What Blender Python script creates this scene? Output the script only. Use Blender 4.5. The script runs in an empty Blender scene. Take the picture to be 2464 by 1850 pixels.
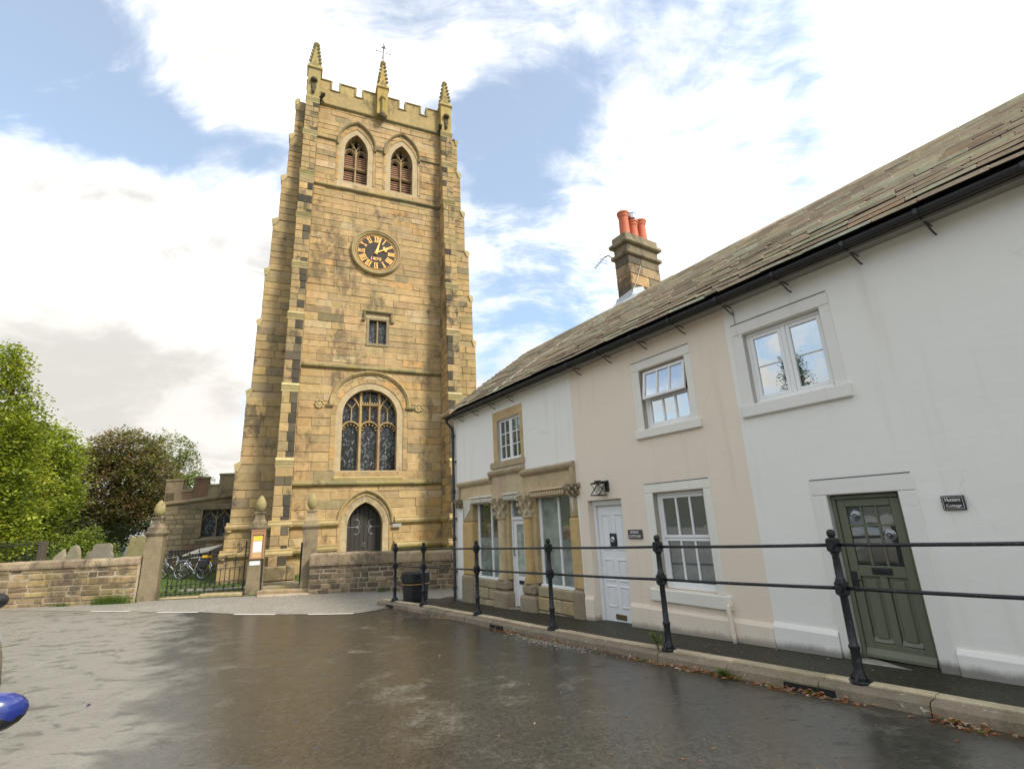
import bpy, bmesh, math, random
from math import sin, cos, pi, radians, sqrt, atan2, floor
from mathutils import Vector, Matrix

random.seed(7)
SC = bpy.context.scene
COL = SC.collection

# ------------------------------------------------------------------ camera
PITCH, ROLL = radians(15.2447), radians(-2.6666)
cam_data = bpy.data.cameras.new('camera')
cam_data.sensor_width = 36.0
cam_data.lens = 36.0 * 1189.6 / 2464.0
cam_data.clip_start = 0.05
cam_data.clip_end = 3000
cam = bpy.data.objects.new('camera', cam_data)
COL.objects.link(cam)
_f = Vector((0, cos(PITCH), sin(PITCH)))
_u = Vector((0, -sin(PITCH), cos(PITCH)))
_r = Vector((1, 0, 0))
_rr = _r * cos(ROLL) + _u * sin(ROLL)
_uu = _u * cos(ROLL) - _r * sin(ROLL)
cam.matrix_world = Matrix((( _rr.x, _uu.x, -_f.x, 0), (_rr.y, _uu.y, -_f.y, 0), (_rr.z, _uu.z, -_f.z, 0), (0, 0, 0, 1)))
SC.camera = cam

# ------------------------------------------------------------------ exposure
SC.view_settings.view_transform = 'Standard'
SC.view_settings.look = 'None'
SC.view_settings.exposure = 1.32
SC.view_settings.gamma = 1.0
SC.view_settings.use_curve_mapping = False
SC.cycles.max_bounces = 6
SC.cycles.diffuse_bounces = 3
SC.cycles.glossy_bounces = 3

# ------------------------------------------------------------------ sun
SUN_AZ, SUN_EL = radians(122), radians(44)
sd = bpy.data.lights.new('sun', 'SUN')
sd.energy = 1.8
sd.angle = radians(12)
sd.color = (1.0, 0.93, 0.80)
sun = bpy.data.objects.new('sun', sd)
COL.objects.link(sun)
_sv = Vector((sin(SUN_AZ) * cos(SUN_EL), cos(SUN_AZ) * cos(SUN_EL), sin(SUN_EL)))
sun.rotation_euler = _sv.to_track_quat('Z', 'Y').to_euler()
sun.location = _sv * 60


# ------------------------------------------------------------------ node helper
class NB:
    def __init__(self, tree):
        self.t = tree

    def n(self, typ, ins=None, **props):
        nd = self.t.nodes.new(typ)
        for k, v in props.items():
            setattr(nd, k, v)
        for k, v in (ins or {}).items():
            s = nd.inputs[k]
            if isinstance(v, bpy.types.NodeSocket):
                self.t.links.new(v, s)
            else:
                s.default_value = v
        return nd

    def math(self, op, a, b=0.0, c=0.0, clamp=False):
        nd = self.n('ShaderNodeMath', {0: a, 1: b, 2: c}, operation=op)
        nd.use_clamp = clamp
        return nd.outputs[0]

    def vmath(self, op, a, b=(0, 0, 0)):
        nd = self.n('ShaderNodeVectorMath', {0: a, 1: b}, operation=op)
        return nd.outputs['Value'] if op in ('DOT_PRODUCT', 'LENGTH') else nd.outputs['Vector']

    def noise(self, vec, scale, detail=4.0, rough=0.55, dist=0.0):
        nd = self.n('ShaderNodeTexNoise', {'Vector': vec, 'Scale': scale, 'Detail': detail, 'Roughness': rough, 'Distortion': dist})
        return nd.outputs['Fac']

    def rng(self, v, a, b, lo=0.0, hi=1.0, smooth=True):
        nd = self.n('ShaderNodeMapRange', {'Value': v, 'From Min': a, 'From Max': b, 'To Min': lo, 'To Max': hi})
        nd.interpolation_type = 'SMOOTHSTEP' if smooth else 'LINEAR'
        return nd.outputs[0]

    def mix(self, f, a, b, blend='MIX'):
        nd = self.n('ShaderNodeMix', data_type='RGBA', blend_type=blend)
        for k, v in ((0, f), (6, a), (7, b)):
            s = nd.inputs[k]
            if isinstance(v, bpy.types.NodeSocket):
                self.t.links.new(v, s)
            elif k == 0:
                s.default_value = v
            else:
                s.default_value = (*v, 1.0) if len(v) == 3 else v
        return nd.outputs[2]

    def scale(self, vec, s):
        nd = self.n('ShaderNodeMapping', {'Vector': vec, 'Scale': s})
        return nd.outputs[0]

    def bump(self, h, strength=0.4, dist=0.02):
        return self.n('ShaderNodeBump', {'Height': h, 'Strength': strength, 'Distance': dist}).outputs[0]


# ------------------------------------------------------------------ sky
world = bpy.data.worlds.new('World')
SC.world = world
world.use_nodes = True
wt = world.node_tree
wt.nodes.clear()
W = NB(wt)
dirv = W.n('ShaderNodeTexCoord').outputs['Generated']
sky = W.n('ShaderNodeTexSky', sky_type='NISHITA')
sky.sun_disc = False
sky.sun_elevation = SUN_EL
sky.sun_rotation = SUN_AZ
sky.air_density = 1.1
sky.dust_density = 0.6
sky.ozone_density = 1.6
sep = W.n('ShaderNodeSeparateXYZ', {0: dirv})
zc = W.math('ADD', W.math('MAXIMUM', sep.outputs[2], 0.0), 0.30)
px = W.math('DIVIDE', sep.outputs[0], zc)
py = W.math('DIVIDE', sep.outputs[1], zc)
pv = W.n('ShaderNodeCombineXYZ', {0: px, 1: py, 2: 2.31}).outputs[0]
warp = W.n('ShaderNodeTexNoise', {'Vector': pv, 'Scale': 1.6, 'Detail': 4.0}).outputs['Color']
pw = W.vmath('ADD', pv, W.vmath('MULTIPLY', W.vmath('SUBTRACT', warp, (0.5, 0.5, 0.5)), (0.30, 0.30, 0.0)))
rot = W.n('ShaderNodeMapping', {'Vector': pw, 'Rotation': (0, 0, radians(-38)), 'Scale': (0.55, 1.9, 1.0)}).outputs[0]
n_big = W.noise(pw, 3.6, 10.0, 0.60, 0.1)
n_wisp = W.noise(rot, 4.2, 9.0, 0.66, 0.25)
dens = W.math('ADD', W.math('MULTIPLY', n_big, 0.55), W.math('MULTIPLY', n_wisp, 0.45))


def lobe(d, c0, c1, w):
    v = Vector(d).normalized()
    return W.math('MULTIPLY', W.rng(W.vmath('DOT_PRODUCT', dirv, tuple(v)), c0, c1), w)


# the cloud masses as they stood: gaps of blue high in the north-west, cumulus below, a bright veil towards the sun
acc = dens
for d, c0, c1, w in [((-0.61, 0.55, 0.57), 0.970, 0.998, -0.105), ((-0.44, 0.71, 0.55), 0.985, 0.999, -0.12), ((-0.70, 0.42, 0.58), 0.965, 0.998, -0.05),
                     ((-0.07, 0.79, 0.61), 0.985, 0.999, -0.10), ((0.06, 0.73, 0.68), 0.985, 0.999, -0.055), ((-0.09, 0.66, 0.745), 0.985, 0.999, -0.01),
                     ((0.22, 0.70, 0.68), 0.985, 0.999, -0.06), ((0.02, 0.84, 0.54), 0.988, 0.999, -0.05),
                     ((-0.38, 0.64, 0.67), 0.985, 0.999, 0.09), ((-0.18, 0.62, 0.76), 0.985, 0.999, 0.05),
                     ((-0.66, 0.67, 0.30), 0.955, 0.985, 0.34), ((-0.50, 0.73, 0.46), 0.984, 0.995, 0.20), ((0.74, 0.46, 0.49), 0.93, 0.99, 0.20),
                     ((0.30, 0.78, 0.54), 0.97, 0.998, 0.08), ((0.30, 0.66, 0.68), 0.985, 0.999, 0.05)]:
    acc = W.math('ADD', acc, lobe(d, c0, c1, w))
low = W.rng(sep.outputs[2], 0.42, 0.05, 0.0, 0.12)
acc = W.math('ADD', acc, low)
mask = W.rng(acc, 0.395, 0.665)
mask = W.math('MULTIPLY_ADD', mask, 0.84, 0.16)
shade_n = W.noise(W.vmath('ADD', pw, (0.07, -0.05, 0.02)), 2.1, 9.0, 0.58, 0.1)
shade_b = W.noise(W.vmath('ADD', pw, (3.0, 1.0, 0.9)), 2.6, 8.0, 0.58, 0.2)
dark = W.math('MULTIPLY', W.rng(shade_b, 0.36, 0.60), W.rng(acc, 0.45, 0.75))
glow = W.rng(W.vmath('DOT_PRODUCT', dirv, tuple(Vector((0.72, 0.42, 0.56)).normalized())), 0.88, 0.99)
lit = W.mix(dark, (0.80, 0.77, 0.715), (0.33, 0.326, 0.318))
lowgrey = W.rng(sep.outputs[2], 0.47, 0.20)
lit = W.mix(W.math('MULTIPLY', lowgrey, 0.88), lit, W.mix(W.rng(shade_b, 0.36, 0.64), (0.375, 0.361, 0.338), (0.315, 0.302, 0.281)))
lit = W.mix(glow, lit, (0.85, 0.84, 0.82))
blue = W.mix(1.0, sky.outputs[0], (0.74, 0.93, 0.97), 'MULTIPLY')
cl10 = W.mix(1.0, lit, (10.0, 10.0, 10.0), 'MULTIPLY')
final = W.mix(mask, blue, cl10)
bg = W.n('ShaderNodeBackground', {'Color': final, 'Strength': 0.1})
wo = W.n('ShaderNodeOutputWorld', {0: bg.outputs[0]})


# ------------------------------------------------------------------ materials
def new_mat(name):
    m = bpy.data.materials.new(name)
    m.use_nodes = True
    nt = m.node_tree
    nt.nodes.clear()
    b = NB(nt)
    out = b.n('ShaderNodeOutputMaterial')
    p = b.n('ShaderNodeBsdfPrincipled')
    nt.links.new(p.outputs[0], out.inputs[0])
    b.p = p
    b.out = out
    b.pos = b.n('ShaderNodeNewGeometry').outputs['Position']

    def setp(**kw):
        for k, v in kw.items():
            k = k.replace('_', ' ')
            s = p.inputs[k]
            if isinstance(v, bpy.types.NodeSocket):
                nt.links.new(v, s)
            else:
                s.default_value = (*v, 1.0) if isinstance(v, tuple) and len(v) == 3 else v
    b.set = setp
    return m, b


def mat_plain(name, col, rough=0.5, var=0.12, scale=9.0, metal=0.0, bump=0.0, bscale=60.0, spec=0.5):
    m, b = new_mat(name)
    n1 = b.noise(b.pos, scale, 4.0)
    c = b.mix(n1, tuple(x * (1 - var) for x in col), tuple(min(1, x * (1 + var)) for x in col))
    b.set(Base_Color=c, Roughness=rough, Metallic=metal)
    b.p.inputs['Specular IOR Level'].default_value = spec
    if bump:
        b.set(Normal=b.bump(b.noise(b.pos, bscale, 3.0), bump, 0.01))
    return m


def mat_stone(name, soot=0.6, soot_scale=1.5, lichen=0.3, bump=0.5, gain=1.0, lich_col=(0.20, 0.17, 0.06), white=0.0, soot_lo=0.535, streak=0.0):
    """tint is the colour of each stone (a face attribute); noise adds grain, sooty crust and lichen"""
    m, b = new_mat(name)
    tint = b.n('ShaderNodeAttribute', attribute_name='tint').outputs['Color']
    n1 = b.noise(b.pos, 4.0, 7.0, 0.62)
    n2 = b.noise(b.pos, 34.0, 4.0, 0.6)
    c = b.mix(1.0, tint, b.mix(n1, (0.62 * gain,) * 3, (1.34 * gain,) * 3), 'MULTIPLY')
    c = b.mix(b.rng(n2, 0.35, 0.75, 0.0, 0.35), c, b.mix(1.0, c, (0.62, 0.58, 0.52), 'MULTIPLY'))
    s1 = b.noise(b.scale(b.pos, (1.0, 1.0, 0.62)), soot_scale, 9.0, 0.72, 0.35)
    s2 = b.noise(b.pos, soot_scale * 0.23, 3.0, 0.5)
    s1 = b.math('ADD', b.math('MULTIPLY', s1, 0.64), b.math('MULTIPLY', s2, 0.36))
    sm = b.math('MULTIPLY', b.rng(s1, soot_lo, soot_lo + 0.10), soot)
    c = b.mix(sm, c, b.mix(n2, (0.045, 0.04, 0.032), (0.11, 0.09, 0.066)))
    l1 = b.noise(b.pos, 0.9, 6.0, 0.65)
    lm = b.math('MULTIPLY', b.rng(l1, 0.50, 0.72), lichen)
    c = b.mix(lm, c, lich_col)
    if white:
        w1 = b.noise(b.pos, 16.0, 3.0, 0.5)
        c = b.mix(b.math('MULTIPLY', b.rng(w1, 0.66, 0.72), white), c, (0.62, 0.58, 0.50))
    if streak:
        k1 = b.noise(b.scale(b.pos, (1.0, 1.0, 0.10)), 1.9, 7.0, 0.66, 0.2)
        c = b.mix(b.rng(k1, 0.53, 0.68, 0, streak), c, (0.15, 0.118, 0.07))
    b.set(Base_Color=c, Roughness=0.88)
    b.p.inputs['Specular IOR Level'].default_value = 0.25
    h = b.math('ADD', b.math('MULTIPLY', n1, 0.8), b.math('MULTIPLY', n2, 0.35))
    b.set(Normal=b.bump(h, bump, 0.045))
    return m


def mat_render(name, col, dirt=0.5, dirt_z=None):
    """painted render over old stone, a little mottled, splashed dark near the pavement"""
    m, b = new_mat(name)
    n1 = b.noise(b.pos, 1.3, 6.0, 0.6)
    n2 = b.noise(b.pos, 18.0, 5.0, 0.6)
    c = b.mix(n1, tuple(x * 0.94 for x in col), tuple(min(.92, x * 1.04) for x in col))
    st = b.noise(b.scale(b.pos, (3.0, 3.0, 0.22)), 1.6, 6.0, 0.6)
    c = b.mix(b.rng(st, 0.53, 0.74, 0, 0.55), c, tuple(x * f for x, f in zip(col, (0.84, 0.83, 0.79))))
    ck = b.n('ShaderNodeTexVoronoi', {'Vector': b.vmath('ADD', b.pos, b.vmath('MULTIPLY', b.n('ShaderNodeTexNoise', {'Vector': b.pos, 'Scale': 2.5, 'Detail': 4.0}).outputs['Color'], (0.5, 0.5, 0.5))), 'Scale': 0.55}, feature='DISTANCE_TO_EDGE').outputs['Distance']
    c = b.mix(b.math('MULTIPLY', b.rng(ck, 0.006, 0.002), b.rng(b.noise(b.pos, 0.8, 2.0), 0.56, 0.66, 0, 0.16)), c, tuple(x * .45 for x in col))
    c = b.mix(b.rng(n2, 0.58, 0.8, 0, 0.14), c, tuple(x * 0.62 for x in col))
    # splash band that follows the pavement: height above a line falling with distance
    sx = b.n('ShaderNodeSeparateXYZ', {0: b.pos})
    u = b.math('SUBTRACT', b.math('MULTIPLY', sx.outputs[0], 0.5558), b.math('MULTIPLY', sx.outputs[1], 0.8313))
    g = b.math('ADD', b.math('MULTIPLY', u, 0.0397), -1.553)
    h = b.math('SUBTRACT', sx.outputs[2], g)
    edge = b.math('MULTIPLY', b.noise(b.scale(b.pos, (1, 1, 0.35)), 4.0, 8.0, 0.75), 0.17)
    band = b.rng(b.math('SUBTRACT', h, edge), 0.02, -0.08)
    c = b.mix(b.math('MULTIPLY', band, dirt), c, (0.10, 0.088, 0.06))
    b.set(Base_Color=c, Roughness=0.75)
    b.p.inputs['Specular IOR Level'].default_value = 0.3
    lx = b.noise(b.scale(b.pos, (1, 1, 3.0)), 2.2, 5.0, 0.6)
    hh = b.math('ADD', b.math('MULTIPLY', lx, 1.0), b.math('MULTIPLY', n2, 0.16))
    b.set(Normal=b.bump(hh, 0.16, 0.03))
    return m


def mat_glass(name, refl=0.5, dark=(0.025, 0.028, 0.028), rough=0.01, wob=0.05):
    m, b = new_mat(name)
    n1 = b.noise(b.pos, 1.6, 3.0)
    c = b.mix(b.rng(b.noise(b.pos, 2.4, 3.0), 0.35, 0.7), dark, tuple(x * 2.2 for x in dark))
    bm = b.bump(n1, wob, 0.05)
    b.set(Base_Color=c, Roughness=0.25, Normal=bm)
    gl = b.n('ShaderNodeBsdfGlossy', {'Color': (0.95, 0.97, 0.97, 1), 'Roughness': rough, 'Normal': bm})
    mx = b.n('ShaderNodeMixShader', {0: refl, 1: b.p.outputs[0], 2: gl.outputs[0]})
    b.t.links.new(mx.outputs[0], b.out.inputs[0])
    return m


def mat_lattice(name, sx=0.105, sz=0.17):
    """leaded quarries: every diamond pane takes the light a little differently; dark came lines between"""
    m, b = new_mat(name)
    tc = b.n('ShaderNodeTexCoord').outputs['Object']
    s = b.n('ShaderNodeSeparateXYZ', {0: tc})
    a = b.math('ADD', b.math('DIVIDE', s.outputs[0], sx), b.math('DIVIDE', s.outputs[2], sz))
    c_ = b.math('SUBTRACT', b.math('DIVIDE', s.outputs[0], sx), b.math('DIVIDE', s.outputs[2], sz))
    fa, fc = b.math('FRACT', a), b.math('FRACT', c_)
    ia, ic = b.math('FLOOR', a), b.math('FLOOR', c_)
    cell = b.n('ShaderNodeCombineXYZ', {0: ia, 1: ic, 2: 0.0}).outputs[0]
    wn = b.n('ShaderNodeTexWhiteNoise', {'Vector': cell}, noise_dimensions='2D').outputs['Value']
    nb = b.noise(b.scale(cell, (0.11, 0.32, 1.0)), 1.0, 2.0)
    v = b.math('ADD', b.math('MULTIPLY', wn, 0.55), b.math('MULTIPLY', nb, 0.6))
    col = b.mix(b.rng(v, 0.52, 1.05), (0.018, 0.020, 0.021), (0.26, 0.27, 0.265))
    da = b.math('MINIMUM', b.math('MINIMUM', fa, b.math('SUBTRACT', 1.0, fa)), b.math('MINIMUM', fc, b.math('SUBTRACT', 1.0, fc)))
    line = b.rng(da, 0.13, 0.07)
    col = b.mix(line, col, (0.012, 0.012, 0.012))
    b.set(Base_Color=col, Roughness=b.math('MULTIPLY_ADD', line, 0.5, 0.12))
    return m


M_TOWER = mat_stone('tower stone', 0.62, 1.7, 0.26, 0.9, soot_lo=0.512, streak=0.42, lich_col=(0.24, 0.19, 0.085))
M_BUTT = mat_stone('buttress stone', 0.80, 2.0, 0.30, 0.8, soot_lo=0.515, streak=0.3)
M_MORTAR = mat_stone('lime mortar', 0.5, 1.2, 0.2, 0.5)
M_DRESS = mat_stone('dressed stone', 0.35, 2.3, 0.30, 0.35)
M_LICHEN = mat_stone('lichened stone', 0.75, 2.6, 0.55, 0.6, lich_col=(0.30, 0.235, 0.05))
M_AISLE = mat_stone('aisle stone', 0.60, 1.6, 0.45, 0.6, soot_lo=0.52, lich_col=(0.17, 0.145, 0.075))
M_WALL = mat_stone('churchyard wall stone', 0.70, 2.6, 0.40, 0.8, white=0.45, soot_lo=0.515, lich_col=(0.24, 0.185, 0.055))
M_PIER = mat_stone('gate pier stone', 0.85, 1.3, 0.25, 0.5, soot_lo=0.455)
M_SHOP = mat_stone('shopfront stone', 0.30, 2.6, 0.12, 0.4)
M_SLATE = mat_stone('stone slate', 0.30, 4.2, 0.16, 0.7, lich_col=(0.27, 0.215, 0.135), white=0.06, soot_lo=0.54)
M_CHIM = mat_stone('chimney stone', 0.85, 2.4, 0.2, 0.5, soot_lo=0.505)
M_GRAVE = mat_stone('gravestone', 0.3, 2.4, 0.4, 0.4, lich_col=(0.22, 0.20, 0.05))
M_KERB = mat_stone('kerb stone', 0.3, 3.0, 0.3, 0.6, white=0.8, lich_col=(0.12, 0.12, 0.04))
M_WHITE = mat_render('white painted render', (0.905, 0.855, 0.775), 0.75)
M_TRIM = mat_render('white stone dressings', (0.84, 0.80, 0.73), 0.8)
M_CREAM = mat_render('cream painted render', (0.865, 0.735, 0.585), 0.6)
M_PALE = mat_render('cream white trim paint', (0.85, 0.805, 0.70), 0.5)
M_FRAME = mat_plain('white window paint', (0.87, 0.855, 0.82), 0.35, 0.03)
M_GLASS = mat_glass('window glass', 0.62)
M_GLASSD = mat_glass('dark window glass', 0.22)
M_FROST = mat_glass('frosted glass', 0.10, (0.125, 0.155, 0.138), 0.10)
M_NET = mat_glass('glass over a pale curtain', 0.12, (0.24, 0.29, 0.26), 0.05)
M_BLIND = mat_glass('glass over grey blinds', 0.16, (0.075, 0.082, 0.078), 0.03)
M_LATT = mat_lattice('leaded glass')
M_LATTF = mat_lattice('fine leaded glass', 0.085, 0.14)
M_IRON, _b = new_mat('black painted iron')
_n = _b.noise(_b.pos, 26.0, 5.0, 0.65)
_c = _b.mix(_b.rng(_n, 0.60, 0.68, 0, 0.8), (0.017, 0.018, 0.020), (0.13, 0.12, 0.105))
_b.set(Base_Color=_c, Roughness=_b.rng(_b.noise(_b.pos, 9.0, 4.0), 0.3, 0.7, 0.24, 0.55), Normal=_b.bump(_b.noise(_b.pos, 55.0, 4.0), 0.35, 0.008))
M_BLACK = mat_plain('black plastic', (0.017, 0.018, 0.019), 0.38, 0.2)
M_GREEN = mat_plain('olive green door paint', (0.150, 0.155, 0.098), 0.35, 0.1)
M_WDOOR = mat_plain('white door paint', (0.87, 0.865, 0.85), 0.3, 0.02)
M_GOLD = mat_plain('gilding', (0.90, 0.50, 0.14), 0.45, 0.1, 9.0, 0.25)
M_DIAL = mat_plain('clock dial paint', (0.070, 0.060, 0.052), 0.75, 0.3, 2.0, spec=0.2)
M_LOUVRE = mat_plain('oiled louvre wood', (0.68, 0.43, 0.29), 0.7, 0.2, 12.0)
M_OAK = mat_plain('weathered oak', (0.040, 0.034, 0.028), 0.6, 0.45, 22.0, 0.0, 0.4, 30.0)
M_GREYIRON = mat_plain('worn grey iron', (0.20, 0.20, 0.20), 0.45, 0.25)
M_TERRA = mat_plain('terracotta', (0.55, 0.145, 0.07), 0.7, 0.14, 5.0)
M_LEAD = mat_plain('lead flashing', (0.46, 0.50, 0.52), 0.55, 0.14, 7.0)
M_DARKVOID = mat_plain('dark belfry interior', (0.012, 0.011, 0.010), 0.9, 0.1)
M_WOOD = mat_plain('reddish hardwood', (0.36, 0.19, 0.10), 0.5, 0.22, 15.0)
M_PAPER = mat_plain('paper', (0.72, 0.73, 0.73), 0.6, 0.03)
M_YELLOW = mat_plain('yellow fabric', (0.78, 0.44, 0.02), 0.6, 0.12)
M_LETTER = mat_plain('cream lettering paint', (0.82, 0.78, 0.70), 0.5, 0.03)
M_PLAQUE = mat_plain('slate plaque', (0.075, 0.068, 0.062), 0.4, 0.3, 12.0)
M_BRASS = mat_plain('tarnished brass', (0.22, 0.17, 0.08), 0.4, 0.25, 8.0, 0.7)
M_STEEL = mat_plain('bright steel', (0.55, 0.56, 0.57), 0.25, 0.1, 8.0, 0.9)
M_WHITEPAINT = mat_plain('road line paint', (0.74, 0.72, 0.68), 0.6, 0.15, 20.0)
M_BARK = mat_plain('bark', (0.09, 0.07, 0.05), 0.9, 0.35, 8.0, 0.0, 0.6, 20.0)
M_GUTTER = mat_plain('weathered gutter', (0.030, 0.032, 0.033), 0.45, 0.3, 6.0)
M_SOFFIT = mat_plain('painted soffit board', (0.30, 0.28, 0.24), 0.7, 0.15)


def mat_leaf(name, tr=0.38):
    m, b = new_mat(name)
    tint = b.n('ShaderNodeAttribute', attribute_name='tint').outputs['Color']
    b.set(Base_Color=tint, Roughness=0.55)
    tl = b.n('ShaderNodeBsdfTranslucent', {'Color': b.mix(1.0, tint, (1.4, 1.5, 0.6), 'MULTIPLY')})
    mx = b.n('ShaderNodeMixShader', {0: tr, 1: b.p.outputs[0], 2: tl.outputs[0]})
    b.t.links.new(mx.outputs[0], b.out.inputs[0])
    return m


M_LEAF = mat_leaf('leaf')
M_CAR_BLUE, _b = new_mat('blue car paint')
_b.set(Base_Color=(0.013, 0.028, 0.19), Roughness=0.22, Coat_Weight=1.0, Coat_Roughness=0.03)
M_CAR_GREY, _b = new_mat('bronze grey car paint')
_b.set(Base_Color=(0.17, 0.155, 0.13), Roughness=0.3, Metallic=0.4, Coat_Weight=1.0, Coat_Roughness=0.03)


def mat_road(name, wet=1.0, pale_toned=False, ca=(0.026, 0.023, 0.017), cb=(0.060, 0.054, 0.041)):
    m, b = new_mat(name)
    n1 = b.noise(b.pos, 0.55, 7.0, 0.62, 0.4)
    n2 = b.noise(b.pos, 2.3, 6.0, 0.62, 0.3)
    n3 = b.noise(b.pos, 120.0, 3.0, 0.6)
    n4 = b.n('ShaderNodeTexVoronoi', {'Vector': b.pos, 'Scale': 75.0}).outputs['Distance']
    dry = b.rng(b.math('ADD', b.math('MULTIPLY', n1, 0.55), b.math('MULTIPLY', n2, 0.45)), 0.53, 0.68)
    c = b.mix(n2, ca, cb)
    brk = b.rng(b.noise(b.pos, 24.0, 5.0, 0.75), 0.40, 0.60, 0.35, 1.0)
    c = b.mix(b.math('MULTIPLY', b.math('MULTIPLY', dry, brk), 0.75 if wet else 0.25), c, tuple(min(.45, x * 3.0) for x in cb) if wet else tuple(x * 1.9 for x in cb))
    gr = b.rng(b.noise(b.pos, 19.0, 6.0, 0.78), 0.33, 0.67, 0.55, 1.5)
    c = b.mix(1.0, c, b.n('ShaderNodeCombineColor', {0: gr, 1: gr, 2: gr}).outputs[0], 'MULTIPLY')
    if pale_toned:
        # sky sheen painted into the colour towards the parked cars, with gaps left
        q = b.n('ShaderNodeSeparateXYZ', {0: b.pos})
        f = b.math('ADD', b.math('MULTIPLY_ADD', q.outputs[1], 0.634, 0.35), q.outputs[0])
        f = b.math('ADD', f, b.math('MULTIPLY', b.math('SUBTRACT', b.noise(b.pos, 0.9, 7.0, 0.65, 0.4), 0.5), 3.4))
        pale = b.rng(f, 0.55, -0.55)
        sheen_gaps = b.rng(b.noise(b.scale(b.pos, (1.0, 1.5, 1.0)), 2.2, 7.0, 0.68, 0.5), 0.53, 0.62, 0, 0.75)
        pale = b.math('MULTIPLY', pale, b.math('SUBTRACT', 1.0, sheen_gaps))
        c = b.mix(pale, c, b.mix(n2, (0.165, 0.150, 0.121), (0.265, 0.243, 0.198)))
    spk = b.rng(b.noise(b.pos, 48.0, 4.0, 0.75), 0.58, 0.70, 0, 0.6)
    c = b.mix(spk, c, (0.26, 0.24, 0.195))
    dk = b.rng(b.noise(b.pos, 38.0, 4.0, 0.75), 0.43, 0.34, 0, 0.7)
    c = b.mix(dk, c, (0.012, 0.011, 0.009))
    n5 = b.noise(b.scale(b.pos, (1.0, 1.6, 1.0)), 3.4, 6.0, 0.66, 0.5)
    lump = b.rng(n5, 0.56, 0.66)
    r = b.math('ADD', b.math('MULTIPLY_ADD', dry, 0.24, 0.28 if wet else 0.62), b.math('MULTIPLY', lump, 0.30 if wet else 0.0))
    if pale_toned: r = b.math('MULTIPLY_ADD', pale, 0.16, r)
    b.set(Base_Color=c, Roughness=r)
    b.p.inputs['IOR'].default_value = 1.5 + 0.22 * wet
    if wet: b.set(Coat_Weight=0.12, Coat_Roughness=0.22, Coat_IOR=1.45)
    h = b.math('ADD', b.math('MULTIPLY', n4, 0.6), b.math('MULTIPLY', n3, 0.7))
    b.set(Normal=b.bump(h, 0.17 if wet else 0.35, 0.006))
    return m


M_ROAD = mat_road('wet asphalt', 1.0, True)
M_LANE = mat_road('drying asphalt', 0.0, False, (0.21, 0.19, 0.155), (0.285, 0.26, 0.215))
M_PAVE = mat_road('pavement asphalt', 0.0, False, (0.020, 0.018, 0.012), (0.040, 0.038, 0.018))


def mat_grass(name):
    m, b = new_mat(name)
    n1 = b.noise(b.pos, 1.2, 6.0, 0.6)
    n2 = b.noise(b.pos, 30.0, 4.0, 0.6)
    c = b.mix(n1, (0.055, 0.10, 0.016), (0.12, 0.165, 0.03))
    c = b.mix(n2, b.mix(1.0, c, (0.6, 0.6, 0.6), 'MULTIPLY'), b.mix(1.0, c, (1.3, 1.3, 1.3), 'MULTIPLY'))
    b.set(Base_Color=c, Roughness=0.8, Normal=b.bump(n2, 0.8, 0.05))
    return m


M_GRASS = mat_grass('short grass')
M_HILL = mat_plain('hillside', (0.060, 0.066, 0.040), 0.9, 0.5, 0.03)


# ------------------------------------------------------------------ mesh builder
FT = radians(90.0 - 66.4306)      # frame of the church: x along the west front, y into the tower
FC = -radians(90.0 - 33.7638)     # frame of the cottage row: x along the row, y into the houses
ORI = {}


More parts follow.
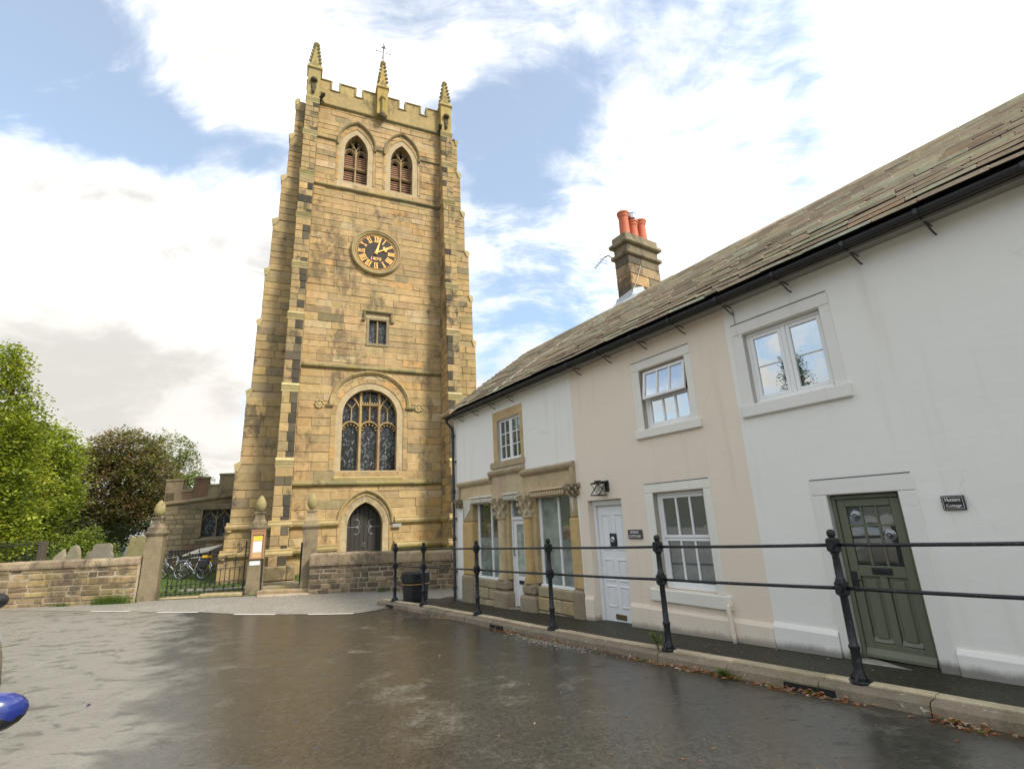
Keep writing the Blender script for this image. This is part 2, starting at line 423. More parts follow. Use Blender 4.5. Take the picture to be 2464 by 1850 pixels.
class MB:
    def __init__(self):
        self.v, self.f, self.c, self.m = [], [], [], []
        self.tint = (0.4, 0.4, 0.4)
        self.mi = 0

    def face(self, pts):
        n = len(self.v)
        self.v.extend(pts)
        self.f.append(tuple(range(n, n + len(pts))))
        self.c.append(self.tint)
        self.m.append(self.mi)

    def poly(self, verts, faces):
        n = len(self.v)
        self.v.extend(verts)
        for f in faces:
            self.f.append(tuple(i + n for i in f))
            self.c.append(self.tint)
            self.m.append(self.mi)

    def box(self, x0, x1, y0, y1, z0, z1):
        if x0 > x1: x0, x1 = x1, x0
        if y0 > y1: y0, y1 = y1, y0
        if z0 > z1: z0, z1 = z1, z0
        self.poly([(x0, y0, z0), (x1, y0, z0), (x1, y1, z0), (x0, y1, z0), (x0, y0, z1), (x1, y0, z1), (x1, y1, z1), (x0, y1, z1)],
                  [(3, 2, 1, 0), (4, 5, 6, 7), (0, 1, 5, 4), (1, 2, 6, 5), (2, 3, 7, 6), (3, 0, 4, 7)])

    def cbox(self, x0, x1, y0, y1, z0, z1, c=0.01):
        """box with chamfered edges"""
        if x0 > x1: x0, x1 = x1, x0
        if y0 > y1: y0, y1 = y1, y0
        if z0 > z1: z0, z1 = z1, z0
        c = min(c, (x1 - x0) * .3, (y1 - y0) * .3, (z1 - z0) * .3)
        V = []
        idx = {}
        for ix, x in enumerate((x0, x1)):
            for iy, y in enumerate((y0, y1)):
                for iz, z in enumerate((z0, z1)):
                    sx, sy, sz = (1 - 2 * ix) * c, (1 - 2 * iy) * c, (1 - 2 * iz) * c
                    idx[ix, iy, iz, 0] = len(V); V.append((x, y + sy, z + sz))
                    idx[ix, iy, iz, 1] = len(V); V.append((x + sx, y, z + sz))
                    idx[ix, iy, iz, 2] = len(V); V.append((x + sx, y + sy, z))
        F = []
        for a in range(3):
            for s in (0, 1):
                q = []
                for p, r in ((0, 0), (1, 0), (1, 1), (0, 1)):
                    k = [0, 0, 0]; k[a] = s; k[(a + 1) % 3] = p; k[(a + 2) % 3] = r
                    q.append(idx[k[0], k[1], k[2], a])
                F.append(tuple(q if s else q[::-1]))
        for a in range(3):
            b, d = (a + 1) % 3, (a + 2) % 3
            for sb in (0, 1):
                for sd_ in (0, 1):
                    k0 = [0, 0, 0]; k0[b] = sb; k0[d] = sd_
                    k1 = list(k0); k1[a] = 1
                    q = (idx[(*k0, b)], idx[(*k1, b)], idx[(*k1, d)], idx[(*k0, d)])
                    F.append(q if (sb ^ sd_) else q[::-1])
        for ix in (0, 1):
            for iy in (0, 1):
                for iz in (0, 1):
                    t = (idx[ix, iy, iz, 0], idx[ix, iy, iz, 1], idx[ix, iy, iz, 2])
                    F.append(t if (ix + iy + iz) % 2 else t[::-1])
        self.poly(V, F)

    def tube(self, pts, r, n=8, cap=True, r1=None):
        pts = [Vector(p) for p in pts]
        rings = []
        prev = None
        L = len(pts)
        for i, p in enumerate(pts):
            if i == 0: d = pts[1] - pts[0]
            elif i == L - 1: d = pts[-1] - pts[-2]
            else: d = (pts[i + 1] - p).normalized() + (p - pts[i - 1]).normalized()
            if d.length < 1e-9: d = Vector((0, 0, 1))
            d.normalize()
            if prev is None:
                a = Vector((0, 0, 1)) if abs(d.z) < 0.9 else Vector((1, 0, 0))
                u = d.cross(a).normalized()
            else:
                u = (prev - d * prev.dot(d))
                u = u.normalized() if u.length > 1e-6 else d.orthogonal().normalized()
            prev = u
            w = d.cross(u)
            rr = r if r1 is None else r + (r1 - r) * i / (L - 1)
            rings.append([tuple(p + u * (rr * cos(2 * pi * k / n)) + w * (rr * sin(2 * pi * k / n))) for k in range(n)])
        V = [q for g in rings for q in g]
        F = []
        for i in range(L - 1):
            for k in range(n):
                F.append((i * n + k, i * n + (k + 1) % n, (i + 1) * n + (k + 1) % n, (i + 1) * n + k))
        if cap:
            F.append(tuple(range(n - 1, -1, -1)))
            F.append(tuple((L - 1) * n + k for k in range(n)))
        self.poly(V, F)

    def lathe(self, c, prof, n=16, axis='z', sq=False, a0=0.0):
        V, F = [], []
        for r, h in prof:
            for k in range(n):
                a = a0 + 2 * pi * k / n
                x, y = r * cos(a), r * sin(a)
                if axis == 'z': p = (c[0] + x, c[1] + y, c[2] + h)
                elif axis == 'y': p = (c[0] + x, c[1] + h, c[2] + y)
                else: p = (c[0] + h, c[1] + x, c[2] + y)
                V.append(p)
        m = len(prof)
        for i in range(m - 1):
            for k in range(n):
                F.append((i * n + k, i * n + (k + 1) % n, (i + 1) * n + (k + 1) % n, (i + 1) * n + k))
        F.append(tuple(range(n - 1, -1, -1)))
        F.append(tuple((m - 1) * n + k for k in range(n)))
        self.poly(V, F)

    def squareshaft(self, c, prof):
        """square plan version of lathe: prof of (half width, height)"""
        self.lathe(c, [(w * sqrt(2), h) for w, h in prof], 4, 'z', a0=pi / 4)

    def ball(self, c, r, n=10, sz=1.0):
        m = max(5, n // 2 + 1)
        self.lathe(c, [(max(r * sin(pi * i / m), 1e-4), -r * sz * cos(pi * i / m)) for i in range(m + 1)], n)

    def prism(self, poly, y0, y1, M=None):
        """polygon in (x,z) extruded in y"""
        M = M or (lambda a, b, d: (a, d, b))
        n = len(poly)
        V = [M(a, b, y0) for a, b in poly] + [M(a, b, y1) for a, b in poly]
        F = [tuple(range(n)), tuple(range(2 * n - 1, n - 1, -1))]
        for i in range(n):
            j = (i + 1) % n
            F.append((i, i + n, j + n, j))
        self.poly(V, F)

    def extr(self, prof, a0, a1, M):
        """profile of (d, z) points swept from a0 to a1 along the wall; M maps (a, z, d)"""
        n = len(prof)
        V = [M(a0, z, d) for d, z in prof] + [M(a1, z, d) for d, z in prof]
        F = [tuple(range(n - 1, -1, -1)), tuple(range(n, 2 * n))]
        for i in range(n):
            j = (i + 1) % n
            F.append((i, j, j + n, i + n))
        self.poly(V, F)

    def stone(self, a0b, a0t, a1b, a1t, z0, z1, d0, d1, ch, M, jit=0.0):
        """one block: back plane d0, face d1, chamfered arrises; trapezoid ends allowed"""
        R = random.uniform
        j = [R(-jit, jit) for _ in range(8)]
        a0b, a0t, a1b, a1t = a0b + abs(j[0]), a0t + abs(j[1]), a1b - abs(j[2]), a1t - abs(j[3])
        zb0, zb1, zt0, zt1 = z0 + abs(j[4]) * .6, z0 + abs(j[5]) * .6, z1 - abs(j[6]) * .6, z1 - abs(j[7]) * .6
        k = [R(-1, 1) * ch * .5 for _ in range(4)]
        V = [M(a0b, zb0, d0), M(a1b, zb1, d0), M(a1t, zt1, d0), M(a0t, zt0, d0),
             M(a0b, zb0, d1 - ch), M(a1b, zb1, d1 - ch), M(a1t, zt1, d1 - ch), M(a0t, zt0, d1 - ch),
             M(a0b + ch, zb0 + ch, d1 + k[0]), M(a1b - ch, zb1 + ch, d1 + k[1]), M(a1t - ch, zt1 - ch, d1 + k[2]), M(a0t + ch, zt0 - ch, d1 + k[3])]
        F = []
        for o in (0, 4):
            for i in range(4):
                q = (i + 1) % 4
                F.append((o + i, o + q, o + q + 4, o + i + 4))
        F.append((8, 9, 10, 11))
        self.poly(V, F)

    def build(self, name, mats, parent=None, smooth=False, origin=None, angle=None):
        if not isinstance(mats, (list, tuple)): mats = [mats]
        o0 = origin or (ORI.get(parent.name, (0, 0, 0)) if parent else (0, 0, 0))
        me = bpy.data.meshes.new(name)
        me.from_pydata([(x - o0[0], y - o0[1], z - o0[2]) for x, y, z in self.v], [], self.f)
        for mt in mats: me.materials.append(mt)
        if len(mats) > 1: me.polygons.foreach_set('material_index', self.m)
        at = me.attributes.new('tint', 'FLOAT_COLOR', 'FACE')
        at.data.foreach_set('color', [q for c in self.c for q in (c[0], c[1], c[2], 1.0)])
        if smooth:
            me.polygons.foreach_set('use_smooth', [True] * len(self.f))
            if angle is not None:
                me.set_sharp_from_angle(angle=angle)
        me.update()
        o = bpy.data.objects.new(name, me)
        COL.objects.link(o)
        if parent: o.parent = parent
        ORI[o.name] = o0
        return o


def tag(o, label, cat, group=None):
    o['label'] = label
    o['category'] = cat
    if group: o['group'] = group
    return o


def thing(name, label, cat, origin, ang=0.0, group=None):
    """Empty at the thing's base; its parts are meshes given in the frame turned by ang about the camera foot"""
    o = bpy.data.objects.new(name, None)
    COL.objects.link(o)
    o.location = Matrix.Rotation(ang, 3, 'Z') @ Vector(origin)
    o.rotation_euler = (0, 0, ang)
    ORI[o.name] = tuple(origin)
    return tag(o, label, cat, group)


def struct(name, mb, mats, ang=0.0, kind='structure', smooth=False):
    o = mb.build(name, mats, smooth=smooth)
    o.rotation_euler = (0, 0, ang)
    o['kind'] = kind
    return o


def copy_tree(o, parent=None):
    c = o.copy()
    COL.objects.link(c)
    c.parent = parent
    ORI[c.name] = ORI.get(o.name, (0, 0, 0))
    for ch in list(o.children): copy_tree(ch, c)
    return c


def text_mesh(body, width, height, M, name, mat, parent, depth=0.004, align=1.0):
    cu = bpy.data.curves.new(name, 'FONT')
    cu.body = body
    cu.align_x = 'CENTER'
    cu.align_y = 'CENTER'
    cu.size = 1.0
    cu.extrude = 0.02
    cu.offset = 0.012
    cu.space_line = 0.95
    cu.resolution_u = 3
    tmp = bpy.data.objects.new(name, cu)
    COL.objects.link(tmp)
    dg = bpy.context.evaluated_depsgraph_get()
    me0 = tmp.evaluated_get(dg).to_mesh()
    vs = [v.co.copy() for v in me0.vertices]
    fs = [tuple(p.vertices) for p in me0.polygons]
    bpy.data.objects.remove(tmp)
    x0, x1 = min(v.x for v in vs), max(v.x for v in vs)
    y0, y1 = min(v.y for v in vs), max(v.y for v in vs)
    mb = MB()
    mb.poly([M((v.x - (x0 + x1) / 2) / (x1 - x0) * width, (v.y - (y0 + y1) / 2) / (y1 - y0) * height, (v.z + 0.02) / 0.04 * depth) for v in vs], fs)
    return mb.build(name, mat, parent)


def pick(pal):
    w = random.random() * sum(p[0] for p in pal)
    for p in pal:
        w -= p[0]
        if w <= 0: break
    k = random.uniform(0.92, 1.09)
    return tuple(max(0.01, min(0.8, c * k * random.uniform(0.975, 1.025))) for c in p[1])


P_TOWER = [(6, (0.505, 0.348, 0.168)), (5, (0.48, 0.333, 0.164)), (3, (0.54, 0.375, 0.186)), (1.3, (0.55, 0.340, 0.142)), (2.2, (0.43, 0.31, 0.165)),
           (1.0, (0.35, 0.27, 0.15)), (0.25, (0.22, 0.18, 0.105)), (1, (0.56, 0.42, 0.24))]
P_BUTT = [(4, (0.46, 0.325, 0.155)), (3, (0.42, 0.300, 0.150)), (2, (0.37, 0.275, 0.145)), (0.6, (0.27, 0.21, 0.125)), (1, (0.50, 0.345, 0.155))]
P_DARK = [(4, (0.085, 0.072, 0.052)), (2, (0.14, 0.115, 0.078)), (1, (0.065, 0.056, 0.044)), (1, (0.20, 0.16, 0.10))]
P_DRESS = [(4, (0.46, 0.32, 0.155)), (2, (0.40, 0.28, 0.15)), (1.4, (0.52, 0.32, 0.13))]
P_WALL = [(4, (0.38, 0.28, 0.155)), (3, (0.31, 0.23, 0.13)), (2, (0.25, 0.18, 0.105)), (1.4, (0.44, 0.32, 0.16)), (0.8, (0.17, 0.125, 0.08))]
P_WALLD = [(3, (0.27, 0.20, 0.125)), (3, (0.20, 0.15, 0.095)), (2, (0.34, 0.25, 0.145)), (1.5, (0.13, 0.10, 0.068))]
P_AISLE = [(4, (0.31, 0.245, 0.145)), (3, (0.26, 0.205, 0.125)), (1.4, (0.37, 0.29, 0.175)), (0.5, (0.25, 0.15, 0.09)), (1, (0.19, 0.155, 0.10))]
P_SLATE = [(4, (0.44, 0.36, 0.26)), (3, (0.38, 0.315, 0.23)), (2.4, (0.50, 0.405, 0.29)), (1, (0.30, 0.25, 0.19)), (0.7, (0.52, 0.38, 0.26))]
P_COPING = [(3, (0.40, 0.30, 0.19)), (2, (0.34, 0.26, 0.17)), (1.5, (0.28, 0.21, 0.135))]


class Stones:
    """collects blocks; the largest in view become parts of their own, the rest one joined part"""
    def __init__(self):
        self.items = []

    def add(self, *args, tint, **kw):
        self.items.append((args, tint, kw))

    def row(self, segs, z0, z1, lens, d0, d1, M, pal, ch=0.012, gap=0.007, jit=0.006, tint_fn=None, rough=0.012):
        for (lb, lt, rb, rt) in segs:
            inner0, inner1 = max(lb, lt), min(rb, rt)
            total = inner1 - inner0
            cuts = []
            if total > lens[0] * 1.3:
                x = inner0 + random.uniform(*lens)
                while x < inner1 - lens[0] * 0.6:
                    cuts.append(x)
                    x += random.uniform(*lens)
            L = [(lb, lt)] + [(c, c) for c in cuts]
            R = [(c, c) for c in cuts] + [(rb, rt)]
            for (a, a2), (b_, b2) in zip(L, R):
                if min(b_ - a, b2 - a2) < -0.001 and max(b_ - a, b2 - a2) < 0.05: continue
                if max(b_ - a, b2 - a2) < 0.05: continue
                b2 = max(b2, a2 + 0.002); b_ = max(b_, a + 0.002)
                tn = tint_fn((a + b_) / 2, (z0 + z1) / 2) if tint_fn else None
                self.add(a + gap, a2 + gap, b_ - gap, b2 - gap, z0 + gap, z1 - gap, d0, d1 + random.uniform(-rough, rough), ch, M, jit,
                         tint=tn or pick(pal))

    def build(self, parent, mat, name='stone', limit=300, view=None):
        def size(it):
            a = it[0]
            w, h = ((a[2] + a[3]) - (a[0] + a[1])) / 2, a[5] - a[4]
            c = Vector(a[9]((a[0] + a[2]) / 2, (a[4] + a[5]) / 2, a[7]))
            return w * h / max(c.length_squared, 0.1)
        its = sorted(self.items, key=size, reverse=True)
        for a, t, kw in its[:limit]:
            mb = MB(); mb.tint = t; mb.stone(*a, **kw)
            mb.build(name, mat, parent)
        if its[limit:]:
            mb = MB()
            for a, t, kw in its[limit:]:
                mb.tint = t
                mb.stone(*a, **kw)
            o = mb.build(name + '_courses', mat, parent)
            o['kind'] = 'stuff'


class Arch:
    """opening with straight jambs and a two-centred (or elliptical) head"""
    def __init__(self, cx, hw, z0, zs, rise):
        self.cx, self.hw, self.z0, self.zs, self.rise = cx, hw, z0, zs, rise
        self.pointed = rise >= hw
        if self.pointed:
            self.r = (hw * hw + rise * rise) / (2 * hw)
            self.off = self.r - hw
            self.ang = atan2(rise, self.off)
            self.La = self.r * self.ang
        else:
            self.La = pi / 2 * sqrt((hw * hw + rise * rise) / 2)
        self.Lj = zs - z0
        self.L = 2 * (self.Lj + self.La)

    def pt(self, s, o=0.0):
        d = s * self.L
        mir = d > self.L / 2
        if mir: d = self.L - d
        if d <= self.Lj:
            x, z = -(self.hw + o), self.z0 + d
        elif self.pointed:
            r = self.r + o
            amax = math.acos(max(-1, min(1, self.off / r)))
            a = (d - self.Lj) / self.La * amax
            x, z = self.off - r * cos(a), self.zs + r * sin(a)
            x = min(x, 0.0)
        else:
            a = (d - self.Lj) / self.La * pi / 2
            x, z = -(self.hw + o) * cos(a), self.zs + (self.rise + o) * sin(a)
        return (self.cx - x if mir else self.cx + x), z

    def half(self, z, o=0.0):
        if z <= self.zs: return self.hw + o
        if self.pointed:
            r = self.r + o
            q = r * r - (z - self.zs) ** 2
            return max(0.0, sqrt(q) - self.off) if q > 0 else 0.0
        q = 1 - ((z - self.zs) / (self.rise + o)) ** 2
        return (self.hw + o) * sqrt(q) if q > 0 else 0.0

    def top(self, o=0.0):
        if self.pointed: return self.zs + sqrt((self.r + o) ** 2 - self.off ** 2)
        return self.zs + self.rise + o

    def sweep(self, mb, prof, M, s0=0.0, s1=1.0, n=24):
        """prof: list of (o, d) from inside to outside"""
        ss = [s0 + (s1 - s0) * i / n for i in range(n + 1)]
        if s0 < 0.5 < s1: ss = sorted(set(ss + [0.5]))
        V, F = [], []
        m = len(prof)
        for s in ss:
            for o, d in prof:
                x, z = self.pt(s, o)
                V.append(M(x, z, d))
        for i in range(len(ss) - 1):
            for k in range(m - 1):
                F.append((i * m + k, i * m + k + 1, (i + 1) * m + k + 1, (i + 1) * m + k))
        F.append(tuple(range(m)))
        F.append(tuple((len(ss) - 1) * m + k for k in range(m - 1, -1, -1)))
        mb.poly(V, F)

    def poly(self, o=0.0, n=28):
        return [self.pt(i / n, o) for i in range(n + 1)]


def row_segments(u0, u1, z0, z1, holes):
    """holes: functions (z0,z1)->None or (l_bottom, l_top, r_bottom, r_top)"""
    hs = sorted([h for h in (f(z0, z1) for f in holes) if h], key=lambda h: h[0])
    segs, cb, ct = [], u0, u0
    for lb, lt, rb, rt in hs:
        segs.append((cb, ct, lb, lt))
        cb, ct = rb, rt
    segs.append((cb, ct, u1, u1))
    return segs


def arch_hole(A, o):
    def f(z0, z1):
        if z1 <= A.z0 or z0 >= A.top(o): return None
        if A.z0 > z0 + 0.02 and A.z0 < z1: z0 = A.z0
        b, t = A.half(z0, o), A.half(z1, o)
        return (A.cx - b, A.cx - t, A.cx + b, A.cx + t)
    return f


def rect_hole(a0, a1, b0, b1):
    def f(z0, z1):
        if z1 <= b0 + 0.03 or z0 >= b1 - 0.03: return None
        return (a0, a0, a1, a1)
    return f


def wall_face(mb, u0, u1, z0, z1, holes, M, d=0.0, step=0.09, zc=None):
    """solid face with openings cut out, built from strips"""
    cuts = sorted(set([z0, z1] + [z for z in (zc or []) if z0 < z < z1]))
    for a, b in zip(cuts[:-1], cuts[1:]):
        n = max(1, int((b - a) / step)) if any(f(a + 1e-4, b - 1e-4) for f in holes) else 1
        for i in range(n):
            p, q = a + (b - a) * i / n, a + (b - a) * (i + 1) / n
            for lb, lt, rb, rt in row_segments(u0, u1, p + 1e-5, q - 1e-5, holes):
                if rb - lb > 1e-4 or rt - lt > 1e-4:
                    mb.face([M(lb, p, d), M(rb, p, d), M(max(rt, lt), q, d), M(lt, q, d)])


# ------------------------------------------------------------------ church tower
DT = 23.5
TL, TR, TC = -0.87, 6.97, 3.05
BW = 0.64                        # width of the buttresses
TZ0 = -2.3
tower = thing('church_tower', 'tall buff sandstone church tower with battlements, pinnacles and a clock face', 'church tower', (TC, DT, -2.1), FT)
MF = lambda a, z, d: (a, DT - d, z)                      # west front: d outward
west = Arch(2.93, 1.24, 2.45, 5.0, 1.28)
belA = Arch(1.78, 0.60, 17.45, 19.35, 1.15)
belB = Arch(4.20, 0.60, 17.45, 19.35, 1.15)
doorA = Arch(2.85, 0.76, -2.3, 0.0, 1.05)
slit_h = rect_hole(2.60, 3.68, 8.48, 9.95)
IN0, IN1 = TL + BW, TR - BW                              # clear wall between the front buttresses
holes_out = [arch_hole(west, 0.50), arch_hole(belA, 0.40), arch_hole(belB, 0.40), arch_hole(doorA, 0.42), slit_h]
holes_in = [arch_hole(west, 0.0), arch_hole(belA, 0.0), arch_hole(belB, 0.0), arch_hole(doorA, 0.0), rect_hole(2.74, 3.56, 8.6, 9.82)]

core = MB()
core.tint = (0.50, 0.39, 0.235)
wall_face(core, TL, TR, TZ0, 23.0, holes_in, MF, -0.022, 0.09, [2.45, 17.45, 8.6, 9.82, -0.0, west.top(), belA.top(), doorA.top(), 5.0, 19.35])
core.face([(TL, DT + 7.8, TZ0), (TL, DT + .035, TZ0), (TL, DT + .035, 23.0), (TL, DT + 7.8, 23.0)])
core.face([(TR, DT + .035, TZ0), (TR, DT + 7.8, TZ0), (TR, DT + 7.8, 23.0), (TR, DT + .035, 23.0)])
core.face([(TR, DT + 7.8, TZ0), (TL, DT + 7.8, TZ0), (TL, DT + 7.8, 23.0), (TR, DT + 7.8, 23.0)])
core.face([(TL, DT + .035, 22.0), (TR, DT + .035, 22.0), (TR, DT + 7.8, 22.0), (TL, DT + 7.8, 22.0)])
core.build('wall', M_MORTAR, tower)

# buttress outline: (bottom, top, projection)
LV = [-2.3, -0.95, 0.18, 2.72, 5.90, 9.22, 11.80, 14.50, 17.00, 19.55, 21.75]
PJ = [1.86, 1.72, 1.58, 1.42, 1.28, 1.16, 1.02, 0.82, 0.62, 0.46]
ST = Stones()
STB = Stones()


for bi, (b0, b1, front, sgn) in enumerate([(TL, TL + BW, True, 1), (TR - BW, TR, True, -1), (TL, TL, False, -1), (TR, TR, False, 1)]):
    core = MB(); core.tint = (0.40, 0.30, 0.165)
    for k, p in enumerate(PJ):
        z0, z1 = LV[k], LV[k + 1]
        e = 0.03
        if front:
            core.box(b0 + e, b1 - e, DT - p + e, DT + 0.2, z0, z1)
            Mx = lambda a, z, d, p=p: (a, DT - p - d, z)
            side_x = b0 if sgn < 0 else b1
            Ms = lambda a, z, d, sx=side_x, s=sgn: (sx + s * d, a, z)
        else:
            xo = b0 + sgn * p
            core.box(min(b0, xo - sgn * e), max(b0, xo - sgn * e), DT + 0.02 + e, DT + 0.02 + BW, z0, z1)
            Mx = lambda a, z, d: (a, DT + 0.02 - d, z)
            Ms = lambda a, z, d, xo=xo, s=sgn: (xo + s * d, a, z)
        z = z0
        top = z1 - (0.30 if k > 1 else 0.0)
        nrow = max(1, round((top - z0) / (0.40 if z0 < 6 else 0.34)))
        hh = [random.uniform(0.85, 1.15) for _ in range(nrow)]
        ssum = sum(hh)
        for q, h in enumerate(hh):
            zz1 = z + h / ssum * (top - z0)
            if front:
                # one or two blocks on the face; sooty quoins down the inner edge on the north-west buttress, outer on the other
                if random.random() < 0.86:
                    c = b0 + BW * (random.choice((0.5, 0.56, 0.62)) if sgn > 0 else random.choice((0.38, 0.44, 0.5)))
                    inner = b1 if sgn > 0 else b0
                    for (s0, s1) in ((b0, c), (c, b1)):
                        near_inner = (s1 == b1) if sgn > 0 else (s0 == b0)
                        pr = (0.85 if z < 9 else 0.55 if z < 14.5 else 0.2) if near_inner else 0.05
                        STB.add(s0 + .006, s0 + .006, s1 - .006, s1 - .006, z + .006, zz1 - .006, -0.12, random.uniform(-.01, .012), 0.014, Mx, 0.006,
                                tint=pick(P_DARK if random.random() < pr else P_BUTT))
                else:
                    STB.add(b0, b0, b1, b1, z + .006, zz1 - .006, -0.12, random.uniform(-.01, .012), 0.014, Mx, 0.006,
                            tint=pick(P_DARK if random.random() < 0.1 else P_BUTT))
                STB.row([(DT - p + .02, DT - p + .02, DT - .01, DT - .01)], z, zz1, (0.4, 0.9), -0.1, 0.0, Ms, P_BUTT, rough=.01)
            else:
                lo, hi = (b0 - p, b0) if sgn < 0 else (b0, b0 + p)
                STB.row([(lo, lo, hi - .01 if sgn < 0 else hi, hi - .01 if sgn < 0 else hi)], z, zz1, (0.42, 1.05), -0.12, 0.0, Mx,
                        P_BUTT, rough=.012)
                STB.add(DT + .05, DT + .05, DT + BW - .03, DT + BW - .03, z + .006, zz1 - .006, -0.1, 0.0, 0.012, Ms, 0.004,
                        tint=pick(P_DARK if random.random() < 0.2 else P_BUTT))
            z = zz1
    core_o = core.build('buttress', M_MORTAR, tower)
    # weathered offsets: a moulded ledge where the buttress steps back
    for k in range(2, len(PJ)):
        z1 = LV[k + 1]
        p, pn = PJ[k], (PJ[k + 1] if k + 1 < len(PJ) else 0.40)
        w = MB(); w.tint = pick([(1, (0.50, 0.40, 0.20)), (1, (0.42, 0.35, 0.17))])
        prof = [(-0.1, z1 - .30), (0.0, z1 - .30), (0.015, z1 - .22), (0.0, z1 - .20), (0.02, z1 - .19), (0.045, z1 - .12), (0.02, z1 - .10), (0.035, z1 - .09),
                (0.065, z1 - .02), (0.05, z1), (pn - p, z1 + .12), (pn - p - .1, z1 + .12)]
        if front:
            w.extr(prof, b0 - .025, b1 + .025, lambda a, z, d, p=p: (a, DT - p - d, z))
        else:
            w.extr(prof, DT - .005, DT + BW + .03, lambda a, z, d, p=p, s=sgn, b=b0: (b + s * (p + d), a, z))
            lo, hi = (b0 - p, b0) if sgn < 0 else (b0, b0 + p)
        w.build('weathering', M_DRESS, tower)

# plain stepped buttresses on the hidden east side
for s, xb in ((-1, TL), (1, TR)):
    w = MB(); w.tint = (0.42, 0.31, 0.155)
    for k, p in enumerate(PJ):
        xo = xb + s * p
        w.box(min(xb - s * .05, xo), max(xb - s * .05, xo), DT + 7.12, DT + 7.76, LV[k], LV[k + 1] + .02 * (k % 2))
    w.build('buttress', M_BUTT, tower)
# west front ashlar
z = TZ0
while z < 21.9:
    h = random.uniform(0.33, 0.47) if z < 7.2 else random.uniform(0.29, 0.40)
    for stop in (2.0, 7.3, 17.0, 22.0):
        if z < stop and abs(z + h - stop) < 0.2: h = stop - z
    segs = row_segments(IN0 + .005, IN1 - .005, z, z + h, holes_out)
    ST.row(segs, z, z + h, (0.5, 1.35) if z < 16 else (0.5, 1.1), -0.12, 0.0, MF, P_TOWER, ch=0.013, gap=0.004, jit=0.012, rough=0.014)
    z += h

# string courses and plinths
STRING = lambda z, s=1.0: [(-0.1, z - .10 * s), (0.0, z - .10 * s), (0.05 * s, z - .06 * s), (0.10 * s, z - .03 * s), (0.11 * s, z + .02 * s), (0.0, z + .13 * s), (-0.1, z + .13 * s)]
for zz, spans, s in [(21.93, [(IN0, IN1)], 1.1), (16.95, [(IN0, IN1)], 1.1), (7.25, [(IN0, IN1)], 1.1), (1.86, [(IN0, IN1)], 1.25),
                     (19.80, [(IN0, 0.80), (2.76, 3.22), (5.18, IN1)], 0.8)]:
    for a0, a1 in spans:
        nseg = max(1, round((a1 - a0) / 1.3))
        for i in range(nseg):
            w = MB(); w.tint = pick([(2, (0.30, 0.245, 0.115)), (1, (0.22, 0.19, 0.10))])
            q0, q1 = a0 + (a1 - a0) * i / nseg, a0 + (a1 - a0) * (i + 1) / nseg
            w.extr(STRING(zz, s), q0 + .004, q1 - .004, MF)
            w.build('string_course', M_LICHEN if zz < 8 else M_DRESS, tower)
PL = lambda z, o: [(-0.1, z - .33), (0.0, z - .33), (0.05 + o, z - .30), (0.13 + o, z - .22), (0.15 + o, z - .13), (0.09 + o, z - .05), (0.10 + o, z), (0.0, z + .035), (-0.1, z + .035)]
for zz, o, p, fw in [(0.34, 0.0, 1.58, 0.03), (-0.72, 0.10, 1.72, 0.03)]:
    for a0, a1 in ((IN0, 1.70), (4.12, IN1)):
        for i in range(2):
            w = MB(); w.tint = pick([(1, (0.44, 0.33, 0.16)), (1, (0.38, 0.29, 0.14))])
            q = (a1 - a0) / 2
            w.extr(PL(zz, o), a0 + q * i + .004, a0 + q * (i + 1) - .004, MF)
            w.build('plinth_course', M_DRESS, tower)
    for b0, b1 in ((TL, TL + BW), (TR - BW, TR)):
        w = MB(); w.tint = pick([(1, (0.44, 0.33, 0.16))])
        w.extr(PL(zz, 0.0), b0 - .10 - o, b1 + .10 + o, lambda a, z, d, p=p: (a, DT - p - d, z))
        for s, sx in ((-1, b0), (1, b1)):
            w.extr(PL(zz, 0.0), DT - p, DT - .01, lambda a, z, d, s=s, sx=sx: (sx + s * d, a, z))
        w.build('plinth_course', M_DRESS, tower)
    for s, b0 in ((-1, TL), (1, TR)):
        w = MB(); w.tint = pick([(1, (0.44, 0.33, 0.16))])
        lo, hi = (b0 - p - .1, b0 - .02) if s < 0 else (b0 + .02, b0 + p + .1)
        w.extr(PL(zz, 0.0), lo, hi, lambda a, z, d: (a, DT + .02 - d, z))
        w.extr(PL(zz, 0.0), DT - .08, DT + BW + .1, lambda a, z, d, s=s, b=b0, p=p: (b + s * (p + d), a, z))
        w.build('plinth_course', M_DRESS, tower)
# stepped footing of the north-west buttress seen through the small gate
for (a0, a1, n0, z0, z1) in [(-1.22, 0.12, 2.12, -2.3, -1.83), (-1.12, -0.22, 1.98, -1.82, -1.30), (-0.21, 0.10, 1.98, -1.82, -1.30)]:
    w = MB(); w.tint = pick(P_WALL); w.cbox(a0, a1, DT - n0, DT - 1.0, z0, z1, 0.04); w.build('footing_stone', M_BUTT, tower)
ST.build(tower, M_TOWER, 'stone', 180)
STB.build(tower, M_BUTT, 'quoin', 120)

# parapet with battlements
PAR0, PARC, PARM = 21.95, 22.95, 23.50


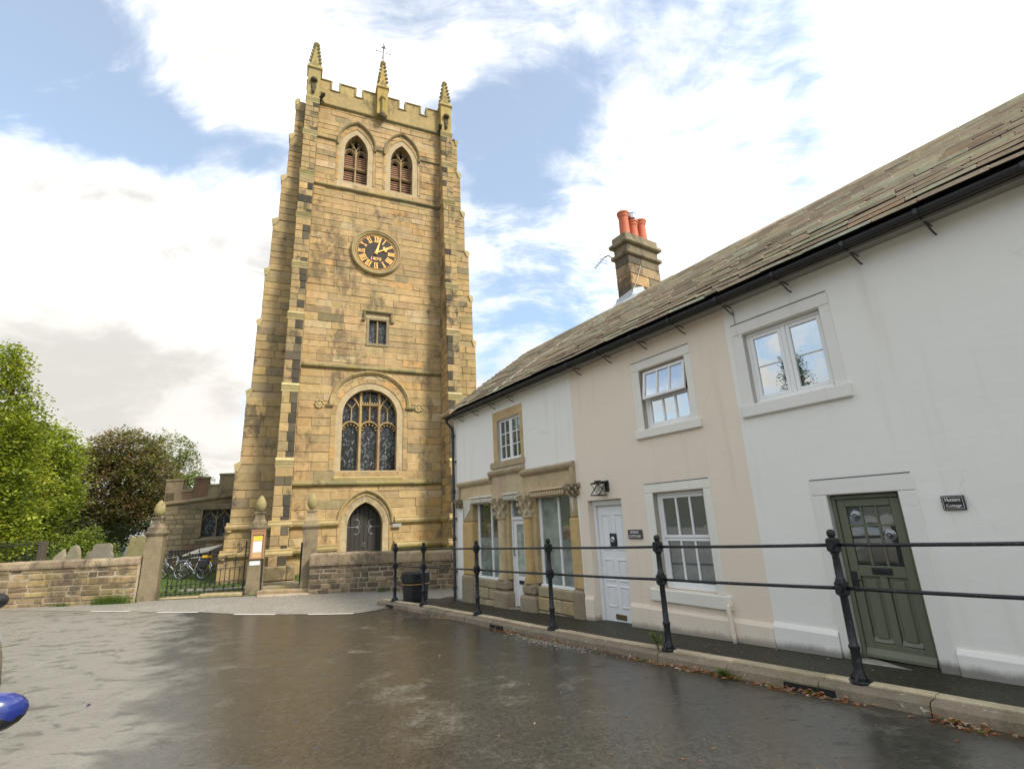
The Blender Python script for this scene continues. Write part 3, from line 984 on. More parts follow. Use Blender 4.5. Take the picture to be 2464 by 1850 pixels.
def parapet(a0, a1, merl, M, back=0.32):
    w = MB(); w.tint = (0.44, 0.33, 0.15)
    w.extr([(-back, PAR0), (0, PAR0), (0, PARC), (-back, PARC)], a0, a1, M)
    w.build('parapet', M_TOWER, tower)
    xs = sorted(merl)
    prev = a0
    for m0, m1 in xs:
        w = MB(); w.tint = pick([(1, (0.42, 0.31, 0.14)), (1, (0.48, 0.36, 0.16))])
        w.extr([(-back, PARC - .01), (0.004, PARC - .01), (0.004, PARM), (-back, PARM)], m0, m1, M)
        w.build('merlon', M_TOWER, tower)
        w = MB(); w.tint = (0.33, 0.27, 0.12)
        cop = lambda z: [(-back - .05, z), (0.05, z), (0.06, z + .04), (0.0, z + .11), (-back * .5, z + .14), (-back - .05, z + .06)]
        w.extr(cop(PARM), m0 - .05, m1 + .05, M)
        for e, s in ((m0, -1), (m1, 1)):
            w.extr([(-back, PARC), (0.05, PARC), (0.05, PARM), (-back, PARM)], e - .045 if s > 0 else e - .045, e + .045, M)
        if m0 - prev > 0.1: w.extr(cop(PARC - .02), prev + .05, m0 - .05, M)
        prev = m1
        w.build('coping', M_DRESS, tower)
    if a1 - prev > 0.1:
        w = MB(); w.tint = (0.33, 0.27, 0.12)
        w.extr(cop(PARC - .02), prev + .05, a1, M)
        w.build('coping', M_DRESS, tower)


parapet(TL + .3, TR - .3, [(TL + .32, 0.33), (0.77, 1.60), (1.99, 2.74), (3.32, 3.98), (4.37, 5.21), (5.60, TR - .32)], MF)
sidem = [(DT + .35, DT + 1.2), (DT + 1.65, DT + 2.5), (DT + 2.95, DT + 3.8), (DT + 4.25, DT + 5.1), (DT + 5.5, DT + 6.3), (DT + 6.7, DT + 7.5)]
parapet(DT + .3, DT + 7.6, sidem, lambda a, z, d: (TL - d, a, z))
parapet(DT + .3, DT + 7.6, sidem, lambda a, z, d: (TR + d, a, z))
parapet(TL + .3, TR - .3, [(TL + .32, 0.33), (0.77, 1.60), (1.99, 2.74), (3.32, 3.98), (4.37, 5.21), (5.60, TR - .32)], lambda a, z, d: (a, DT + 7.8 + d, z))


def pinnacle(cx, cy, zb, zs, zt, hw, col=(0.40, 0.32, 0.14), niche=True):
    w = MB(); w.tint = col
    w.squareshaft((cx, cy, 0), [(hw, zb), (hw, zs - .45), (hw * 1.02, zs - .4)])
    w.squareshaft((cx, cy, 0), [(hw, zs - .41), (hw * 1.24, zs - .34), (hw * 1.24, zs - .26), (hw * .95, zs - .1)])
    o = w.build('pinnacle', M_LICHEN, tower)
    s = MB(); s.tint = col
    s.squareshaft((cx, cy, 0), [(hw * .86, zs - .2), (hw * .80, zs), (hw * .16, zt - .12), (hw * .30, zt - .08), (hw * .30, zt - .02), (hw * .1, zt)])
    s.build('spirelet', M_LICHEN, o)
    for g in range(4):                                    # gablets at the foot of the spirelet
        a = g * pi / 2
        G = MB(); G.tint = (0.30, 0.25, 0.11)
        ca, sa = cos(a), sin(a)
        G.prism([(-hw * .75, zs - .3), (hw * .75, zs - .3), (0, zs + .22)], hw * .82, hw * 1.12, lambda u, z, d: (cx + u * ca + d * sa, cy + u * sa - d * ca, z))
        G.build('gablet', M_LICHEN, o)
    K = MB(); K.tint = (0.26, 0.22, 0.10)
    for i in range(6):
        t = (i + .5) / 6
        r = hw * (.80 * (1 - t) + .16 * t) * sqrt(2)
        zz = zs + (zt - .1 - zs) * t
        for g in range(4):
            a = pi / 4 + g * pi / 2
            x, y = cx + (r + .035) * cos(a), cy + (r + .035) * sin(a)
            K.squareshaft((x, y, zz), [(0.02, -.07), (0.055, 0.0), (0.07, 0.05), (0.03, .085)])
    k = K.build('crocket', M_LICHEN, o)
    k['kind'] = 'stuff'
    if niche:
        N = MB(); N.tint = (0.12, 0.10, 0.06)
        y0 = cy - hw
        N.cbox(cx - .12, cx + .12, y0 - .06, y0 + .02, zb + .55, zb + .95, .02)
        N.lathe((cx, y0 - .07, zb + .95), [(0.15, 0), (0.19, .06), (0.17, .14), (0.08, .2)], 8)
        N.lathe((cx, y0 - .05, zb + .2), [(0.05, 0), (0.09, .1), (0.08, .35)], 8)
        N.build('niche', M_LICHEN, o)
    return o


pinnacle(TL + BW / 2, DT - 0.10, 21.85, 24.05, 25.75, 0.305)
pinnacle(TR - BW / 2, DT - 0.10, 21.85, 24.05, 25.75, 0.305, (0.44, 0.33, 0.12))
pinnacle(TL + BW / 2, DT + 7.7, 21.85, 24.05, 25.75, 0.305)
pinnacle(TR - BW / 2, DT + 7.7, 21.85, 24.05, 25.75, 0.305)
pm = pinnacle(3.02, DT - 0.05, 21.98, 24.12, 25.95, 0.285, (0.47, 0.33, 0.11), False)
w = MB(); w.tint = (0.34, 0.27, 0.10)
w.lathe((3.03, DT - .40, 0), [(0.08, 21.99), (0.085, 22.9), (0.13, 22.95), (0.16, 23.03), (0.10, 23.14), (0.05, 23.2)], 10)
w.build('colonnette', M_DRESS, pm)
w = MB(); w.tint = (0.14, 0.12, 0.07)
w.lathe((3.03, DT - .36, 0), [(0.06, 21.66), (0.16, 21.74), (0.20, 21.88), (0.17, 21.99)], 10)
w.build('corbel', M_DRESS, pm)


def gargoyle(x, y, z, dx, dy, s=1.0):
    w = MB(); w.tint = (0.075, 0.064, 0.045)
    P = lambda f, u: (x + dx * f * s, y + dy * f * s, z + u * s)
    w.tube([P(-.2, 0), P(.15, .02), P(.42, .10)], .15 * s, 8, True, .10 * s)
    w.ball(P(.52, .14), .14 * s, 8)
    w.tube([P(.58, .13), P(.74, .07)], .075 * s, 6, True, .05 * s)
    sx, sy = -dy, dx
    for q in (-1, 1):
        w.tube([(P(.5, .2)[0] + sx * q * .08 * s, P(.5, .2)[1] + sy * q * .08 * s, z + .22 * s), (P(.44, .36)[0] + sx * q * .14 * s, P(.44, .3)[1] + sy * q * .14 * s, z + .36 * s)], .04 * s, 5, True, .01)
        w.tube([(P(.25, -.02)[0] + sx * q * .12 * s, P(.25, 0)[1] + sy * q * .12 * s, z - .02), (P(.4, -.2)[0] + sx * q * .13 * s, P(.4, -.2)[1] + sy * q * .13 * s, z - .22 * s)], .05 * s, 6)
        w.tube([(P(.1, .1)[0] + sx * q * .1 * s, P(.1, .1)[1] + sy * q * .1 * s, z + .1 * s), (P(-.02, .3)[0] + sx * q * .22 * s, P(-.02, .3)[1] + sy * q * .22 * s, z + .3 * s)], .06 * s, 5, True, .02)
    w.build('gargoyle', M_BUTT, tower, True)


gargoyle(IN0 - .05, DT - .05, 21.95, .45, -.9, 0.9)
gargoyle(IN1 + .08, DT - .05, 21.95, -.3, -.95, 0.9)
gargoyle(TL - .10, DT + 7.3, 22.5, -1, 0, 1.2)
gargoyle(TL - .44, DT + 7.3, 20.9, -1, 0, 1.1)
gargoyle(TL - .66, DT + 7.3, 18.6, -1, 0, 1.2)
gargoyle(TR + .05, DT + .3, 21.95, 1, 0, .6)


# ---- windows
def voussoirs(A, prof, M, parent, mat, pal, nj, na, name='voussoir', gap=0.008):
    """jamb and arch stones, each one a part"""
    sj = A.Lj / A.L
    cuts = [sj * i / nj for i in range(nj)] if sj > 0.01 else []
    k = 1 - 2 * sj
    cuts += [sj + k * i / na for i in range(na)]
    if sj > 0.01: cuts += [1 - sj + sj * i / nj for i in range(nj)]
    cuts.append(1.0)
    for a, b in zip(cuts[:-1], cuts[1:]):
        mb = MB(); mb.tint = pick(pal)
        A.sweep(mb, prof, M, a + gap / A.L, b - gap / A.L, max(2, int((b - a) * 30)))
        mb.build(name, mat, parent)


def bar(mb, pts, hw, d0, d1, M):
    """stone bar of constant width following points in the window plane"""
    n = len(pts)
    L, R = [], []
    for i, (x, z) in enumerate(pts):
        a = pts[max(0, i - 1)]; b = pts[min(n - 1, i + 1)]
        tx, tz = b[0] - a[0], b[1] - a[1]
        l = math.hypot(tx, tz) or 1
        nx, nz = -tz / l * hw, tx / l * hw
        L.append((x + nx, z + nz)); R.append((x - nx, z - nz))
    m = hw * 0.45
    V, F = [], []
    for i in range(n):
        (lx, lz), (rx, rz) = L[i], R[i]
        cx, cz = pts[i]
        V += [M(lx, lz, d0), M(lx, lz, (d0 + d1) / 2), M(cx + (lx - cx) * .4, cz + (lz - cz) * .4, d1), M(cx + (rx - cx) * .4, cz + (rz - cz) * .4, d1), M(rx, rz, (d0 + d1) / 2), M(rx, rz, d0)]
    for i in range(n - 1):
        for k in range(5):
            F.append((i * 6 + k, (i + 1) * 6 + k, (i + 1) * 6 + k + 1, i * 6 + k + 1))
    F.append((0, 1, 2, 3, 4, 5)); F.append(tuple((n - 1) * 6 + k for k in range(5, -1, -1)))
    mb.poly(V, F)


def pointed(cx, hw, zs, rise, n=8):
    A = Arch(cx, hw, zs - 0.001, zs, rise)
    return [A.pt(i / (2 * n)) for i in range(2 * n + 1)]


def cusps(mb, cx, hw, zs, rise, d0, d1, M, k=5):
    """row of small foils inside an arched head"""
    A = Arch(cx, hw, zs - .001, zs, rise)
    for i in range(k + 1):
        x, z = A.pt(min(.985, max(.015, (i + .0) / k)), -0.01)
        x2, z2 = A.pt(min(.97, max(.03, (i + .0) / k)), -hw * .30)
        bar(mb, [(x, z), ((x + x2) / 2, (z + z2) / 2), (x2, z2)], hw * .10, d0, d1, M)


# west window
ww = MB(); ww.tint = (0.44, 0.32, 0.16)
west.sweep(ww, [(0.0, -0.52), (0.0, -0.42), (0.03, -0.40)], MF, 0, 1, 40)
wwin = ww.build('west_window', M_DRESS, tower)
voussoirs(west, [(0.0, -0.45), (0.03, -0.36), (0.10, -0.31), (0.13, -0.22), (0.19, -0.16), (0.21, -0.07), (0.27, -0.02), (0.30, 0.012), (0.50, 0.012), (0.50, -0.1)], MF, wwin, M_DRESS, P_DRESS, 5, 13)
hood = Arch(2.93, 1.70, 5.42, 5.44, 1.55)
voussoirs(hood, [(0, -.03), (0.0, .05), (0.05, .09), (0.11, .13), (0.15, .12), (0.19, .02), (0.19, -.03)], MF, wwin, M_DRESS, [(1, (0.36, 0.28, 0.14)), (1, (0.44, 0.33, 0.16))], 1, 9, 'hood_mould')
for s in (-1, 1):
    h = MB(); h.tint = (0.28, 0.22, 0.12)
    xx = 2.93 + s * 1.82
    h.extr([(-.03, 5.36), (.10, 5.36), (.12, 5.44), (-.03, 5.50)], xx - .16, xx + .22 if s > 0 else xx + .16, MF)
    h.build('hood_stop', M_DRESS, wwin)
    r_ = MB(); r_.tint = (0.46, 0.35, 0.18)
    xx = 2.93 + s * 2.27
    r_.lathe((xx, DT, 5.45), [(0.21, .02), (0.21, -.03), (0.16, -.05), (0.13, -.03), (0.09, -.03), (0.07, -.05), (0.02, -.055)], 12, 'y')
    for k in range(8):
        r_.ball((xx + .17 * cos(k * pi / 4), DT - .04, 5.45 + .17 * sin(k * pi / 4)), .05, 6)
    r_.build('rosette', M_DRESS, wwin)
sill = MB(); sill.tint = (0.42, 0.32, 0.14)
sill.extr([(-0.6, 2.0), (0.03, 2.0), (0.05, 2.12), (-0.02, 2.2), (-0.46, 2.46), (-0.6, 2.46)], 1.42, 4.44, MF)
sill.build('sill', M_LICHEN, wwin)
gl = MB(); gl.prism(west.poly(0.01, 40), -0.47, -0.46, MF)
gl.build('leaded_glass', M_LATT, wwin)
t0, t1 = 2.93 - 1.24, 2.93 + 1.24
mull = (2.93 - .43, 2.93 + .43)
for x in mull:
    m_ = MB(); m_.tint = pick(P_DRESS)
    bar(m_, [(x, 2.45), (x, west.zs + sqrt(max(0.01, 1 - ((x - 2.93) / 1.24) ** 2)) * 1.22)], .082, -.47, -.24, MF)
    m_.build('mullion', M_DRESS, wwin)
lights = [((t0 + mull[0]) / 2, (mull[0] - t0) / 2), (2.93, .43), ((t1 + mull[1]) / 2, (t1 - mull[1]) / 2)]
tr = MB(); tr.tint = (0.44, 0.31, 0.15)
for cx, hw in lights:
    bar(tr, pointed(cx, hw - .01, 4.36, hw * .92), .055, -.47, -.27, MF)
    cusps(tr, cx, hw - .05, 4.34, (hw - .05) * .95, -.465, -.32, MF, 6)
for cx, hw in (lights[0], lights[2]):
    top = west.zs + sqrt(max(0, 1 - ((cx - 2.93) / 1.24) ** 2)) * 1.2
    s = 1 if cx < 2.93 else -1
    bar(tr, [(cx, 4.68), (cx, 5.42)], .035, -.465, -.33, MF)
    bar(tr, [(cx, 5.40), (cx - .12, 5.52), (cx - .2, 5.60)], .035, -.465, -.33, MF)
    bar(tr, [(cx, 5.40), (cx + .12, 5.52), (cx + .2, 5.66)], .035, -.465, -.33, MF)
    q = mull[0] if cx < 2.93 else mull[1]
    bar(tr, [(q, 5.30), (q - s * .08, 5.52), (q - s * .24, 5.78), (q - s * .42, 5.96)], .055, -.465, -.28, MF)
    for dx in (-.2, .2):
        cusps(tr, cx + dx, .16, 5.28, .18, -.462, -.36, MF, 4)
bar(tr, [(2.93, 4.68), (2.93, 5.52)], .04, -.465, -.30, MF)
for dx in (-.22, .22): cusps(tr, 2.93 + dx, .17, 5.32, .18, -.462, -.34, MF, 4)
bar(tr, [(mull[0], 5.56), (mull[1], 5.56)], .05, -.465, -.26, MF)
for i in range(7):
    x = mull[0] + .1 + .66 * i / 6
    tr.box(x - .03, x + .03, DT + .28, DT + .33, 5.61, 5.69)
bar(tr, [(2.93, 5.6), (2.93, 6.12)], .035, -.465, -.33, MF)
for dx in (-.21, .21): cusps(tr, 2.93 + dx, .17, 5.95, .16, -.462, -.34, MF, 4)
tr.build('tracery', M_DRESS, wwin)

# belfry windows
for A in (belA, belB):
    b_ = MB(); b_.tint = (0.42, 0.31, 0.16)
    A.sweep(b_, [(0.0, -0.75), (0.0, -0.44), (0.02, -0.42)], MF, 0, 1, 30)
    bw = b_.build('belfry_window', M_DRESS, tower)
    voussoirs(A, [(0.0, -0.46), (0.04, -0.38), (0.09, -0.34), (0.12, -0.24), (0.18, -0.19), (0.20, -0.09), (0.27, -0.04), (0.29, 0.012), (0.40, 0.012), (0.40, -.1)], MF, bw, M_DRESS, P_DRESS, 4, 10)
    H = Arch(A.cx, 0.90, 19.62, 19.80, 1.35)
    hm = MB(); hm.tint = (0.27, 0.22, 0.11)
    H.sweep(hm, [(0, -.03), (0.0, .07), (0.04, .11), (0.09, .13), (0.12, .03), (0.12, -.03)], MF, 0, 1, 30)
    hm.build('hood_mould', M_DRESS, bw)
    s_ = MB(); s_.tint = (0.40, 0.31, 0.15)
    s_.extr([(-0.7, 17.05), (0.0, 17.05), (0.0, 17.12), (-0.44, 17.47), (-0.7, 17.47)], A.cx - .98, A.cx + .98, MF)
    s_.build('sill', M_DRESS, bw)
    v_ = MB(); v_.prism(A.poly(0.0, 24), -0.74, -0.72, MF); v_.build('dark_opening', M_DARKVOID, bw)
    m_ = MB(); m_.tint = (0.42, 0.32, 0.17)
    bar(m_, [(A.cx, 17.46), (A.cx, 19.75)], .055, -.5, -.30, MF)
    m_.build('mullion', M_DRESS, bw)
    m_ = MB(); m_.tint = (0.40, 0.31, 0.17)
    bar(m_, [(A.cx - .6, 18.55), (A.cx + .6, 18.55)], .055, -.5, -.31, MF)
    m_.build('transom', M_DRESS, bw)
    t_ = MB(); t_.tint = (0.38, 0.29, 0.16)
    for s in (-1, 1):
        c2 = A.cx + s * .30
        bar(t_, pointed(c2, .28, 19.42, .34), .045, -.5, -.33, MF)
        cusps(t_, c2, .24, 19.40, .30, -.5, -.36, MF, 6)
        bar(t_, [(A.cx, 19.72), (A.cx + s * .08, 19.9), (A.cx + s * .22, 20.08), (A.cx + s * .30, 20.2)], .045, -.5, -.33, MF)
    for q in range(4):
        a = pi / 4 + q * pi / 2
        bar(t_, [(A.cx + .26 * cos(a), 20.06 + .26 * sin(a)), (A.cx + .12 * cos(a), 20.06 + .12 * sin(a))], .05, -.5, -.35, MF)
    t_.build('tracery', M_DRESS, bw)
    for s in (-1, 1):
        for (za, zb) in ((17.52, 18.48), (18.62, 19.50)):
            n = 7
            for i in range(n):
                zz = za + (zb - za) * (i + .5) / n
                lv = MB()
                x0, x1 = (A.cx - .59, A.cx - .06) if s < 0 else (A.cx + .06, A.cx + .59)
                p = (zb - za) / n
                lv.extr([(-.70, zz + p * .45), (-.68, zz + p * .55), (-.46, zz - p * .32), (-.46, zz - p * .5), (-.50, zz - p * .5)], x0, x1, MF)
                lv.build('louvre', M_LOUVRE, bw)

# small two-light window
s_ = MB(); s_.tint = (0.30, 0.24, 0.14)
for q in ((2.60, 2.735, 8.5, 9.95), (3.565, 3.68, 8.5, 9.95)): s_.cbox(q[0], q[1], DT - .012, DT + .25, q[2], q[3], .02)
s_.cbox(2.735, 3.565, DT - .015, DT + .25, 9.81, 9.95, .02)
s_.cbox(2.58, 3.70, DT - .03, DT + .3, 8.44, 8.60, .03)
slit = s_.build('slit_window', M_BUTT, tower)
m_ = MB(); m_.tint = (0.36, 0.28, 0.16); bar(m_, [(3.14, 8.58), (3.14, 9.83)], .055, -.25, -.05, MF); m_.build('mullion', M_DRESS, slit)
for (a, b) in ((2.735, 3.09), (3.19, 3.565)):
    g = MB(); g.box(a, b, DT + .20, DT + .21, 8.58, 9.83); g.build('leaded_glass', M_LATTF, slit)
h = MB(); h.tint = (0.22, 0.18, 0.10)
LB = lambda z: [(-.03, z - .06), (.08, z - .06), (.12, z), (.04, z + .07), (-.03, z + .07)]
h.extr(LB(10.24), 2.46, 3.84, MF)
for x in (2.50, 3.80): h.cbox(x - .055, x + .055, DT - .1, DT + .02, 9.78, 10.2, .02)
h.cbox(2.36, 2.54, DT - .1, DT + .02, 9.72, 9.82, .02); h.cbox(3.76, 3.94, DT - .1, DT + .02, 9.72, 9.82, .02)
h.build('hood_mould', M_DRESS, slit)

# west door
d_ = MB(); d_.tint = (0.46, 0.33, 0.16)
doorA.sweep(d_, [(0.0, -0.60), (0.0, -0.46), (0.02, -0.44)], MF, 0, 1, 30)
wd = d_.build('door_surround', M_DRESS, tower)
voussoirs(doorA, [(0.0, -0.47), (0.03, -0.38), (0.09, -0.34), (0.11, -0.24), (0.18, -0.19), (0.20, -0.08), (0.27, -0.03), (0.29, 0.014), (0.42, 0.014), (0.42, -.1)], MF, wd, M_DRESS, P_DRESS, 4, 8)
H = Arch(2.85, 1.10, 0.12, 0.14, 1.34)
hm = MB(); hm.tint = (0.42, 0.32, 0.16)
H.sweep(hm, [(0, -.03), (0.0, .06), (0.05, .11), (0.10, .12), (0.14, .03), (0.14, -.03)], MF, 0, 1, 30)
hm.build('hood_mould', M_DRESS, wd)
door = MB(); door.prism(doorA.poly(0.0, 24), -0.56, -0.52, MF)
dr = door.build('door', M_OAK, tower)
for i in range(8):
    x0 = 2.85 - .76 + 1.52 * i / 8
    xm = max(abs(x0 - 2.85), abs(x0 + .19 - 2.85))
    zt = 0.0
    while doorA.half(zt) > xm and zt < 1.04: zt += .02
    pk = MB(); pk.cbox(x0 + .004, x0 + .186, DT + .475, DT + .53, -2.25, max(zt - .02, -.02), .008)
    pk.build('plank', M_OAK, dr)
for s in (-1, 1):
    hg = MB()
    x0 = 2.85 + s * .72
    hg.tube([(x0, DT + .465, -.02), (2.85 + s * .14, DT + .465, -.02)], .018, 6)
    for q in (-1, 1):
        pts = [(2.85 + s * (.34 - .14 * sin(a)), DT + .465, -.02 + q * (.17 - .15 * cos(a))) for a in [i * pi / 10 * 1.15 for i in range(11)]]
        hg.tube(pts, .02, 6)
    hg.build('strap_hinge', M_GREYIRON, dr)
rg = MB()
rg.tube([(2.85 + .07 * cos(a), DT + .45, -.78 + .07 * sin(a)) for a in [i * pi / 8 for i in range(17)]], .014, 6)
rg.build('ring_handle', M_GREYIRON, dr)
sg = MB(); sg.cbox(4.02, 4.42, DT - .14, DT - .12, -.10, .06, .004)
tag(sg.build('direction_sign', mat_plain('grey enamel', (0.36, 0.34, 0.31), .4), None, origin=(4.2, DT - .12, -.02)), 'small grey arrow sign fixed beside the pointed tower door', 'sign')
o = bpy.data.objects['direction_sign']; o.location = Matrix.Rotation(FT, 3, 'Z') @ Vector((4.2, DT - .12, -.02)); o.rotation_euler = (0, 0, FT)
o.data.update()

# ------------------------------------------------------------------ clock
clk = thing('tower_clock', 'round black tower clock with gold Roman numerals dated 1870', 'clock', (2.97, DT, 13.53), FT)
CX, CZ = 2.97, 13.53
rim = MB(); rim.tint = (0.40, 0.31, 0.16)
nseg = 56
prof = [(1.0, .0), (1.04, -.05), (1.05, -.11), (1.10, -.14), (1.15, -.13), (1.17, -.17), (1.22, -.18), (1.27, -.12), (1.27, .03)]
V, F = [], []
for k in range(nseg):
    a = 2 * pi * k / nseg
    for r, h in prof: V.append((CX + r * cos(a), DT + h, CZ + r * sin(a)))
m = len(prof)
for k in range(nseg):
    for i in range(m - 1):
        F.append((k * m + i, ((k + 1) % nseg) * m + i, ((k + 1) % nseg) * m + i + 1, k * m + i + 1))
rim.poly(V, F)
rim.build('stone_rim', M_DRESS, clk, True, angle=radians(35))
dl = MB(); dl.lathe((CX, DT, CZ), [(1.03, -.02), (1.03, -.055), (.02, -.06)], 48, 'y'); dl.build('dial', M_DIAL, clk)
rg = MB(); rg.tube([(CX + 1.0 * cos(a), DT - .06, CZ + 1.0 * sin(a)) for a in [2 * pi * i / 60 for i in range(61)]], .013, 5)
rg.build('gilt_ring', M_GOLD, clk)
dots = MB()
for k in range(60):
    a = 2 * pi * k / 60
    dots.cbox(CX + .935 * cos(a) - .019, CX + .935 * cos(a) + .019, DT - .075, DT - .055, CZ + .935 * sin(a) - .019, CZ + .935 * sin(a) + .019, .004)
dots.build('minute_marks', M_GOLD, clk)
NUM = ['XII', 'I', 'II', 'III', 'IIII', 'V', 'VI', 'VII', 'VIII', 'IX', 'X', 'XI']


def numeral(txt, k):
    mb = MB()
    a = k * pi / 6
    wid = {'I': .072, 'V': .14, 'X': .14}
    tot = sum(wid[c] for c in txt)
    h, rc = .30, .74
    P = lambda u, v, d: (CX + (rc + v) * sin(a) + u * cos(a), DT - d, CZ + (rc + v) * cos(a) - u * sin(a))

    def strip(u0, v0, u1, v1, t):
        q = [(u0 - t, v0), (u0 + t, v0), (u1 + t, v1), (u1 - t, v1)]
        mb.prism(q, .058, .078, lambda x, y, d: P(x, y, d))
    x = -tot / 2
    for c in txt:
        wc = wid[c]
        if c == 'I': strip(x + wc / 2, -h / 2, x + wc / 2, h / 2, .020)
        elif c == 'V':
            strip(x + wc / 2, -h / 2, x + .03, h / 2, .020); strip(x + wc / 2, -h / 2, x + wc - .025, h / 2, .010)
        else:
            strip(x + wc - .03, -h / 2, x + .03, h / 2, .020); strip(x + .025, -h / 2, x + wc - .025, h / 2, .010)
        x += wc
    for v in (-h / 2, h / 2):
        mb.prism([(-tot / 2, v - .011), (tot / 2, v - .011), (tot / 2, v + .011), (-tot / 2, v + .011)], .058, .0785, P)
    mb.build('numeral', M_GOLD, clk)


for k, tx in enumerate(NUM): numeral(tx, k)


def hand(name, ang, L, w0, w1, orn, d):
    mb = MB()
    P = lambda u, v, dd: (CX + v * sin(ang) + u * cos(ang), DT - dd, CZ + v * cos(ang) - u * sin(ang))
    mb.prism([(-w0, -.12), (w0, -.12), (w0, .1), (w1, L * .55), (w1 * .9, L * .93), (0, L), (-w1 * .9, L * .93), (-w1, L * .55), (-w0, .1)], d, d + .02, P)
    if orn:
        for u, v in ((-.085, .47), (.085, .47), (0, .57)):
            mb.prism([(u + .062 * cos(t), v + .062 * sin(t)) for t in [i * pi / 5 for i in range(10)]], d, d + .025, P)
    mb.prism([(.075 * cos(t), .075 * sin(t)) for t in [i * pi / 6 for i in range(12)]], d, d + .04, P)
    mb.build(name, M_GOLD, clk)


hand('hour_hand', radians(61), .66, .035, .03, True, .085)
hand('minute_hand', radians(14), .90, .06, .028, False, .115)
text_mesh('1870', .50, .17, lambda x, y, d: (CX + x, DT - .058 - d, CZ - .36 + y), 'date_figures', M_GOLD, clk, .02)

# weather vane on the middle pinnacle
vn = thing('weather_vane', 'thin iron weather vane on the middle tower pinnacle', 'weather vane', (3.02, DT - .05, 25.9), FT)
w = MB(); w.tube([(3.02, DT - .05, 25.85), (3.02, DT - .05, 27.3)], .02, 6); w.build('spindle', M_IRON, vn)
w = MB(); w.tube([(2.62, DT - .05, 26.62), (3.42, DT - .05, 26.62)], .013, 5); w.tube([(3.02, DT - .45, 26.62), (3.02, DT + .35, 26.62)], .013, 5)
for dx, dy in ((-.4, 0), (.4, 0), (0, -.4), (0, .4)): w.ball((3.02 + dx, DT - .05 + dy, 26.62), .035, 6)
w.build('cardinal_arms', M_IRON, vn)
w = MB(); w.prism([(2.86, 26.95), (3.02, 26.9), (3.2, 26.98), (3.02, 27.06)], DT - .056, DT - .044); w.build('arrow', M_IRON, vn)

# ------------------------------------------------------------------ aisle beside the tower
NA = 28.5
ai = thing('church_aisle', 'low grey stone church aisle with a stepped parapet beside the tower', 'church', (-4.3, NA, -2.0), FT)
MA = lambda a, z, d: (a, NA - d, z)
A0, A1 = -5.76, -0.4
ptop = lambda a: 1.44 + (a - A0) * 0.118
win_h = rect_hole(-4.20, -2.30, -0.22, 1.20)
c = MB(); c.tint = (0.28, 0.22, 0.13)
wall_face(c, A0, A1, -2.2, 2.0, [win_h], MA, -0.03, .5, [-0.22, 1.20])
c.face([(A0 + .02, NA + 18, -2.2), (A0 + .02, NA + .03, -2.2), (A0 + .02, NA + .03, 1.9), (A0 + .02, NA + 18, 1.9)])
c.face([(A0, NA + .03, 1.6), (A1, NA + .03, 2.2), (A1, NA + 18, 2.2), (A0, NA + 18, 1.6)])
c.build('wall', M_MORTAR, ai)
SA = Stones()
z = -2.0
while z < 2.2:
    h = random.uniform(.17, .29)
    a_ = A0
    segs = row_segments(A0, A1, z, z + h, [win_h])
    SA.row(segs, z, z + h, (.25, .62), -.1, 0, MA, P_AISLE, ch=.012, gap=.008, jit=.012, rough=.014)
    SA.row([(NA, NA, NA + 10, NA + 10)], z, z + h, (.3, .7), -.1, 0, lambda a, zz, d: (A0 - d, a, zz), P_AISLE, ch=.012, jit=.01)
    z += h
SA.items = [it for it in SA.items if it[0][5] < ptop((it[0][0] + it[0][2]) / 2) - .02 or it[0][9](0, 0, 0)[0] < A0 + .5 and False]
SA.build(ai, M_AISLE, 'stone', 230)
st = MB(); st.tint = (0.20, 0.165, 0.10)
for i in range(6):
    a, b = A0 - .08 + (A1 - A0) * i / 6, A0 - .08 + (A1 - A0) * (i + 1) / 6
    st = MB(); st.tint = pick(P_AISLE)
    zA, zB = ptop(a), ptop(b)
    V = [MA(a, zA - .06, -.05), MA(a, zA - .06, .10), MA(a, zA + .02, .11), MA(a, zA + .09, 0), MA(b, zB - .06, -.05), MA(b, zB - .06, .10), MA(b, zB + .02, .11), MA(b, zB + .09, 0)]
    st.poly(V, [(0, 1, 2, 3), (7, 6, 5, 4), (0, 4, 5, 1), (1, 5, 6, 2), (2, 6, 7, 3), (3, 7, 4, 0)])
    st.build('string_course', M_AISLE, ai)
for m0, m1, zt, mer in [(-5.78, -5.09, 2.50, 1), (-5.08, -4.67, 1.98, 0), (-4.66, -4.04, 2.60, 1), (-4.03, -3.60, 2.24, 0), (-3.59, -2.70, 2.77, 1), (-2.69, -2.2, 2.45, 0), (-2.19, -1.4, 2.95, 1)]:
    w = MB(); w.tint = pick(P_AISLE)
    w.prism([(m0, ptop(m0) + .05), (m1, ptop(m1) + .05), (m1, zt + (.03 if mer else .03)), (m0, zt)], -.45, 0.0, MA)
    w.build('merlon' if mer else 'parapet', M_AISLE, ai)
    w = MB(); w.tint = (0.32, 0.25, 0.15)
    w.prism([(m0 - .03, zt), (m1 + .03, zt + .03), (m1 + .03, zt + .11), (m0 - .03, zt + .08)], -.5, .05, MA)
    w.build('coping', M_AISLE, ai)
w = MB(); w.tint = (0.27, 0.21, 0.13)
for q in range(8):
    y0 = NA + .2 + q * 1.3
    w.box(A0 - .01, A0 + .4, y0, y0 + .75, 1.5, 2.45)
w.box(A0, A0 + .35, NA, NA + 18, 1.4, 1.95)
w.build('side_parapet', M_AISLE, ai)
f = MB(); f.tint = (0.27, 0.215, 0.13)
f.cbox(-4.34, -2.2, NA - .03, NA + .3, 1.12, 1.32, .02)
f.extr([(-.4, -.36), (.05, -.36), (.07, -.28), (-.2, -.14), (-.4, -.14)], -4.36, -2.2, MA)
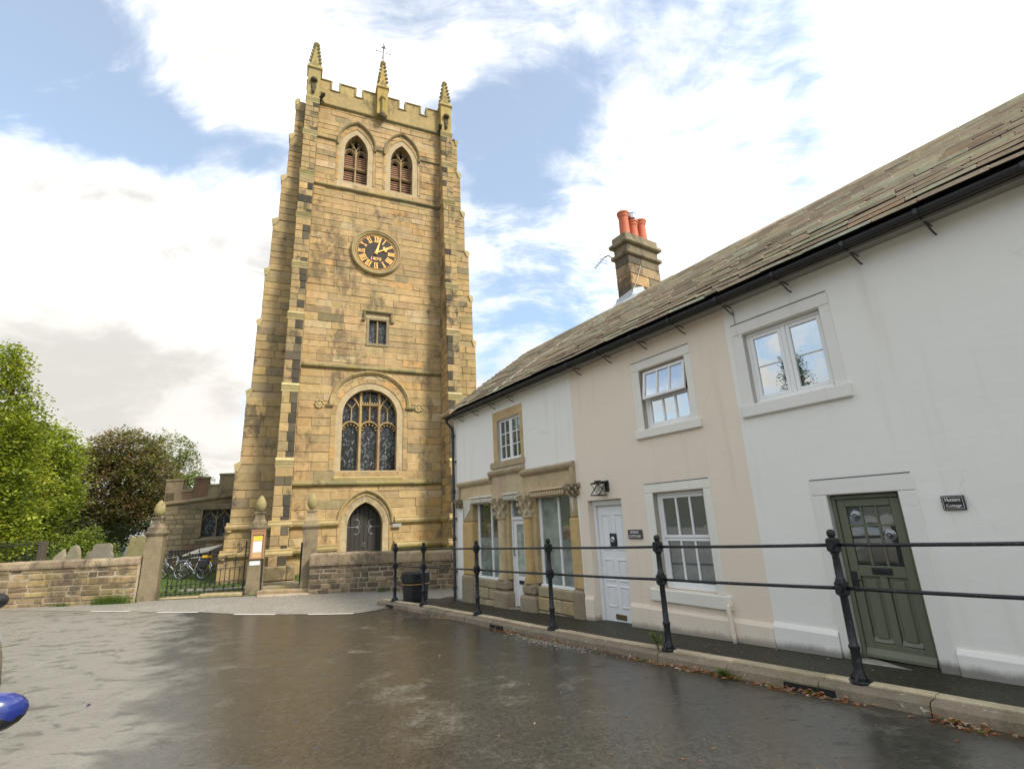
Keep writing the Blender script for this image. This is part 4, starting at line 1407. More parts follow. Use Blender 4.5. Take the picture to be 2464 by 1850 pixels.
f.cbox(-4.26, -4.14, NA - .0, NA + .3, -.15, 1.15, .02)
aw = f.build('aisle_window', M_AISLE, ai)
g = MB(); g.box(-4.16, -2.3, NA + .26, NA + .27, -.2, 1.16); g.build('leaded_glass', M_LATTF, aw)
for i in range(4):
    x = -4.14 + .60 * i
    if i:
        m_ = MB(); m_.tint = (0.30, 0.24, 0.145); bar(m_, [(x, -.18), (x, 1.14)], .045, -.27, -.10, MA); m_.build('mullion', M_AISLE, aw)
t_ = MB(); t_.tint = (0.29, 0.23, 0.14)
for i in range(3):
    cx = -4.14 + .60 * (i + .5)
    bar(t_, [(cx - .28, .62), (cx - .2, .82), (cx - .06, .92), (cx, 1.12)], .035, -.265, -.14, MA)
    bar(t_, [(cx + .28, .62), (cx + .2, .82), (cx + .06, .92), (cx, 1.12)], .035, -.265, -.14, MA)
    bar(t_, [(cx - .3, 1.12), (cx + .3, 1.12)], .04, -.265, -.14, MA)
t_.build('tracery', M_AISLE, aw)


# ------------------------------------------------------------------ ground heights
def zr(x, y):
    if y < 12: z = -1.70 - 0.0275 * y
    else:
        t = min(1.0, (y - 12) / 5.0)
        z = -2.03 - 0.07 * (1 - (1 - t) ** 2)
    return max(-2.10, min(-1.35, z))


def cw(u, n, z=0.0):
    """cottage frame -> world"""
    return (u * cos(FC) - n * sin(FC), u * sin(FC) + n * cos(FC), z)


RAIL = [(-13.69, 5.07), (-12.2, 5.25), (-9.78, 5.42), (-7.35, 5.52), (-5.03, 5.70), (-2.79, 5.90), (-0.5, 6.03), (1.9, 6.12), (5.0, 6.2)]


def rail_n(u):
    if u <= RAIL[0][0]: return RAIL[0][1] + (u - RAIL[0][0]) * .12
    for (a, b), (c, d) in zip(RAIL[:-1], RAIL[1:]):
        if u <= c: return b + (d - b) * (u - a) / (c - a)
    return RAIL[-1][1]


def zrail(u): return max(-1.97, -1.737 - 0.0208 * (-2.79 - u)) if u < -2.79 else -1.737 + 0.022 * (u + 2.79)


def zwall(u): return -1.66 + 0.0397 * (u + 2.7)


NF = 6.6
UG = -13.07
BN = [UG, -7.69, -4.03, 3.2]
EAVE_N, EAVE_Z, RIDGE_N, RIDGE_Z = 6.28, 3.02, 9.50, 5.46
MC = lambda a, z, d: (a, NF - d, z)


def house(name, label, u0, u1, holes, mat, zc, gable=0):
    t = thing(name, label, 'cottage', ((u0 + u1) / 2, NF, zwall((u0 + u1) / 2)), FC)
    w = MB()
    wall_face(w, u0, u1, -2.5, 3.05, [rect_hole(*h[:4]) for h in holes], MC, 0.0, 9.0, zc)
    for h in holes:
        a0, a1, b0, b1, dp = h
        w.face([MC(a0, b0, 0), MC(a0, b1, 0), MC(a0, b1, -dp), MC(a0, b0, -dp)])
        w.face([MC(a1, b1, 0), MC(a1, b0, 0), MC(a1, b0, -dp), MC(a1, b1, -dp)])
        w.face([MC(a0, b1, 0), MC(a1, b1, 0), MC(a1, b1, -dp), MC(a0, b1, -dp)])
        w.face([MC(a1, b0, 0), MC(a0, b0, 0), MC(a0, b0, -dp), MC(a1, b0, -dp)])
    for g, ux in ((-1, u0), (1, u1)):
        if gable == g:
            w.face([(ux, NF, -2.5), (ux, 2 * RIDGE_N - NF, -2.5), (ux, 2 * RIDGE_N - NF, 3.1), (ux, RIDGE_N, RIDGE_Z - .12), (ux, NF, 3.1)])
    w.face([(u0, 2 * RIDGE_N - NF, -2.5), (u1, 2 * RIDGE_N - NF, -2.5), (u1, 2 * RIDGE_N - NF, 3.1), (u0, 2 * RIDGE_N - NF, 3.1)])
    w.build('wall', mat, t)
    # roof: bed under the slates, slates in diminishing courses, ridge stones
    r = MB(); r.tint = (0.07, 0.06, 0.05)
    e0 = u0 - (0.10 if gable == -1 else 0)
    e1 = u1 + (0.10 if gable == 1 else 0)
    for s in (1, -1):
        P = lambda k, o=0.0, s=s: (RIDGE_N - s * (RIDGE_N - EAVE_N) * (1 - k), EAVE_Z - .05 + o + (RIDGE_Z - EAVE_Z) * k)
        (n0, z0), (n1, z1) = P(0.01), P(1.0)
        r.face([(e0, n0, z0), (e1, n0, z0), (e1, n1, z1), (e0, n1, z1)])
        r.face([(e0, n0, z0 - .08), (e1, n0, z0 - .08), (e1, n1, z1 - .08), (e0, n1, z1 - .08)])
        if s == -1:
            for k in range(14):
                (n0, z0), (n1, z1) = P(k / 14, .03), P((k + 1.15) / 14, .01)
                r.tint = pick(P_SLATE)
                r.face([(e0, n0, z0), (e1, n0, z0), (e1, n1, z1), (e0, n1, z1)])
            r.tint = (0.07, 0.06, 0.05)
    roof = r.build('roof', M_SLATE, t)
    SL = math.hypot(RIDGE_N - EAVE_N, RIDGE_Z - EAVE_Z)
    cs, sn = (RIDGE_N - EAVE_N) / SL, (RIDGE_Z - EAVE_Z) / SL
    n_c, k = 0, 0.0
    exps = []
    q = 0.30
    while sum(exps) < SL - .12:
        exps.append(q); q = max(.155, q * .955)
    sc = (SL - .10) / sum(exps)
    s0 = -0.035
    for ci, ex in enumerate(exps):
        ex *= sc
        x = e0 - random.uniform(0, .25)
        while x < e1 - .02:
            wd = random.uniform(.36, .78) * (1.0 if ci < 6 else .8)
            a, b = max(x, e0), min(x + wd, e1)
            if e1 - b < .12: b = e1
            x += wd
            if b - a < .06: continue
            th = random.uniform(.030, .040)
            ln = ex + .10
            lo = s0 + random.uniform(-.013, .013)
            lift = random.uniform(.068, .084)
            jl = random.uniform(-.008, .008)
            ja = random.uniform(-.005, .005)
            mb = MB(); sk = random.uniform(.68, 1.2); mb.tint = tuple(c * sk for c in pick(P_SLATE))

            def PP(u, s, h): return (u, EAVE_N + s * cs - h * sn, EAVE_Z + s * sn + h * cs)
            g = .004
            V = [PP(a + g, lo + jl, lift + ja), PP(b - g, lo - jl, lift - ja), PP(b - g, lo + ln, .004), PP(a + g, lo + ln, .004),
                 PP(a + g + .008, lo + .012 + jl, lift + th + ja), PP(b - g - .008, lo + .012 - jl, lift + th - ja), PP(b - g, lo + ln, .012), PP(a + g, lo + ln, .012)]
            t0_ = mb.tint
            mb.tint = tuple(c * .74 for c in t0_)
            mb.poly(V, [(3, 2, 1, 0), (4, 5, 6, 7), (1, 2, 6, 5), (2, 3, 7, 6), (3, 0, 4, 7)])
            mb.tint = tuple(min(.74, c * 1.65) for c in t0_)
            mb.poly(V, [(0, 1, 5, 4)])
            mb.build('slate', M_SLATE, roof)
            if b >= e1: break
        s0 += ex
    x = e0
    while x < e1 - .05:
        b = min(x + random.uniform(.7, 1.0), e1)
        if e1 - b < .3: b = e1
        mb = MB(); mb.tint = pick([(2, (0.36, 0.29, 0.19)), (1, (0.30, 0.25, 0.17)), (1, (0.42, 0.31, 0.20))])
        dz = random.uniform(-.012, .012)
        pr = [(-.20, -.12), (-.03, .045), (.03, .045), (.20, -.12), (.17, -.15), (0, -.0), (-.17, -.15)]
        mb.extr([(d, z + RIDGE_Z + .055 + dz) for d, z in pr], x + .006, b - .006, lambda a, z, d: (a, RIDGE_N + d, z))
        mb.build('ridge_stone', M_SLATE, roof)
        x = b
    # eaves board, gutter and its iron brackets
    s = MB()
    s.box(u0, u1, EAVE_N + .10, NF + .02, 2.94, 2.955)
    s.box(u0, u1, EAVE_N + .085, EAVE_N + .105, 2.90, 3.02)
    s.build('soffit', M_SOFFIT, t)
    g = MB()
    gp = []
    for i in range(9):
        a = pi + pi * i / 8
        gp.append((.052 * cos(a), .052 * sin(a)))
    gp += [(.045 * cos(2 * pi - pi * i / 8), .045 * sin(2 * pi - pi * i / 8)) for i in range(9)]
    g.extr([(d, z + 3.00) for d, z in gp], e0, e1, lambda a, z, d: (a, EAVE_N + .01 + d, z))
    gt = g.build('gutter', M_GUTTER, t, True, angle=radians(40))
    return t, roof, gt


def bracket(u, gt):
    b = MB()
    b.tube([(u, EAVE_N - .03, 2.96), (u, EAVE_N + .01, 2.935), (u, EAVE_N + .08, 2.93), (u + .02, NF + .02, 2.90)], .009, 5)
    b.tube([(u + .005, EAVE_N + .08, 2.925), (u + .03, NF - .06, 2.80), (u + .035, NF + .01, 2.785)], .010, 5)
    b.box(u - .02, u + .02, EAVE_N - .052, EAVE_N - .044, 2.95, 3.005)
    b.build('gutter_bracket', M_IRON, gt)


def casement(parent, u0, u1, z0, z1, n, cols, rows, fw=.05, barw=.022, mid=None, mat=None, glass=None, th=.05, name='window', paths=None):
    """framed window: a mesh of bars with each pane a sub-part"""
    mat = mat or M_FRAME
    f = MB()
    f.cbox(u0, u0 + fw, n, n + th, z0, z1, .006); f.cbox(u1 - fw, u1, n, n + th, z0, z1, .006)
    f.cbox(u0 + fw, u1 - fw, n, n + th, z1 - fw, z1, .006); f.cbox(u0 + fw, u1 - fw, n, n + th, z0, z0 + fw, .006)
    iu0, iu1, iz0, iz1 = u0 + fw, u1 - fw, z0 + fw, z1 - fw
    us = [iu0 + (iu1 - iu0) * i / cols for i in range(cols + 1)]
    zs = [iz0 + (iz1 - iz0) * i / rows for i in range(rows + 1)]
    for x in us[1:-1]: f.cbox(x - barw / 2, x + barw / 2, n + .004, n + th - .01, iz0, iz1, .004)
    for z in zs[1:-1]: f.cbox(iu0, iu1, n + .006, n + th - .012, z - barw / 2, z + barw / 2, .004)
    fo = f.build(name, mat, parent)
    if name == 'window':
        for i in range(cols):
            for j in range(rows):
                p = MB(); p.box(us[i] + .003, us[i + 1] - .003, n + .026, n + .032, zs[j] + .003, zs[j + 1] - .003)
                p.build('pane', glass or M_GLASS, fo)
    return fo


M_LINTEL_LINE = mat_plain('dark lintel line', (0.07, 0.065, 0.06), .7)


def frame_stones(parent, o, i, sill, mat, proud=.012, name='surround', lintel=None):
    """four dressed stones round an opening; o outer, i inner rectangles (u0,u1,z0,z1)"""
    for k, (a0, a1, b0, b1) in enumerate([(o[0], i[0], i[2], i[3]), (i[1], o[1], i[2], i[3]), (o[0], o[1], i[3] + .004, o[3])]):
        m = MB(); m.tint = pick([(1, (0.56, 0.425, 0.235)), (1, (0.59, 0.43, 0.22))])
        m.cbox(a0, a1 if k != 1 else a1, NF - proud, NF + .11, b0, b1, .008)
        m.build('jamb' if k < 2 else 'lintel', mat, parent)
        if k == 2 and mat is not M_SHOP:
            m = MB(); m.box(a0 + .01, a1 - .01, NF - proud - .004, NF + .002, b1 - .001, b1 + .007); m.build('lintel_line', M_LINTEL_LINE, parent)  # thin dark strip along the top edge of the lintel
    if sill:
        m = MB(); m.tint = (0.46, 0.36, 0.22)
        m.cbox(sill[0], sill[1], NF - .055, NF + .12, sill[2], sill[3], .012)
        m.build('sill', mat, parent)


# ---- shop cottage
holes = [(-10.66, -9.62, 1.41, 2.46, .14), (-12.62, -7.735, -2.4, 1.0, .16)]
shop, roofS, gutS = house('shop_cottage', 'white end cottage with a carved stone shopfront beside the church tower', BN[0], BN[1], holes, M_WHITE, [1.41, 2.46, 1.0], -1)
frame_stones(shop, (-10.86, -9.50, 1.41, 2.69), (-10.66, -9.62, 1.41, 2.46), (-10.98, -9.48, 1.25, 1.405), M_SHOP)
casement(shop, -10.65, -10.145, 1.43, 2.45, NF + .07, 2, 3, .05, .024, glass=M_GLASSD)
casement(shop, -10.135, -9.63, 1.43, 2.45, NF + .07, 2, 3, .05, .024, glass=M_GLASSD)
# fascia stones under the stepped label
SH = [(1, (0.60, 0.47, 0.285)), (1, (0.56, 0.44, 0.275)), (1, (0.63, 0.495, 0.30))]
for a0, a1, b0, b1 in [(-12.72, -11.04, .56, .98), (-11.035, -10.32, .56, 1.14), (-10.315, -9.565, .56, 1.14), (-9.56, -7.80, .56, 1.00)]:
    m = MB(); m.tint = pick(SH); m.cbox(a0, a1, NF - .02, NF + .2, b0, b1, .006); m.build('fascia_stone', M_SHOP, shop)
LAB = [(-.02, -.03), (.05, -.03), (.10, .02), (.115, .07), (.06, .12), (-.02, .12)]
for a0, a1, zz in [(-12.80, -10.99, .94), (-11.05, -9.50, 1.09), (-9.60, -7.72, .97)]:
    m = MB(); m.tint = pick([(1, (0.48, 0.38, 0.235)), (1, (0.43, 0.345, 0.22))])
    m.extr([(d, z + zz) for d, z in LAB], a0, a1, MC); m.build('label_mould', M_SHOP, shop)
for a0, a1, b0, b1 in [(-12.80, -12.70, .52, .95), (-11.06, -10.99, .98, 1.10), (-9.60, -9.53, .98, 1.09), (-7.83, -7.72, .58, .98)]:
    m = MB(); m.tint = (0.50, 0.39, 0.23); m.cbox(a0, a1, NF - .09, NF + .05, b0, b1, .02); m.build('label_mould', M_SHOP, shop)


def carved(c, r, h, seed, parent, col=(0.60, 0.49, 0.32), name='capital'):
    """leafy carved block: bell with two tiers of curled leaves"""
    random.seed(seed)
    m = MB(); m.tint = col
    m.lathe((c[0], c[1], c[2]), [(r * .62, 0), (r * .68, .03), (r * .62, .06), (r * .66, h * .5), (r * .95, h * .86), (r * 1.05, h * .9), (r * 1.05, h)], 14)
    for tier, (rz, rr) in enumerate(((.25, .72), (.55, .86), (.80, 1.05))):
        n = 7
        for i in range(n):
            a = 2 * pi * (i + .5 * (tier % 2)) / n
            x, y = c[0] + r * rr * cos(a), c[1] + r * rr * sin(a)
            z = c[2] + h * rz
            m.tube([(c[0] + r * rr * .72 * cos(a), c[1] + r * rr * .72 * sin(a), z - h * .18), (x, y, z), (x + .045 * cos(a), y + .045 * sin(a), z + .03), (x + .05 * cos(a), y + .05 * sin(a), z - .02)], .03, 6)
            m.ball((x + .03 * cos(a + .4), y + .03 * sin(a + .4), z - .03), .03, 6)
    return m.build(name, M_SHOP, parent, True, angle=radians(40))


NW = NF + .15
for cu, r in ((-10.62, .115), (-9.50, .12)):
    m = MB(); m.tint = (0.62, 0.49, 0.29) if cu < -10 else (0.60, 0.41, 0.18)
    m.lathe((cu, NF + .03, 0), [(r * 1.25, -1.36), (r * 1.3, -1.30), (r * 1.05, -1.22), (r, -1.16), (r, .02)], 16)
    col = m.build('column', M_SHOP, shop, True, angle=radians(40))
    m = MB(); m.tint = (0.56, 0.42, 0.22)
    m.cbox(cu + .10, cu + .25, NF + .04, NW + .08, -1.36, .42, .02); m.cbox(cu - .24, cu - .10, NF + .06, NW + .08, -1.36, .5, .02)
    m.build('pilaster', M_SHOP, shop)
    carved((cu, NF + .03, .02), .235, .54, int(-cu * 10), shop)
    m = MB(); m.tint = (0.36, 0.29, 0.19)
    m.cbox(cu - .30, cu + .28, NF - .13, NF + .18, -2.4, -1.60, .05); m.cbox(cu - .24, cu + .22, NF - .10, NF + .18, -1.60, -1.36, .06)
    m.build('column_base', M_SHOP, shop)
for a0, a1, tn in ((-12.62, -12.06, (0.62, 0.42, 0.18)), (-8.02, -7.72, (0.62, 0.43, 0.20))):
    m = MB(); m.tint = tn
    m.cbox(a0, a1, NF - .025, NF + .2, -1.36, -.02, .03)
    m.tint = (0.46, 0.34, 0.18); m.cbox(a0 + .03, a1 - .0, NF - .015, NF + .2, -.02, .56, .03)
    m.build('pilaster', M_SHOP, shop)
    m = MB(); m.tint = (0.66, 0.60, 0.50)
    m.prism([(a0 + .05, .56), (a1 - .02, .56), (a1 - .1, .30), (a0 + .16, .05)], NF - .03, NF - .012)
    m.build('worn_patch', M_SHOP, shop)
    m = MB(); m.tint = (0.34, 0.28, 0.18)
    m.cbox(a0 - .02, a1 + .0, NF - .08, NF + .2, -2.4, -1.36, .05)
    m.build('pilaster_base', M_SHOP, shop)
carved((-12.74, NF - .02, .36), .105, .24, 4, shop, (0.34, 0.27, 0.16), 'label_stop')
carved((-7.80, NF - .02, .40), .125, .24, 5, shop, (0.34, 0.28, 0.18), 'label_stop')
# egg and dart runs
for a0, a1, tn in ((-12.06, -10.86, (0.74, 0.68, 0.57)), (-10.40, -9.76, (0.74, 0.69, 0.58)), (-9.26, -8.06, (0.62, 0.48, 0.29))):
    m = MB(); m.tint = tn
    m.extr([(-.1, .62), (.09, .62), (.10, .58), (.03, .555), (.015, .44), (-.1, .43)], a0, a1, MC)
    n = int((a1 - a0) / .085)
    for i in range(n):
        x = a0 + (a1 - a0) * (i + .5) / n
        m.lathe((x, NF - .055, .50), [(.012, -.06), (.034, -.03), (.038, .02), (.02, .06)], 7)
    m.build('egg_moulding', M_SHOP, shop)
# stall risers of old blocks
for a0, a1 in ((-12.06, -10.92), (-9.22, -8.02)):
    z0 = -2.4
    for (b0, b1, n) in ((-2.4, -1.86, 2), (-1.86, -1.60, 3), (-1.60, -1.40, 2)):
        for i in range(n):
            m = MB(); m.tint = pick([(2, (0.44, 0.36, 0.22)), (1, (0.38, 0.32, 0.21)), (1, (0.50, 0.38, 0.20))])
            q = (a1 - a0) / n
            m.cbox(a0 + q * i + .006, a0 + q * (i + 1) - .006, NF - .03 + random.uniform(-.01, .01), NF + .2, b0 + .006, b1 - .006, .02)
            m.build('stone', M_AISLE if random.random() < .5 else M_SHOP, shop)
# shop windows and door
for a0, a1, sp in ((-12.06, -10.86, .62), (-9.26, -8.02, .58)):
    f = MB()
    f.cbox(a0, a0 + .09, NW, NW + .07, -1.40, .50, .01); f.cbox(a1 - .07, a1, NW, NW + .07, -1.40, .50, .01)
    f.cbox(a0 + .09, a1 - .07, NW, NW + .07, .43, .50, .01); f.cbox(a0 - .0, a1, NW - .06, NW + .08, -1.44, -1.36, .015)
    xm = a0 + .09 + (a1 - a0 - .16) * sp
    f.cbox(xm - .028, xm + .028, NW - .01, NW + .06, -1.36, .43, .015)
    fo = f.build('window', M_FRAME, shop)
    for p0, p1 in ((a0 + .09, xm - .028), (xm + .028, a1 - .07)):
        zf = -.42 if a0 < -11 else (-.45 if p0 > -8.9 else .43)
        p = MB(); p.box(p0, p1, NW + .03, NW + .036, -1.36, zf); p.build('frosted_pane', M_FROST, fo)
        if zf < .4:
            p = MB(); p.box(p0, p1, NW + .03, NW + .036, zf + .001, .43); p.build('pane', M_GLASSD, fo)
f = MB()
f.cbox(-10.40, -10.33, NW - .02, NW + .08, -1.95, .50, .01); f.cbox(-9.83, -9.76, NW - .02, NW + .08, -1.95, .50, .01)
f.cbox(-10.33, -9.83, NW - .02, NW + .08, .44, .50, .01); f.cbox(-10.33, -9.83, NW - .02, NW + .08, -.02, .06, .01)
df = f.build('door_frame', M_FRAME, shop)
p = MB(); p.box(-10.33, -9.83, NW + .03, NW + .036, .06, .44); p.build('fanlight', M_FROST, df)
f = MB()
f.cbox(-10.325, -10.22, NW + .01, NW + .06, -1.93, -.025, .008); f.cbox(-9.92, -9.835, NW + .01, NW + .06, -1.93, -.025, .008)
f.cbox(-10.22, -9.92, NW + .01, NW + .06, -.12, -.025, .008); f.cbox(-10.22, -9.92, NW + .01, NW + .06, -1.93, -1.28, .008)
dd = f.build('door', M_FRAME, shop)
p = MB(); p.box(-10.22, -9.92, NW + .03, NW + .036, -1.28, -.12); p.build('pane', M_NET, dd)
p = MB(); p.tube([(-10.29, NW + .0, -.82), (-10.29, NW - .035, -.80), (-10.29, NW - .035, -.68), (-10.29, NW, -.66)], .011, 6); p.build('handle', M_IRON, dd)
p = MB(); p.cbox(-10.16, -9.97, NW - .012, NW + .02, -1.44, -1.36, .006); p.build('letterbox', M_IRON, dd)
p = MB(); p.tint = (0.36, 0.31, 0.23); p.cbox(-10.42, -9.74, NF - .12, NF + .2, -2.3, -1.945, .02); p.build('doorstep', M_SHOP, shop)
# downpipe at the corner by the tower
m = MB()
m.tube([(-13.02, EAVE_N + .03, 2.95), (-13.03, EAVE_N + .06, 2.82), (-13.03, NF - .10, 2.68), (-13.03, NF - .07, 2.5), (-13.03, NF - .07, -1.96), (-13.03, NF - .14, -2.06)], .04, 10)
for z in (2.45, .85, -.45, -1.72): m.lathe((-13.03, NF - .07, z), [(.04, -.05), (.055, -.045), (.055, .04), (.04, .05)], 10)
for z in (1.7, .1, -1.3): m.box(-13.10, -12.96, NF - .09, NF, z - .015, z + .015)
m.build('downpipe', M_GUTTER, shop, True, angle=radians(40))
for u in (-12.51, -11.64, -10.74, -9.87): bracket(u, gutS)
# chimney on the ridge
CU0, CU1, CN0, CN1 = -8.80, -8.28, 9.56, 10.82
c = MB(); c.tint = (0.30, 0.24, 0.15)
c.box(CU0 + .02, CU1 - .02, CN0 + .02, CN1 - .02, 4.6, 7.3)
ch = c.build('chimney', M_MORTAR, roofS)
z = 5.0
P_CH = [(3, (0.46, 0.30, 0.155)), (2, (0.36, 0.26, 0.15)), (1.6, (0.20, 0.165, 0.11)), (1, (0.13, 0.11, 0.08))]
for h in (.30, .34, .36, .33, .30, .32):
    z1 = z + h
    sp = random.choice((.4, .6)) * (CN1 - CN0)
    for (b0, b1, full) in ((CN0, CN0 + sp, 1), (CN0 + sp, CN1, 1)):
        m = MB(); m.tint = pick(P_CH)
        m.cbox(CU0 + random.uniform(-.008, .004), CU1 + random.uniform(-.004, .01), b0 + .006, b1 - .006, z + .006, z1 - .006, .014)
        m.build('stone', M_CHIM, ch)
    z = z1
for z0, z1, o in ((6.90, 7.02, .075), (7.02, 7.26, -.0), (7.26, 7.38, .10), (7.38, 7.60, .02)):
    m = MB(); m.tint = pick([(1, (0.30, 0.25, 0.16)), (1, (0.22, 0.185, 0.12))])
    m.cbox(CU0 - o, CU1 + o, CN0 - o, CN1 + o, z0 + .002, z1 - .002, .025)
    m.build('cornice', M_CHIM, ch)
for i, (nn, zt, cowl) in enumerate(((9.84, 8.40, 0), (10.19, 8.22, 1), (10.55, 8.36, 0))):
    m = MB()
    m.lathe((-8.54, nn, 7.58), [(.155, 0), (.15, .04), (.135, zt - 7.58 - .2), (.14, zt - 7.58 - .15), (.155, zt - 7.58 - .13), (.155, zt - 7.58 - .06), (.175, zt - 7.58 - .05), (.175, zt - 7.58), (.13, zt - 7.58 + .01), (.12, zt - 7.58 - .1)], 16)
    m.build('chimney_pot', M_TERRA, ch, True, angle=radians(35))
    if cowl:
        m = MB(); m.lathe((-8.54, nn, zt), [(.05, 0), (.05, .06), (.15, .07), (.16, .2), (.17, .24), (.04, .27)], 14)
        for a in (0, 2.1, 4.2): m.tube([(-8.54 + .14 * cos(a), nn + .14 * sin(a), zt - .08), (-8.54 + .14 * cos(a), nn + .14 * sin(a), zt + .1)], .008, 5)
        m.build('cowl', M_STEEL, ch)
m = MB()
P2 = lambda u, n, e=.05: (u, n, EAVE_Z + (RIDGE_Z - EAVE_Z) * (n - EAVE_N) / (RIDGE_N - EAVE_N) + e)
pts = [(-9.02, 9.34), (-8.9, 9.12), (-8.55, 9.18), (-8.3, 9.10), (-8.05, 9.22), (-7.92, 9.44)]
for (a, b), (c_, d) in zip(pts[:-1], pts[1:]):
    m.face([P2(a, b, .085), P2(c_, d, .085), (c_ if -8.82 < c_ < -8.2 else max(-8.86, min(-8.12, c_)), 9.50, 5.62), (a if -8.82 < a < -8.2 else max(-8.86, min(-8.12, a)), 9.50, 5.62)])
m.face([(-8.86, 9.5, 5.60), (-8.25, 9.5, 5.60), (-8.25, 9.545, 5.82), (-8.86, 9.545, 5.74)])
m.face([(-8.262, 9.5, 5.60), (-8.262, 10.2, 5.60), (-8.262, 10.0, 6.0), (-8.262, 9.6, 5.86)])
m.face([(-8.15, 9.46, 5.60), (-8.262, 9.5, 5.62), (-8.262, 10.2, 5.58), (-8.12, 10.1, 5.52)])
m.build('lead_flashing', M_LEAD, roofS)
# television aerial
ae = thing('tv_aerial', 'small grid television aerial on a bent pole on the stone chimney', 'aerial', (-8.84, 9.9, 6.55), FC)
m = MB()
m.tube([(-8.80, 9.9, 6.70), (-8.95, 9.9, 6.68)], .014, 6); m.tube([(-8.80, 9.9, 6.56), (-8.95, 9.9, 6.55)], .014, 6)
m.tube([(-8.95, 9.9, 6.48), (-8.96, 9.9, 6.75), (-9.05, 9.9, 7.03), (-9.20, 9.9, 7.32), (-9.32, 9.9, 7.45), (-9.48, 9.9, 7.47)], .017, 6)
m.build('pole', M_IRON, ae)
m = MB()
for i in range(7):
    y = 9.74 + .32 * i / 6
    m.tube([(-9.52, y, 7.30), (-9.54, y, 7.68)], .006, 4)
for z in (7.30, 7.42, 7.55, 7.68): m.tube([(-9.53, 9.74, z), (-9.53, 10.06, z)], .006, 4)
m.build('reflector', M_STEEL, ae)
m = MB(); m.tube([(-9.5, 9.9, 7.47), (-9.62, 9.6, 7.10)], .011, 5)
for k in range(4): m.tube([(-9.53 - .03 * k, 9.82 - .07 * k - .06, 7.38 - .09 * k), (-9.53 - .03 * k, 9.82 - .07 * k + .06, 7.38 - .09 * k)], .006, 4)
m.build('boom', M_IRON, ae)
m = MB()
pth = [(-8.26, 10.0, 6.62), (-8.24, 9.75, 6.1), (-8.30, 9.52, 5.66), (-8.7, 9.2, 5.36), (-9.3, 8.4, 4.76), (-9.9, 7.4, 4.0), (-10.2, 6.6, 3.38), (-10.22, 6.24, 3.10)]
m.tube(pth, .009, 5)
tag(m.build('aerial_cable', mat_plain('pale cable', (0.55, 0.52, 0.45), .6), None), 'pale cable slanting down the stone slates from the chimney', 'cable')
bpy.data.objects['aerial_cable'].rotation_euler = (0, 0, FC)

# ---- cream cottage
holes = [(-5.80, -4.82, 1.39, 2.45, .16), (-5.80, -4.81, -1.17, .32, .16), (-7.44, -6.54, -2.35, .28, .22)]
cream, roofC, gutC = house('cream_cottage', 'cream painted middle cottage with an open top sash and white door', BN[1], BN[2], holes, M_CREAM, [-1.17, .28, .32, 1.39, 2.45], 0)
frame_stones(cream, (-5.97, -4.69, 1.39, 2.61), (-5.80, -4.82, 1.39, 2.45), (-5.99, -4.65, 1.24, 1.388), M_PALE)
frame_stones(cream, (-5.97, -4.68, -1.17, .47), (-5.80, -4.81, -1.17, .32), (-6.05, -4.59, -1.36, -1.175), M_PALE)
f = MB()
f.cbox(-5.80, -5.74, NF + .09, NF + .15, 1.40, 2.44, .006); f.cbox(-4.88, -4.82, NF + .09, NF + .15, 1.40, 2.44, .006)
f.cbox(-5.74, -4.88, NF + .09, NF + .15, 2.39, 2.44, .006); f.cbox(-5.74, -4.88, NF + .085, NF + .15, 1.40, 1.45, .006)
f.build('window_frame', M_FRAME, cream)
casement(cream, -5.74, -4.88, 1.45, 1.93, NF + .10, 3, 1, .045, .03)
# top sash hung open
sash = casement(cream, -5.755, -4.865, 1.90, 2.41, NF + .055, 3, 1, .05, .034)
ang = radians(10)
for ob in [sash] + list(sash.children):
    oo = ORI[cream.name]
    py_, pz_ = NF + .08 - oo[1], 2.41 - oo[2]
    for v in ob.data.vertices:
        y, z = v.co.y - py_, v.co.z - pz_
        v.co.y = py_ + y * cos(ang) + z * sin(ang)
        v.co.z = pz_ - y * sin(ang) + z * cos(ang)
f = MB()
f.cbox(-5.80, -5.75, NF + .10, NF + .16, -1.165, .315, .006); f.cbox(-4.86, -4.81, NF + .10, NF + .16, -1.165, .315, .006)
f.cbox(-5.75, -4.86, NF + .10, NF + .16, .265, .315, .006); f.cbox(-5.75, -4.86, NF + .09, NF + .16, -1.165, -1.11, .006)
f.build('window_frame', M_FRAME, cream)
casement(cream, -5.75, -4.86, -.40, .265, NF + .105, 3, 1, .045, .034, glass=M_GLASSD)
casement(cream, -5.75, -4.86, -1.11, -.405, NF + .115, 3, 1, .045, .034, glass=M_BLIND)
